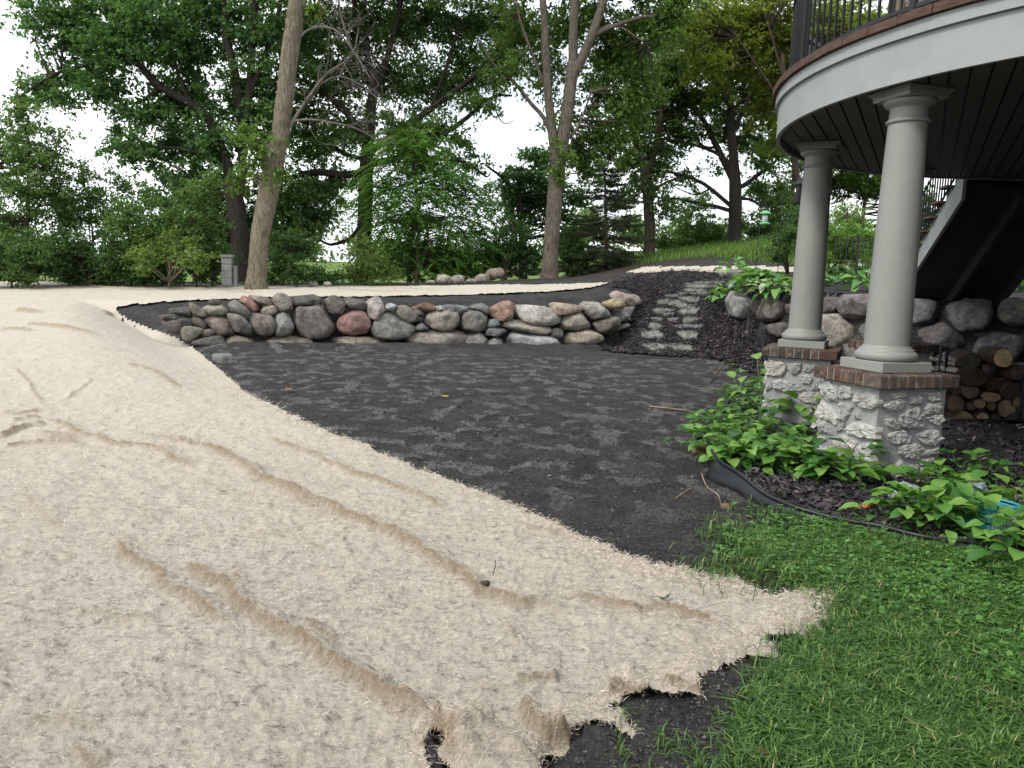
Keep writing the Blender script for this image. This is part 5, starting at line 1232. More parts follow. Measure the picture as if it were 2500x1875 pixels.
for l in ([(640, 88, 8), (672, 62, 7, -.2), (720, 62, 6, -.5), (760, 105, 5, -.8), (800, 170, 3, -1)], [(626, 275, 12), (650, 235, 10, -.1), (678, 195, 9, -.3), (705, 160, 7, -.5), (760, 120, 5, -.8), (775, 60, 4, -1)],
          [(627, 262, 7), (668, 258, 6, -.2), (712, 264, 6, -.3), (765, 276, 5, -.2), (820, 305, 3)], [(680, 190, 6, -.3), (730, 165, 5, -.4), (790, 190, 4, -.6), (840, 240, 3, -.8)], [(760, 105, 5, -.8), (738, 40, 5, -.9), (728, -30, 3, -1)]):
    p, r = limb_pts(l, 22.2, 3); dead_branch(p, r * .72, 0)
dead.v = [v - ash0 for v in dead.v]
dead.obj('dead_branch', BARK_DEAD, ash, True)

tree('maple_tree', 'big dark leafy tree with several upward limbs, behind the leaning trunk', 29,
    [(522, 612, 44), (518, 520, 40), (508, 440, 38), (500, 385, 36)],
    [[(500, 385, 24), (478, 317, 20), (440, 243, 18), (350, 190, 16), (310, 150, 15), (284, 105, 13), (254, 52, 11), (225, -20, 9), (190, -150, 5)], [(285, 135, 9), (235, 135, 8), (180, 142, 7), (120, 158, 6), (60, 195, 4)],
     [(508, 440, 22), (523, 373, 20), (520, 270, 19), (512, 180, 18), (498, 112, 17), (485, 37, 16), (478, -60, 13), (470, -220, 8)], [(515, 330, 18), (538, 209, 17), (545, 75, 16), (555, -40, 13), (570, -200, 8)], [(538, 209, 12), (562, 145, 11), (594, 37, 9), (620, -80, 6)],
     [(345, 190, 8), (300, 220, 6), (240, 225, 4)], [(440, 243, 9), (400, 200, 8), (370, 110, 6), (360, 20, 4)], [(480, 320, 10), (430, 330, 8), (360, 320, 5), (310, 330, 3)]],
    [(120, 40, 85, 45), (60, 45, 40, 30, 0, .5), (190, 85, 75, 60), (250, 110, 85, 60), (330, 60, 105, 80), (430, 110, 95, 90), (150, 165, 60, 30), (80, 185, 45, 24), (45, 215, 30, 20), (225, 195, 70, 35), (120, 210, 60, 30, 0, .7), (310, 250, 60, 40), (395, 215, 75, 60), (300, 325, 70, 40), (250, 285, 24, 20), (380, 330, 70, 60), (445, 310, 70, 75),
     (370, 420, 70, 50), (450, 420, 85, 75), (520, 230, 70, 90), (575, 90, 70, 90), (480, 500, 80, 60), (560, 470, 60, 60, 1.5), (420, 510, 70, 40), (580, 300, 45, 70, 2), (600, 200, 45, 70, 2), (250, 20, 110, 60), (470, 10, 110, 50), (180, -130, 170, 90), (400, -150, 190, 110), (590, -140, 150, 110), (640, 90, 60, 80, 2)],
    L_MAPLE, BARK_DARK, .15, .82, 21, .42)
tree('oak_tree', 'spreading dark oak with radiating limbs behind the feathery sapling', 32,
    [(783, 604, 36), (786, 540, 32), (788, 480, 31), (789, 420, 30), (792, 360, 29), (796, 300, 25), (802, 230, 20), (810, 150, 15)],
    [[(791, 370, 16), (740, 378, 15), (680, 370, 14), (622, 382, 10), (580, 400, 6)], [(796, 310, 15), (745, 240, 14), (700, 195, 12), (660, 110, 10), (640, 20, 7)], [(796, 330, 16), (860, 285, 15), (930, 235, 13), (1020, 168, 11), (1080, 110, 8), (1130, 60, 5)], [(802, 230, 14), (835, 130, 13), (862, 20, 11), (880, -100, 7)],
     [(805, 200, 13), (790, 100, 12), (762, 0, 10), (740, -130, 6)], [(786, 470, 9), (760, 512, 8), (722, 527, 7), (690, 520, 4)], [(792, 355, 15), (880, 335, 13), (960, 290, 11), (1010, 255, 9), (1060, 215, 7), (1100, 215, 4)], [(790, 345, 10), (740, 330, 9), (700, 300, 8), (660, 285, 6)], [(930, 235, 8), (960, 160, 7), (990, 70, 5)], [(890, 335, 8), (960, 345, 7), (1010, 352, 5), (1050, 380, 4), (1062, 370, 2)], [(1060, 215, 3), (1085, 265, 2), (1110, 260, 1)]],
    [(690, 60, 90, 70), (800, 50, 95, 75), (910, 45, 95, 70), (1020, 60, 90, 70), (690, 190, 75, 60), (760, 150, 70, 60), (850, 170, 80, 55), (930, 190, 80, 55), (1010, 150, 70, 60), (1080, 130, 50, 60), (680, 320, 60, 50), (720, 390, 80, 32), (650, 420, 60, 45), (630, 490, 55, 40), (700, 460, 45, 35), (770, 270, 60, 50),
     (960, 290, 75, 32), (870, 290, 70, 50), (1030, 225, 45, 24), (1000, 350, 55, 22, 0, .8), (900, 350, 60, 40), (650, 250, 55, 60), (690, 500, 30, 25, 0, .6), (620, 450, 60, 60), (690, 425, 60, 34), (610, 530, 50, 45), (730, 300, 50, 40), (660, 470, 40, 34), (760, -140, 190, 100), (960, -130, 180, 100), (580, 380, 50, 35, 0, .8), (1100, 40, 60, 60)],
    L_OAK, BARK_DARK, .14, .80, 31, .42)
tree('forked_tree', 'grey brown trunk forking into three upright stems, right of centre on the brown soil', 26.5,
    [(1187, 602, 38), (1190, 540, 33), (1194, 480, 33), (1199, 420, 33), (1204, 370, 34), (1207, 325, 38)],
    [[(1203, 350, 24), (1193, 285, 20), (1186, 220, 18), (1181, 140, 17), (1176, 60, 15), (1170, -60, 13), (1160, -200, 8)], [(1209, 340, 30), (1218, 285, 27), (1228, 225, 26), (1236, 170, 25), (1240, 140, 24)], [(1238, 165, 20), (1239, 90, 19), (1243, 20, 18), (1248, -80, 14), (1250, -220, 8)], [(1240, 160, 20), (1258, 122, 20), (1278, 75, 19), (1296, 20, 17), (1320, -60, 14), (1360, -200, 8)],
     [(1276, 80, 10), (1320, 58, 9), (1380, 38, 8), (1435, 30, 7), (1500, 20, 4)], [(1196, 305, 10), (1175, 255, 9), (1150, 225, 8), (1110, 175, 7), (1070, 140, 5), (1040, 90, 3)], [(1183, 200, 7), (1150, 120, 6), (1120, 40, 5), (1105, -40, 3)], [(1282, 70, 6), (1330, 55, 5), (1400, 95, 3)], [(1215, 310, 6), (1250, 270, 5), (1275, 200, 3)]],
    [(1130, 70, 60, 70), (1180, 150, 42, 60, 1), (1205, 60, 50, 60, 1.2), (1270, 30, 60, 50, 1), (1330, 110, 65, 65), (1390, 60, 70, 60), (1300, 190, 60, 50), (1370, 190, 60, 60), (1210, 330, 32, 26, -.2, .8), (1225, 250, 30, 45, .3, .45), (1290, 285, 60, 50, 1), (1260, 350, 50, 45, 1.5), (1330, 300, 50, 60), (1440, 30, 60, 50), (1100, 150, 45, 40, 0, .6), (1300, -120, 170, 90), (1150, -130, 130, 90), (1460, -100, 120, 80), (1205, 375, 18, 22, -.2, .6)],
    L_LOCUST, BARK_MID, .13, .80, 41, .38)
tree('oak_tree', 'dark leafy oak seen low behind the forked trunk', 36, [(1130, 600, 18), (1128, 500, 16), (1120, 420, 14), (1125, 360, 10)], [[(1120, 420, 8), (1080, 380, 6), (1050, 360, 4)], [(1124, 400, 8), (1160, 370, 6), (1200, 350, 4)]],
    [(1140, 385, 55, 30), (1120, 430, 65, 40), (1170, 430, 50, 50), (1100, 400, 40, 26), (1160, 340, 40, 30), (1130, 480, 55, 30, 0, .7), (1230, 430, 40, 50), (1240, 500, 40, 40)], L_MAPLE, BARK_DARK, .16, .8, 45, .45)
tree('slender_tree', 'slim dark double stemmed tree between the spruce and the dark limbed tree', 33.5,
    [(1403, 560, 26), (1404, 500, 23), (1401, 440, 22), (1396, 390, 22), (1392, 355, 20)], [[(1394, 375, 12), (1376, 318, 11), (1362, 260, 9), (1350, 190, 6), (1345, 80, 4)], [(1396, 380, 14), (1412, 335, 13), (1424, 280, 12), (1432, 220, 9), (1440, 120, 6), (1450, 0, 4)], [(1400, 430, 6), (1430, 400, 5), (1470, 385, 3)]],
    [(1360, 260, 60, 50), (1420, 230, 70, 60), (1370, 350, 55, 45), (1430, 330, 55, 50), (1350, 420, 35, 40), (1470, 280, 60, 40), (1410, 410, 40, 40, 0, .7), (1440, 150, 80, 60), (1370, 130, 70, 60), (1440, 450, 40, 30, 0, .6), (1360, 490, 30, 40, 0, .6)], L_OAK, BARK_BROWN, .14, .78, 51, .42)
tree('limbed_tree', 'dark trunk with long crooked limbs reaching left, on the grassy rise near the deck', 34,
    [(1584, 538, 32), (1587, 490, 27), (1588, 448, 27), (1588, 400, 25), (1585, 350, 20), (1581, 300, 17), (1577, 224, 14), (1571, 112, 11), (1568, -20, 7)],
    [[(1586, 395, 15), (1565, 350, 14), (1547, 313, 13), (1521, 261, 11), (1480, 209, 9), (1440, 165, 6), (1400, 130, 4)], [(1588, 452, 10), (1573, 440, 9), (1529, 403, 8), (1491, 384, 7), (1435, 373, 5), (1390, 378, 3)], [(1588, 458, 9), (1545, 446, 8), (1510, 440, 7), (1454, 429, 5), (1410, 440, 3)], [(1589, 410, 10), (1615, 395, 9), (1644, 373, 8), (1674, 350, 6), (1700, 320, 4)],
     [(1583, 360, 9), (1560, 338, 8), (1529, 321, 7), (1480, 305, 6), (1435, 295, 4)], [(1580, 290, 9), (1610, 230, 8), (1640, 150, 6), (1660, 60, 4)], [(1550, 318, 6), (1520, 315, 5), (1490, 280, 3)], [(1578, 235, 8), (1545, 170, 7), (1510, 90, 5)], [(1535, 408, 4), (1500, 420, 3), (1460, 405, 2)], [(1588, 430, 7), (1620, 430, 6), (1650, 445, 4)]],
    [(1480, 110, 90, 70), (1560, 90, 85, 80), (1640, 90, 80, 80), (1500, 210, 80, 45), (1580, 200, 80, 60), (1650, 220, 60, 70), (1620, 310, 55, 45), (1560, 280, 50, 36), (1660, 340, 45, 50), (1640, 410, 40, 36), (1480, 300, 40, 22, 0, .5), (1540, 355, 26, 18, 0, .5), (1500, 400, 36, 16, 0, .45), (1450, 385, 36, 16, 0, .45), (1440, 440, 36, 16, 0, .45), (1550, -110, 180, 100), (1680, -60, 120, 100), (1530, 450, 34, 24, 0, .4), (1680, 430, 34, 40), (1610, 480, 28, 24, 0, .6)],
    L_OAK, BARK_DARK, .14, .80, 61, .42)
tree('sunny_tree', 'leafy tree tinted sunlit yellow green at the top beside the deck railing', 30, [(1735, 560, 16), (1730, 440, 14), (1715, 340, 13), (1700, 240, 11), (1690, 120, 8)], [[(1712, 330, 8), (1740, 240, 7), (1770, 100, 5)], [(1700, 240, 7), (1640, 150, 6), (1590, 80, 4)], [(1695, 180, 6), (1660, 60, 4)]],
    [(1560, 40, 85, 45), (1640, 60, 80, 70), (1690, 150, 42, 80), (1600, 140, 70, 50), (1520, 130, 50, 40, 0, .7), (1660, 230, 45, 50), (1690, 300, 30, 40), (1740, 80, 60, 90), (1790, 60, 70, 70), (1480, 60, 60, 40, 0, .7), (1660, -50, 110, 50, 1, .6), (1860, 60, 60, 60)], L_SUNLIT, BARK_BROWN, .13, .85, 71, .36)
tree('back_tree', 'green tree behind the deck columns with a slim trunk and open sky around it', 38, [(1712, 560, 11), (1712, 440, 9), (1716, 370, 8), (1722, 320, 6)], [[(1712, 430, 6), (1690, 400, 5), (1672, 370, 3)], [(1715, 380, 5), (1760, 350, 4), (1830, 345, 3)], [(1862, 520, 9), (1866, 450, 8), (1880, 410, 6)]],
    [(1830, 395, 55, 28), (1880, 400, 46, 26), (1780, 400, 45, 30), (1700, 420, 36, 36), (1720, 470, 30, 30), (1930, 410, 60, 40), (1850, 350, 80, 40), (1980, 460, 50, 60), (1760, 340, 60, 50)], L_LOCUST, BARK_BROWN, .14, .85, 81, .4)
tree('tall_shrub', 'tall light green leafy shrub at the far left edge', 23.5, [(58, 612, 10), (60, 480, 8), (62, 330, 6), (60, 250, 4)], [[(60, 480, 5), (110, 400, 4), (130, 320, 3)], [(60, 420, 5), (20, 350, 4), (10, 280, 3)]],
    [(60, 265, 45, 40), (40, 330, 55, 50), (95, 340, 60, 50), (50, 410, 70, 55), (110, 420, 60, 50), (20, 240, 30, 26, 0, .7), (130, 300, 26, 30, 0, .6), (-60, 350, 70, 120), (30, 490, 70, 50)], L_SHRUB, BARK_BROWN, .09, 1.15, 101, .30, cat='shrub', group='shrubs along the left edge')
def shrub(label, Y, x, blobs, mat, leaf=.09, dens=.8, seed=0, name='shrub', bark=None, stems=5, base=608, clump=.28):
    rg_ = np.random.default_rng(seed); b0 = blobs[0]
    limbs = [[(x + rg_.uniform(-8, 8), base, 3.2), (x + (b[0] - x) * .5 + rg_.uniform(-8, 8), base + (b[1] - base) * .55, 2.6, rg_.uniform(-.3, .3)), (b[0], b[1] - b[3] * .3, 1.4, rg_.uniform(-.3, .3))] for b in (blobs * 5)[:stems]]
    dens = dens * 1.9
    return tree(name, label, Y, [(x, base, 4), (x + 2, base + (b0[1] - base) * .5, 3), (b0[0], b0[1], 2)], limbs, blobs, mat, bark or BARK_BROWN, leaf, dens, seed, clump, .2, 'shrubs along the left edge' if x < 520 else 'undergrowth between the trunks', cat='shrub')
shrub('dense mid green shrub low at the far left, above the blanket edge', 22.6, 60, [(60, 555, 75, 50), (20, 570, 50, 40), (110, 575, 45, 36), (-50, 560, 60, 60)], L_SHRUBD, .085, .9, 111)
shrub('airy pale green shrub with sky showing through, second from the left', 24.5, 200, [(190, 420, 60, 45, 0, .6), (150, 470, 60, 50), (230, 470, 55, 50, 0, .6), (260, 400, 40, 34, 0, .45), (175, 370, 40, 30, 0, .4), (310, 420, 36, 36, 0, .4)], L_SHRUB, .085, .75, 112)
shrub('dark green rounded shrub low between the left shrubs', 23, 190, [(180, 560, 70, 46), (140, 530, 50, 40), (240, 550, 50, 50)], L_SHRUBD, .08, .95, 113)
shrub('broad green shrub left of the spiky one', 23.6, 310, [(300, 520, 65, 50), (350, 490, 60, 50), (270, 480, 45, 40), (330, 560, 70, 40)], L_SHRUB, .085, .9, 114)
shrub('tall spiky bright green shrub rising to a point left of the leaning trunk', 22.8, 425, [(430, 480, 50, 50), (440, 420, 30, 40), (455, 385, 14, 26), (400, 430, 30, 34, 0, .7), (395, 500, 45, 45), (450, 540, 36, 40), (425, 400, 12, 22, 0, .8)], L_SHRUB, .08, .9, 115, stems=7)
shrub('yellow green shrub with bare pale stems in front of the spiky shrub', 22.2, 365, [(360, 545, 60, 26), (420, 560, 36, 22), (310, 565, 36, 22), (390, 520, 40, 22, 0, .7)], L_SHRUBY, .10, .7, 116, stems=12, bark=BARK_ASH)
shrub('small yellowing weedy bush at the left end of the blanket', 22.0, 25, [(25, 590, 34, 16, 0, .8), (70, 596, 26, 11, 0, .8)], L_SHRUBY, .09, .8, 117)
shrub('dark low bush directly left of the concrete block pillar', 23.4, 460, [(465, 570, 30, 34), (440, 585, 34, 24), (475, 540, 22, 26)], L_SHRUBD, .08, .95, 118)
shrub('dark leafy undergrowth along the blanket edge under the airy shrub', 23.8, 230, [(230, 590, 70, 22), (290, 592, 60, 20), (170, 594, 50, 18), (350, 590, 50, 20)], L_SHRUBD, .085, 1.1, 119)
shrub('dark bush right of the leaning trunk', 23.8, 610, [(605, 570, 36, 40), (640, 590, 36, 20), (600, 530, 30, 30, 0, .8), (585, 600, 24, 12), (640, 530, 40, 36)], L_SHRUBD, .09, .9, 121)
shrub('low leafy bush in front of the distant green field', 24.4, 690, [(685, 596, 36, 15), (720, 602, 30, 10), (665, 600, 20, 12)], L_SHRUBD, .085, .9, 122)
shrub('olive green bush at the foot of the oak trunk', 25, 790, [(790, 575, 40, 34), (765, 590, 30, 22), (830, 585, 36, 26), (785, 535, 24, 30, 0, .7)], L_SHRUBY, .08, .85, 123)
shrub('shadowy dark bush behind the sapling stem', 31.5, 880, [(870, 560, 60, 45), (930, 560, 60, 45), (980, 575, 50, 30), (900, 480, 60, 50, 0, .5)], L_SHRUBD, .10, .9, 124)
shrub('grey green bushy undergrowth between the sapling and the forked tree', 29, 1090, [(1090, 545, 60, 45), (1140, 560, 50, 35), (1060, 570, 40, 28), (1110, 500, 46, 36, 0, .5)], L_SHRUBD, .09, .9, 125)
shrub('dark shrub behind the right side of the forked trunk', 30, 1235, [(1235, 550, 40, 36), (1265, 565, 36, 26), (1220, 520, 26, 30, 0, .7)], L_SHRUBD, .10, .95, 126, base=585)
shrub('thin brushy undergrowth with sky behind, right of the slim double stemmed tree', 37, 1460, [(1460, 540, 40, 24), (1500, 525, 40, 26, 0, .7), (1430, 520, 26, 30, 0, .6), (1490, 480, 50, 30, 0, .35)], L_SHRUB, .11, .8, 127, base=560)
shrub('leafy brush left of the dark limbed trunk', 38, 1540, [(1540, 520, 30, 26), (1520, 490, 30, 30, 0, .5), (1560, 500, 26, 26, 0, .6), (1500, 440, 40, 30, 0, .3)], L_SHRUB, .11, .8, 128, base=545)
shrub('dark bushes right of the dark limbed trunk', 37, 1640, [(1640, 510, 36, 30), (1670, 480, 36, 36), (1620, 530, 26, 16), (1660, 530, 40, 20)], L_SHRUBD, .11, .9, 129, base=540)
shrub('dark green bush just left of the middle column', 21, 1700, [(1705, 510, 32, 36), (1690, 550, 26, 24), (1720, 470, 22, 26, 0, .8)], L_SHRUBD, .06, .95, 130, base=590, clump=.2)
shrub('big rounded bright green bush seen between the two columns', 22, 1830, [(1830, 480, 46, 40), (1800, 510, 36, 36), (1860, 510, 40, 34), (1825, 545, 50, 24)], L_BRIGHT, .055, 1.0, 131, base=590, clump=.2)
shrub('green shrub behind the iron fence at the right edge', 20, 2190, [(2190, 530, 40, 40), (2150, 560, 30, 30), (2240, 540, 50, 60)], L_SHRUB, .07, .95, 132, base=600, clump=.22)

# feathery sapling: compound leaves on a slim stem
def fronds(P, D, L, rg_):
    n = len(P); Cs, As, Ns, Ls, tn = [], [], [], [], []
    for i in range(n):
        d = unit(D[i]); side = unit(np.cross(d, [0, 0, 1.])); k = 9; tt = np.linspace(.15, 1, k); tb = rg_.uniform(.25, .85)
        c = P[i] + d * (tt * L[i])[:, None] + np.array([0, 0, -1]) * (.55 * tt ** 1.6 * L[i])[:, None]
        for s in (-1, 1):
            a = unit(d * .55 + side * s * .9 + np.array([0, 0, -.45]) + rg_.normal(0, .1, (k, 3))); Cs.append(c); As.append(a); Ns.append(unit(np.tile([0, 0, 1.], (k, 1)) + rg_.normal(0, .25, (k, 3)))); Ls.append(L[i] * .24 * (1 - .3 * tt)); tn.append(np.clip(tb + rg_.normal(0, .1, k), 0, 1))
    C, A, N, L_ = map(np.concatenate, (Cs, As, Ns, Ls)); V, F = leaf_cards(C, A, N, L_, L_ * .5, .12); return V, F, np.repeat(np.concatenate(tn), 4)
rg = np.random.default_rng(91); YS = 29.2
stem, sr = limb_pts([(900, 608, 11), (903, 540, 9), (905, 470, 8), (898, 400, 7), (890, 330, 5), (885, 290, 3)], YS, 5)
mb = MB().tube(np.vstack([stem[0] - [0, 0, .4], stem]), np.r_[sr[0], sr], 10)
Pf, Df, Lf = [], [], []
for (x, y, rx, ry, w) in [(850, 310, 60, 36, .8), (905, 320, 70, 45, 1), (840, 380, 60, 45, 1), (960, 390, 75, 55, 1.1), (900, 420, 90, 50, 1), (1020, 430, 50, 50, .9), (1035, 500, 45, 45, 1), (970, 500, 70, 50, 1.2), (860, 470, 70, 45, 1), (830, 540, 46, 40, .8), (1000, 560, 56, 36, 1.3), (945, 575, 46, 24, 1.2), (1045, 560, 24, 30, 1), (790, 430, 40, 40, .7), (890, 530, 40, 30, .6), (1055, 590, 18, 16, .8)]:
    k = 1.1302 / FPX * YS; n = int(rx * ry * w / 24)
    for _ in range(n):
        d = unit(rg.normal(0, 1, 3)); q = rg.uniform() ** .5; p = w3((x, y), YS) + d * q * np.array([rx * k, (rx + ry) / 2 * k * .8, ry * k]); p[2] = max(p[2], height(p[0], p[1]) + .12)
        out = p - stem[np.argmin(abs(stem[:, 2] - p[2]))]; out[2] *= .2
        Pf.append(p); Df.append(unit(out) * .7 + rg.normal(0, .7, 3) * [1, 1, .5]); Lf.append(rg.uniform(.5, .85))
Pf, Df, Lf = map(np.array, (Pf, Df, Lf))
for i in range(0, len(Pf), 9):
    s = stem[max(2, np.argmin(abs(stem[:, 2] - Pf[i][2] + .35)))]; m = (s + Pf[i]) / 2 + np.array([0, 0, .12]); mb.tube([s, m, Pf[i]], [.018, .012, .006], 4, False)
V, F, t = fronds(Pf, Df, Lf, rg)
sap = thing('feathery_sapling', 'green sapling with drooping feathery compound leaves in the middle, behind the stone border', 'tree', tuple(stem[0]), 0, TREES)
mb.v = [v - stem[0] for v in mb.v]; mb.obj('trunk', BARK_BROWN, sap, True); link('crown', mesh('crown', V - stem[0], F, L_WALNUT, False, dict(tint=t)), sap)

# spruce
rg = np.random.default_rng(93); YP = 29.5
b0, tp_ = w3((1312, 578), YP), w3((1306, 318), YP); Hh = tp_[2] - b0[2]
mb = MB().tube(np.linspace(b0 - [0, 0, .4], tp_, 8), np.linspace(.10, .012, 8), 8); Cs, As, Ns, Ls = [], [], [], []
for k in range(170):
    q = rg.uniform(.0, .98); p0 = b0 + (tp_ - b0) * q; L = (.20 + 1.95 * (1 - q) ** .85) * rg.uniform(.6, 1.05) * (1.1 if q > .12 else .8); a = rg.uniform(0, 2 * math.pi)
    d = np.array([math.cos(a), math.sin(a), .12 - .22 * (1 - q)]); pts = np.array([p0 + d * L * t + np.array([0, 0, -.10 * L * math.sin(t * 2.6)]) for t in np.linspace(0, 1, 6)])
    mb.tube(pts, np.linspace(.018, .005, 6), 4, False)
    side = np.array([-math.sin(a), math.cos(a), 0])
    n = int(190 * L); t = rg.uniform(.12, 1.03, n); s = rg.uniform(-1, 1, n) * .42 * L * (1.05 - t)
    c = p0 + d * (L * t)[:, None] + np.c_[np.zeros((n, 2)), -.10 * L * np.sin(t * 2.6)] + side * s[:, None] + np.c_[np.zeros((n, 2)), -abs(s) * .25 + rg.normal(0, .02, n)]
    Cs.append(c); As.append(unit(d * .8 + side * np.sign(s)[:, None] * .7 + rg.normal(0, .3, (n, 3)))); Ns.append(unit(rg.normal(0, .5, (n, 3)) + [0, 0, 1])); Ls.append(rg.uniform(.06, .13, n))
C, A, N, L_ = map(np.concatenate, (Cs, As, Ns, Ls)); V, F = leaf_cards(C, A, N, L_, L_ * .28, .3)
spr = thing('spruce_tree', 'small sparse olive spruce with layered drooping branches, right of the forked trunk', 'tree', tuple(b0), 0, TREES)
mb.v = [v - b0 for v in mb.v]; mb.obj('trunk', BARK_MID, spr, True); link('crown', mesh('crown', V - b0, F, L_SPRUCE, False, dict(tint=np.repeat(np.clip(rg.normal(.62, .25, len(C)), 0, 1), 4))), spr)

# far trees beyond the field
rg = np.random.default_rng(95); V_, F_, t_, nv = [], [], [], 0
for k in range(60):
    x = -150 + k * 6 + rg.uniform(-3, 3); y = 165 + rg.uniform(-14, 22); z = float(height(x, y)); hh = rg.uniform(3.5, 8.0)
    V, F, t, _ = foliage([(np.array([x, y, z + hh * .5]), (hh * .75, hh * .6, hh * .55), 1)], 1.0, 1.0, rg, .2, 2.6); V_.append(V); F_.append(F + nv); t_.append(t); nv += len(V)
print('leaves', NLEAF[0])
o = link('distant_trees', mesh('distant_trees', np.concatenate(V_), np.concatenate(F_), L_FAR, False, dict(tint=np.concatenate(t_)))); o['kind'] = 'stuff'

# grassy rise
def blades(name, P, H, W, mat, lean=.5, seg=2):
    n = len(P); a = rng.uniform(0, 2 * math.pi, n); d = np.c_[np.cos(a), np.sin(a), np.zeros(n)]; s = np.c_[-np.sin(a), np.cos(a), np.zeros(n)]
    H = H * rng.uniform(.45, 1.3, n); W = W * rng.uniform(.7, 1.3, n); ln = lean * rng.uniform(.2, 1.6, n)
    m = P + np.c_[np.zeros((n, 2)), H * .6] + d * (H * ln * .3)[:, None]; e = P + np.c_[np.zeros((n, 2)), H * (1 - .3 * ln)] + d * (H * ln)[:, None]
    V = np.stack([P - s * W[:, None] * .4, P + s * W[:, None] * .4, m - s * W[:, None] * .5, m + s * W[:, None] * .5, e], 1).reshape(-1, 3); k = np.arange(n)[:, None] * 5
    return mesh(name, V, [k + np.array([0, 1, 3, 2]), k + np.array([2, 3, 4])], mat, False, dict(tint=np.repeat(np.clip(rng.normal(.45, .24, n), 0, 1), 5)))
u, v = rng.uniform(1380, 2520, 70000), rng.uniform(540, 662, 70000); k = in_poly(u, v, HILL_POLY); q = ground_pt(u[k], v[k]); q = q[(q[:, 1] > 19) & (q[:, 1] < 45)]
q[:, :2] += rng.normal(0, .3, (len(q), 2)); q = lift_to(q)
o = link('hill_grass', blades('hill_grass', q[:19000], .20, .021, L_HILL, .5)); o['kind'] = 'stuff'

# ------------------------------------------------------------------ lawn and clover
def world_in(poly, n, box):
    x, y = rng.uniform(box[0], box[1], n), rng.uniform(box[2], box[3], n); z = height(x, y); px, py = proj(np.stack([x, y, z], -1)); px, py = np.nan_to_num(px, nan=-1e4), np.nan_to_num(py, nan=1e5)
    jx, jy = px + 40 * fbm(x * 3, y * 3, 131) + rng.normal(0, 40, n), py + 24 * fbm(x * 3, y * 3, 132) + rng.normal(0, 24, n)
    k = in_poly(jx, jy, poly) & (px < 2750) & (py < 2050); return np.stack([x[k], y[k], z[k]], -1)
q = lift_to(world_in(LAWN_POLY, 640000, (.3, 5.2, 1.5, 5.6)))
r = np.hypot(q[:, 0], q[:, 1]); keep = rng.uniform(0, 1, len(q)) < np.clip(2.4 / r, .30, .62) * np.clip(.75 + 3.2 * fbm(q[:, 0] * 2.2, q[:, 1] * 2.2, 133), .12, 1); q = q[keep]
print('blades', len(q))
lawn = link('lawn_grass', blades('lawn_grass', q[:95000], .072, .0054, L_GRASS, 1.1)); lawn['kind'] = 'stuff'
q2 = lift_to(world_in(LAWN_POLY, 60000, (.3, 5.2, 1.5, 5.6))); g_ = fbm(q2[:, 0] * 1.3, q2[:, 1] * 1.3, 134) + .22 * (q2[:, 0] + q2[:, 1] - 6.3); q2 = q2[g_ > rng.uniform(-.12, .2, len(q2))][:6000]
n = len(q2); a = rng.uniform(0, 2 * math.pi, n); Cs, As, Ns = [], [], []
h_ = rng.uniform(.02, .06, n); ti = np.clip(rng.normal(.5, .22, n), 0, 1)
V_, F_ = [], []
for k in range(3):
    aa = a + k * 2.094; ax = np.c_[np.cos(aa), np.sin(aa), rng.normal(.1, .25, n)]; s = np.c_[-np.sin(aa), np.cos(aa), rng.normal(0, .15, n)]; L = (rng.uniform(.009, .020, n) * np.where(rng.uniform(0, 1, n) > .8, 1.6, 1))[:, None]; c = q2 + np.c_[np.zeros((n, 2)), h_]
    V = np.stack([c, c + ax * L * .6 + s * L * .55, c + ax * L * 1.15 + s * L * .35, c + ax * L * 1.15 - s * L * .35, c + ax * L * .6 - s * L * .55], 1).reshape(-1, 3); V_.append(V); F_.append(np.arange(len(V)).reshape(-1, 5) + k * 5 * n)
o = link('clover', mesh('clover', np.concatenate(V_), np.concatenate(F_), L_CLOVER, False, dict(tint=np.tile(np.repeat(ti, 5), 3)))); o['kind'] = 'stuff'
# stray tufts on the bare soil near the lawn
q3 = lift_to(scatter_poly([(1500, 1745), (1800, 1640), (1900, 1620), (1830, 1800), (1760, 1900), (1500, 1900)], 900)); o = link('grass_tufts', blades('grass_tufts', q3[fbm(q3[:, 0] * 5, q3[:, 1] * 5, 140) > .03], .05, .004, L_GRASS, 1.0)); o['kind'] = 'stuff'

# ------------------------------------------------------------------ broad-leaved plants, leaf by leaf
def leaf_mesh(name, mat, wid=.55, fold=.18, droop=.35, lobes=0, pet=.5, seed=0):
    """leaf of unit length along +Y from a stalk that starts at the origin"""
    r = np.random.default_rng(seed); t = np.linspace(0, 1, 7); prof = np.sin(np.pi * t ** .78) ** .85 * wid / 2; prof[0] = .012; prof[-1] = .004
    if lobes: prof = prof * (1 + .35 * np.cos(t * math.pi * 2 * lobes))
    y = pet + t; z = pet * .75 - droop * t ** 1.8 + .25 * t; V, F = [], []
    for i in range(7):
        wv = .03 * math.sin(i * 2.1 + seed)
        V += [(-prof[i], y[i], z[i] + fold * prof[i] * 1.2 + wv), (0, y[i], z[i]), (prof[i], y[i], z[i] + fold * prof[i] * 1.2 - wv)]
    F = [(3 * i + a, 3 * i + a + 1, 3 * i + a + 4, 3 * i + a + 3) for i in range(6) for a in (0, 1)]
    k = len(V); V += [(-.012, 0, 0), (.012, 0, 0), (.010, pet * .6, pet * .5), (-.010, pet * .6, pet * .5), (.008, pet, pet * .75), (-.008, pet, pet * .75)]
    F += [(k, k + 1, k + 2, k + 3), (k + 3, k + 2, k + 4, k + 5)]
    return mesh(name, V, np.array(F), mat, True)
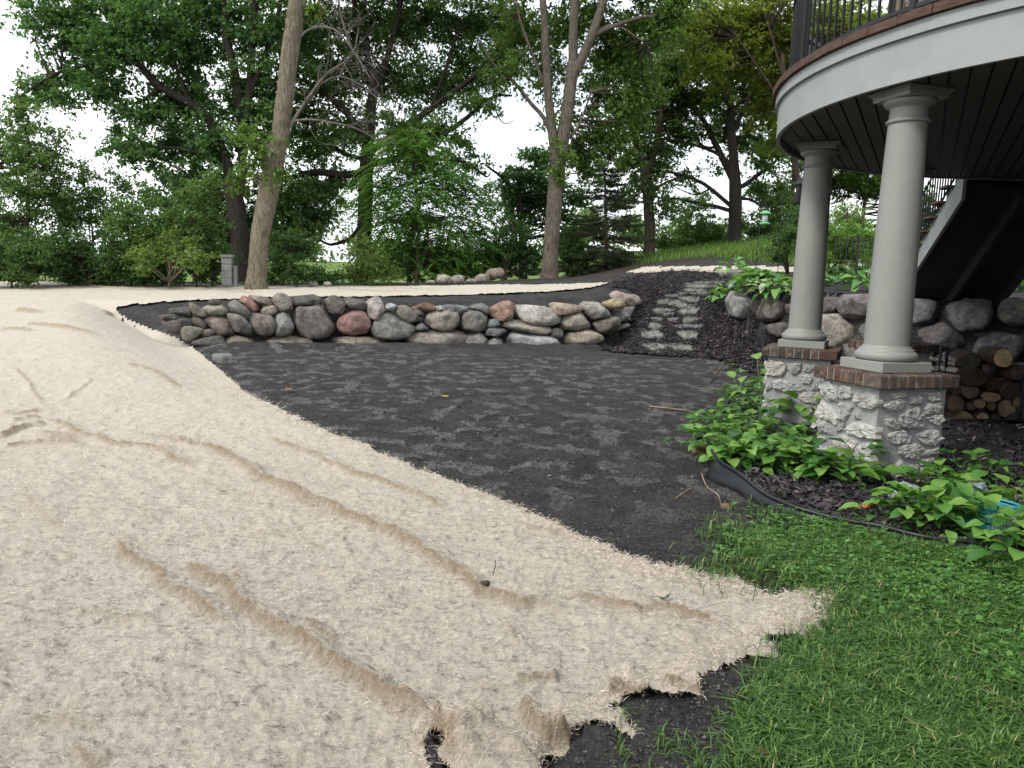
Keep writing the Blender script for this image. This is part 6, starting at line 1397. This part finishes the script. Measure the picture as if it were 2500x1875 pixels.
COVER = [leaf_mesh('leaf', L_COVER, w, f, d, 0, p, i) for i, (w, f, d, p) in enumerate([(.72, .22, .45, .5), (.64, .3, .3, .65), (.78, .18, .55, .4), (.6, .28, .65, .55)])]
HOSTA = [leaf_mesh('leaf', L_HOSTA, w, .35, d, 0, .35, 10 + i) for i, (w, d) in enumerate([(.62, .7), (.56, .5), (.68, .9)])]
VARIE = leafmat('variegated_leaf', [(0., (.22, .32, .16)), (.5, (.40, .48, .28)), (1., (.55, .6, .42))], .25, .45, .4, 'obj')
VARIH = [leaf_mesh('leaf', VARIE, .4, .35, d, 0, .3, 20 + i) for i, d in enumerate((.7, .5))]
LOBED = [leaf_mesh('leaf', L_COVER, .95, .2, .5, 2, 2.2, 30), leaf_mesh('leaf', L_COVER, .9, .15, .3, 2, 1.7, 31)]
def leafy(name, label, cat, group, x, y, n, size, hgt, spread, meshes, seed, up=(.05, .9), P=None):
    r = np.random.default_rng(seed); g = (ground_pt(x, y)[0] if P is None else np.asarray(P, float)); g = g.copy(); g[2] = float(ground_z(g[0], g[1])) + .02
    t = thing(name, label, cat, tuple(g), r.uniform(0, 6), group)
    for i in range(n):
        a = i * 2.4 + r.uniform(-.4, .4); q = (i + .5) / n
        o = link('leaf', meshes[int(r.integers(len(meshes)))], t); s = size * r.uniform(.6, 1.3)
        o.scale = (s, s, s); h = hgt * (1 - q ** 1.2) * r.uniform(.75, 1.1); R_ = spread * q ** .7 * r.uniform(.5, 1.0) * .6
        o.location = (R_ * math.cos(a), R_ * math.sin(a), h * .75); o.rotation_euler = (r.uniform(-.35, .35) + .3 * (1 - q), r.uniform(-.35, .35), a - math.pi / 2 + r.uniform(-.5, .5))
    return t
CP = [(1722, 1105, 'clump at the far left tip of the green bed beside the bare soil'), (1765, 1112, 'clump behind the bent end of the black edging'), (1742, 1058, 'clump on the left side of the bed, above the edging end'), (1790, 1055, 'clump at the left of the bed below the stalky plant'), (1838, 1010, 'clump left of the second pier foot'),
    (1800, 1005, 'sprawling clump highest on the bed\'s left side'), (1868, 985, 'tall clump against the left face of the second pier'), (1905, 1030, 'dark clump in front of the second pier'), (1955, 1045, 'dark large leaved clump between the two piers'), (1850, 1065, 'clump in the middle of the left bed'), (1905, 1090, 'clump in the middle of the bed, a little left of the front pier'),
    (1960, 1110, 'clump touching the left corner of the front pier'), (1800, 1108, 'clump third from the left along the edging'), (1775, 1140, 'bright clump just inside the edging\'s bent end'), (1815, 1150, 'bright clump second inside the black edging'), (1868, 1150, 'bright clump inside the edging, left of bare mulch'), (1915, 1148, 'clump below the middle of the left bed'),
    (1960, 1165, 'low bright clump left of the front pier foot'), (2008, 1176, 'low clump at the front pier\'s left foot'), (2050, 1184, 'clump at the foot of the front pier left of its near corner'), (2088, 1180, 'last clump on the right before the front pier\'s near corner'),
    (2235, 1296, 'clump right of the orange plastic tube'), (2195, 1288, 'clump by the white plastic bag nearest the pier'), (2262, 1290, 'clump between the two plastic bags, close to the lawn'), (2290, 1310, 'clump on the lawn edge below the teal basket'), (2262, 1232, 'clump behind the pale plastic bag at the pier foot'), (2290, 1225, 'clump in front of the pier\'s right face'),
    (2326, 1276, 'clump left of the teal basket'), (2330, 1180, 'clump at the right foot of the front pier'), (2415, 1195, 'clump in the mulch behind the second plastic bag'), (2462, 1282, 'clump right of the teal basket'), (2390, 1330, 'clump at the lawn edge in the lower right bed'), (2450, 1350, 'large clump near the right picture edge above the lawn'), (2495, 1300, 'tall clump at the right picture edge'), (2500, 1400, 'lowest clump at the right picture edge')]
for i, (x, y, l) in enumerate(CP):
    leafy('groundcover_plant', ('leafy ' + l), 'plant', 'broad leaved green plants in the bed', x, y, 34 if i < 21 else 30, .19 if i == 8 else (.145 if i < 21 else .122), random.uniform(.18, .30) * (1.5 if i in (6, 7, 8, 4, 5, 9) else 1), random.uniform(.26, .38), COVER, 900 + i)
for i, (x, y, l) in enumerate([(1858, 905, 'stalky plant with lobed leaves left of the second pier cap'), (1905, 870, 'second stalky plant with lobed leaves behind the second pier cap, left of its column')]):
    leafy('perennial', l, 'plant', 'stalky plants by the second pier', x, y, 9, .20, .34, .22, LOBED, 960 + i, P=(at_y(np.array(float(x)), np.array(float(y)), 11.2)))
HP_ = [(1838, 716, 'hosta beside the tilted path light', 0), (1850, 696, 'hosta at the foot of the bird feeder pole', 0), (1872, 700, 'big hosta left of the middle column', 0), (1885, 728, 'white striped hosta above the dark boulders left of the middle column', 1), (1772, 742, 'tiny yellow green hosta beside the first boulder', 0), (1985, 700, 'low hosta right of the middle column', 0),
    (2020, 690, 'wide hosta in the middle between the columns', 0), (2068, 698, 'hosta in front of the round bright bush', 0), (2050, 668, 'white edged hosta below the round bright bush', 1), (2095, 672, 'white edged hosta closest to the nearest column', 1), (2005, 668, 'hosta behind the wide one between the columns', 0), (2105, 715, 'small hosta over the purple boulder', 0),
    (2420, 708, 'hosta right of the staircase foot', 0), (2458, 700, 'large leaved hosta right of the stairs by the fence', 0), (2492, 715, 'hosta at the right picture edge beyond the boulders', 0), (1792, 668, 'dark leafy clump behind the path light, over the straw mat', 0), (1900, 735, 'small hosta touching the left side of the middle column', 0)]
for i, (x, y, l, v) in enumerate(HP_):
    leafy('hosta_plant', l, 'plant', 'hostas on the upper bed', x, y, 30, .26 if v == 0 else .28, random.uniform(.25, .42), random.uniform(.5, .75), VARIH if v else HOSTA, 980 + i)

# ------------------------------------------------------------------ garden odds and ends
def gp(x, y, dz=0.): p = ground_pt(x, y)[0]; p[2] = float(ground_z(p[0], p[1])) + dz; return p
e = np.array([gp(x, y) for x, y in [(1722, 1112), (1728, 1140), (1755, 1172), (1800, 1202), (1860, 1236), (1930, 1263), (2010, 1281), (2080, 1294), (2150, 1308), (2260, 1334), (2400, 1352), (2560, 1385)]])
es = spline(e, 6); m = len(es); q = np.linspace(0, 1, m)
tn = unit(np.gradient(es, axis=0)); outw = unit(np.c_[tn[:, 1], -tn[:, 0], np.zeros(m)]) * -1
outw = np.where((outw[:, 1:2] > 0), -outw, outw)
hgt = .19 * (1 - .70 * sm(.08, .5, q)); lean = .16 * (1 - sm(.05, .4, q)) + .01
topp = es + np.c_[np.zeros((m, 2)), hgt] ; foot = es + outw * lean[:, None] + np.array([0, 0, -.05])
ed = thing('lawn_edging', 'black plastic edging strip curling up at its left end around the leafy bed', 'edging', tuple(es[0]))
mb = MB(); Vv = np.vstack([topp, (topp * .5 + foot * .5) + outw * .018, foot, foot - outw * .006, topp - outw * .006]) - es[0]; k = np.arange(m - 1)
mb.add(Vv, np.concatenate([np.stack([k + s * m, k + 1 + s * m, k + 1 + ((s + 1) % 5) * m, k + ((s + 1) % 5) * m], 1) for s in range(5)])); mb.obj('strip', PLASTIC, ed, True)
MB().tube(topp - es[0] + [0, 0, .006], .0145, 8).obj('bead', PLASTIC, ed, True)
hp = spline([gp(x, y, .022) for x, y in [(2108, 1512), (2116, 1530), (2137, 1556), (2184, 1578), (2221, 1588), (2270, 1590), (2319, 1583), (2357, 1573), (2400, 1558)]], 6)
tag(MB().tube(hp, .011, 8).obj('garden_hose', PLASTIC, None, True), 'short curve of black hose lying half sunk in the lawn grass', 'hose')
ORANGE = simple('orange_plastic', [(.3, (.78, .20, .06)), (.7, (.92, .32, .13))], 8, .1, 40, .5, .4)
a, b = gp(2078, 1262, .03), gp(2150, 1250, .08); t = np.linspace(0, 1, 9)[:, None]
tag(MB().tube(a + (b - a) * t, [.008, .017, .021, .021, .020, .021, .020, .020, .019], 10).obj('plastic_tube', ORANGE, None, True), 'bright orange plastic tube lying on the mulch among leafy plants', 'tube')
BAG = NT('plastic_bag'); BAG = BAG.done((.40, .46, .48), .35, BAG.bump(BAG.noise(BAG.coord('Object'), 26, 4, .6), .6, .02), .5, 0, .35, (.6, .68, .7))
for i, (x, y, s, l) in enumerate([(2204, 1242, .10, 'pale crumpled plastic bag at the foot of the front pier'), (2368, 1236, .095, 'second crumpled plastic bag above the teal basket')]):
    D, F = ICO[3]; V = D * (1 + .55 * n3(D, 2.6, 50 + i) + .35 * n3(D, 6, 60 + i))[:, None] * s * np.array([1.15, .8, 1.0]); tag(link('plastic_bag', mesh('plastic_bag', V, F, BAG, False), None, gp(x, y, s * 1.0)), l, 'plastic bag', 'plastic bags in the bed')
TEAL = simple('teal_plastic', [(.3, (.03, .22, .27)), (.7, (.06, .33, .38))], 6, .1, 30, .4, .5); TEALW = simple('pale_label', [(.3, (.5, .6, .62)), (.7, (.62, .7, .72))], 6, 0)
g = gp(2412, 1310); bk = thing('teal_basket', 'teal plastic basket with pale stripes half hidden among the leaves at right', 'basket', tuple(g), .35)
for z in (.05, .10, .15, .20): MB().box((0, -.10, z), (.14, .006, .016), bev=.003).box((0, .10, z), (.14, .006, .016), bev=.003).box((-.137, 0, z), (.006, .10, .016), bev=.003).box((.137, 0, z), (.006, .10, .016), bev=.003).obj('band', TEAL, bk)
MB().box((0, 0, .02), (.13, .095, .012)).obj('base', TEAL, bk); MB().tube(spline([(-.14, -.1, .225), (.14, -.1, .225), (.14, .1, .225), (-.14, .1, .225), (-.14, -.1, .225)], 4), .010, 6).obj('rim', TEAL, bk, True)
for xx in np.linspace(-.11, .11, 9): MB().box((xx, -.108, .125), (.005, .003, .085)).obj('stripe', TEALW, bk)

# bird feeders on their poles
GREENP = simple('green_plastic', [(.3, (.10, .38, .14)), (.7, (.16, .48, .19))], 5, .1, 30, .4, .5); CLEARP = simple('seed_tube', [(.3, (.42, .46, .44)), (.7, (.6, .63, .6))], 8, .1, 30, .3, .5)
p = gp(1840, 702); Yp = p[1]; zt = at_y(np.array(1850.), np.array(494.), Yp)[2]; fz = at_y(np.array(1849.), np.array(548.), Yp)[2]; x0 = p[0]
tag(MB().tube(spline([(x0, Yp, p[2] - .2), (x0 + .02, Yp, (p[2] + zt) / 2), (x0 + .05, Yp, zt - .15), (x0 + .08, Yp, zt), (x0 + .13, Yp, zt + .01), (x0 + .15, Yp, zt - .06), (x0 + .14, Yp, zt - .17)], 5), .009, 6).obj('shepherd_hook', BLACKIRON, None, True), 'thin black hooked pole rising from the hostas, carrying the green roofed feeder', 'pole')
fd = thing('bird_feeder', 'small bird feeder with green domed roof and pale seed tube hanging from the thin pole', 'bird feeder', (x0 + .14, Yp, fz))
MB().lathe([(0, .31), (.05, .30), (.10, .27), (.125, .235), (.12, .23), (0, .245)], 20).obj('roof', GREENP, fd, True); MB().lathe([(0, .245), (.055, .24), (.06, .05), (0, .04)], 16).obj('seed_tube', CLEARP, fd, True); MB().lathe([(0, .04), (.11, .045), (.115, .02), (.10, .0), (0, .0)], 20).obj('tray', GREENP, fd, True)
p = gp(1896, 700); Yp = p[1]; lp = at_y(np.array(1952.), np.array(470.), Yp); zt = lp[2] + .55
tag(MB().tube(spline([(p[0], Yp, p[2] - .2), (p[0], Yp, zt - .4), (p[0] + .1, Yp, zt), (lp[0] - .05, Yp, zt + .06), (lp[0], Yp, zt - .12), (lp[0], Yp, lp[2] + .33)], 5), .009, 6).obj('shepherd_hook', BLACKIRON, None, True), 'second thin hooked pole just left of the middle column', 'pole')
fd = thing('bird_feeder', 'dark lantern shaped bird feeder peeking out left of the middle column', 'bird feeder', (lp[0], Yp, lp[2] - .28))
MB().lathe([(0, .62), (.02, .60), (.14, .46), (.145, .44), (0, .45)], 6).obj('roof', BLACKIRON, fd); MB().lathe([(0, .45), (.085, .44), (.09, .08), (0, .07)], 6).obj('seed_tube', PLASTIC, fd); MB().lathe([(0, .07), (.14, .075), (.13, .03), (0, .02)], 6).obj('tray', BLACKIRON, fd)
LENS = simple('frosted_lens', [(.3, (.24, .27, .29)), (.7, (.34, .37, .39))], 6, .1, 30, .3, .5); LCAP = simple('grey_plastic_cap', [(.3, (.07, .08, .09)), (.7, (.12, .13, .14))], 6, .1, 30, .4, .4)
for x, y, tilt, l in [(1776, 724, .32, 'tilted grey solar path light at the path edge above the boulders'), (2127, 690, 0., 'grey path light half hidden behind the nearest column')]:
    g = gp(x, y); t = thing('path_light', l, 'path light', tuple(g), 0, 'solar path lights'); t.rotation_euler = (0, tilt, 0)
    t.scale = (1.3, 1.3, 1.3); MB().tube([(0, 0, -.1), (0, 0, .14)], .010, 6).obj('stake', PLASTIC, t, True); MB().lathe([(.03, .14), (.052, .15), (.066, .26), (0, .265)], 12).obj('lens', LENS, t, True); MB().lathe([(0, .30), (.07, .292), (.092, .262), (.09, .255), (0, .262)], 16).obj('cap', LCAP, t, True)

# iron fence behind the hostas
fa, fb = np.array([7.9, 19.2]), np.array([12.4, 16.6]); L = np.hypot(*(fb - fa)); ya = math.atan2(*(fb - fa)[::-1])
fz0 = float(height(*fa)) - .05; fn = thing('iron_fence', 'black iron picket fence beyond the hostas behind the stairs', 'fence', (*fa, fz0), ya)
pk = MB().box((0, 0, .68), (.010, .010, .62)).mesh('picket', BLACKIRON); po = MB().box((0, 0, .66), (.03, .03, .70), bev=.006).mesh('post', BLACKIRON)
for z in (.18, 1.05, 1.22): MB().box((L / 2, 0, z), (L / 2, .014, .014)).obj('rail', BLACKIRON, fn)
for k in range(int(L / .13)): link('post' if k % 14 == 4 else 'picket', po if k % 14 == 4 else pk, fn, (k * .13, 0, 0))

# concrete block pillar
CONC = simple('concrete_block', [(.3, (.24, .235, .23)), (.7, (.33, .325, .32))], 5, .5, 50, .9, .15)
b0 = at_y(np.array(556.), np.array(692.), 23.0); t1 = at_y(np.array(556.), np.array(624.), 23.0); Hc = t1[2] - b0[2]
cpil = thing('block_pillar', 'grey concrete block pillar with a flat cap left of the leaning trunk', 'pillar', (b0[0], 23.0, b0[2] - .1), .12)
nr_ = 4; bh = (Hc + .0) / nr_
for k in range(nr_):
    MB().box((0, 0, .05 + bh * (k + .5)), (.145, .145, bh / 2 - .004), bev=.012).obj('block', CONC, cpil)
MB().box((0, 0, .05 + Hc + .035), (.185, .185, .04), bev=.01).obj('cap_stone', CONC, cpil)
MB().box((.22, .05, .3), (.05, .08, .33), bev=.01).obj('side_block', CONC, cpil)

# fallen leaves, twigs, clods
def flat_leaf(name, x, y, L, W, col, az, label, cat='leaf', curl=.25, dz=.035, P=None):
    mt = leafmat('fallen_leaf_' + name + str(x), [(0., col), (1., tuple(v * 1.3 for v in col))], .15, .6, .3, 'obj'); r = np.random.default_rng(x)
    t = np.linspace(0, 1, 9); w = W / 2 * np.sin(np.pi * t ** .8) ** .8 * (1 + .3 * np.cos(t * 22)); w[0] = w[-1] = .002; V = []
    for i in range(9):
        z = curl * L * (t[i] - .5) ** 2 * 2
        V += [(-w[i], t[i] * L - L / 2, z + .35 * w[i]), (0, t[i] * L - L / 2, z), (w[i], t[i] * L - L / 2, z + .25 * w[i])]
    F = np.array([(3 * i + a, 3 * i + a + 1, 3 * i + a + 4, 3 * i + a + 3) for i in range(8) for a in (0, 1)])
    g = gp(x, y, dz); 
    if in_poly(np.array([float(x)]), np.array([float(y)]), BL_POLY)[0]: g[2] = blanket_z(np.array([g[0]]), np.array([g[1]]))[0][0] + .012
    o = link(name, mesh(name, V, F, mt, True), None, tuple(g)); o.rotation_euler = (r.uniform(-.2, .2), r.uniform(-.3, .3), az); return tag(o, label, cat)
flat_leaf('fallen_leaf', 705, 957, .17, .10, (.22, .10, .05), .8, 'curled reddish brown leaf on the dark soil near the blanket edge')
flat_leaf('fallen_leaf', 1085, 976, .12, .08, (.55, .45, .08), 1.9, 'small yellow leaf on the dark soil in the middle of the yard')
flat_leaf('fallen_leaf', 1866, 1852, .055, .04, (.42, .13, .07), .6, 'orange red leaf in the grass at the bottom of the picture')
flat_leaf('fallen_leaf', 545, 1216, .075, .045, (.07, .11, .05), 1.2, 'small green leaf lying on the blanket between wrinkles')
flat_leaf('fallen_leaf', 1620, 1478, .085, .030, (.03, .055, .025), 1.6, 'dark green jagged leaf on the blanket near its right end', curl=.9)
flat_leaf('fallen_leaf', 1983, 1248, .05, .035, (.55, .46, .36), .3, 'pale dry leaf scrap on the mulch inside the edging')
flat_leaf('fallen_leaf', 250, 1149, .06, .035, (.05, .045, .04), 1.0, 'dark leaf scrap on the blanket left of the long wrinkles')
TWIG = simple('twig_bark', [(.3, (.035, .028, .022)), (.7, (.09, .07, .055))], 12, .3, 40, .9, .1); ROOT = simple('pale_root', [(.3, (.20, .15, .10)), (.7, (.33, .26, .18))], 12, .3, 40, .9, .1)
def twig(pts, r, mat, label, lift=.01):
    P = []
    for x, y, dz in pts:
        g = gp(x, y, dz + lift); 
        if in_poly(np.array([float(x)]), np.array([float(y)]), BL_POLY)[0] and dz == 0: g[2] = blanket_z(np.array([g[0]]), np.array([g[1]]))[0][0] + .004
        P.append(g)
    P = np.array(P); P[:, 2] = np.maximum(P[:, 2], 0); return tag(MB().tube(spline(P, 5), np.linspace(r, r * .4, (len(P) - 1) * 5 + 1) if len(P) > 2 else np.linspace(r, r * .5, 6), 6).obj('twig', mat, None, True), label, 'twig', 'twigs on the ground')
g = gp(1204, 1418); z = blanket_z(np.array([g[0]]), np.array([g[1]]))[0][0]
tag(MB().tube(spline([(g[0], g[1], z), (g[0] + .004, g[1], z + .035), (g[0] + .012, g[1], z + .06), (g[0] + .008, g[1], z + .085)], 4), .0025, 5).obj('twig', TWIG, None, True), 'thin dark twig standing upright in the blanket', 'twig', 'twigs on the ground')
twig([(1585, 993, .01), (1630, 1000, .02), (1692, 1006, .01)], .012, ROOT, 'pale straight stick on the soil left of the leafy bed')
twig([(1735, 935, .0), (1770, 905, .12), (1810, 897, .2), (1850, 900, .16)], .014, TWIG, 'arched dark branch over the mulch left of the second pier', .01)
twig([(1712, 1165, .02), (1725, 1200, .02), (1752, 1225, .015), (1760, 1245, .01)], .006, ROOT, 'pale root straggling below the edging end')
twig([(1650, 1225, .01), (1680, 1205, .015), (1705, 1192, .01)], .005, ROOT, 'thin pale root on the soil left of the edging end')
twig([(1200, 912, .01), (1240, 925, .02), (1290, 930, .01)], .010, TWIG, 'dark stick lying in the middle of the dark soil')
DIRT = simple('clay_lump', [(.3, (.11, .075, .045)), (.7, (.20, .145, .09))], 9, .7, 40, .95, .1, dist=.01)
for i, (x, y, s, mt, l, c) in enumerate([(1716, 1108, .10, DIRT, 'lump of tan clay at the curled end of the black edging', 'clod'), (1738, 1100, .07, DIRT, 'smaller clay lump behind the curled edging end', 'clod'), (1184, 1462, .020, TWIG, 'dark dirt clod caught on the long blanket wrinkle', 'clod'), (1770, 1245, .03, DIRT, 'little tan stone on the soil under the edging', 'stone')]):
    D, F = ICO[3]; V = D * (1 + .5 * n3(D, 2, 70 + i) + .25 * n3(D, 6, 80 + i))[:, None] * s * np.array([1.2, 1, .8]); g = gp(x, y, s * .45)
    if i == 2: g[2] = blanket_z(np.array([g[0]]), np.array([g[1]]))[0][0] + .01
    tag(link('dirt_clod' if c == 'clod' else 'small_stone', mesh('dirt_clod', V, F, mt, True), None, tuple(g)), l, c)
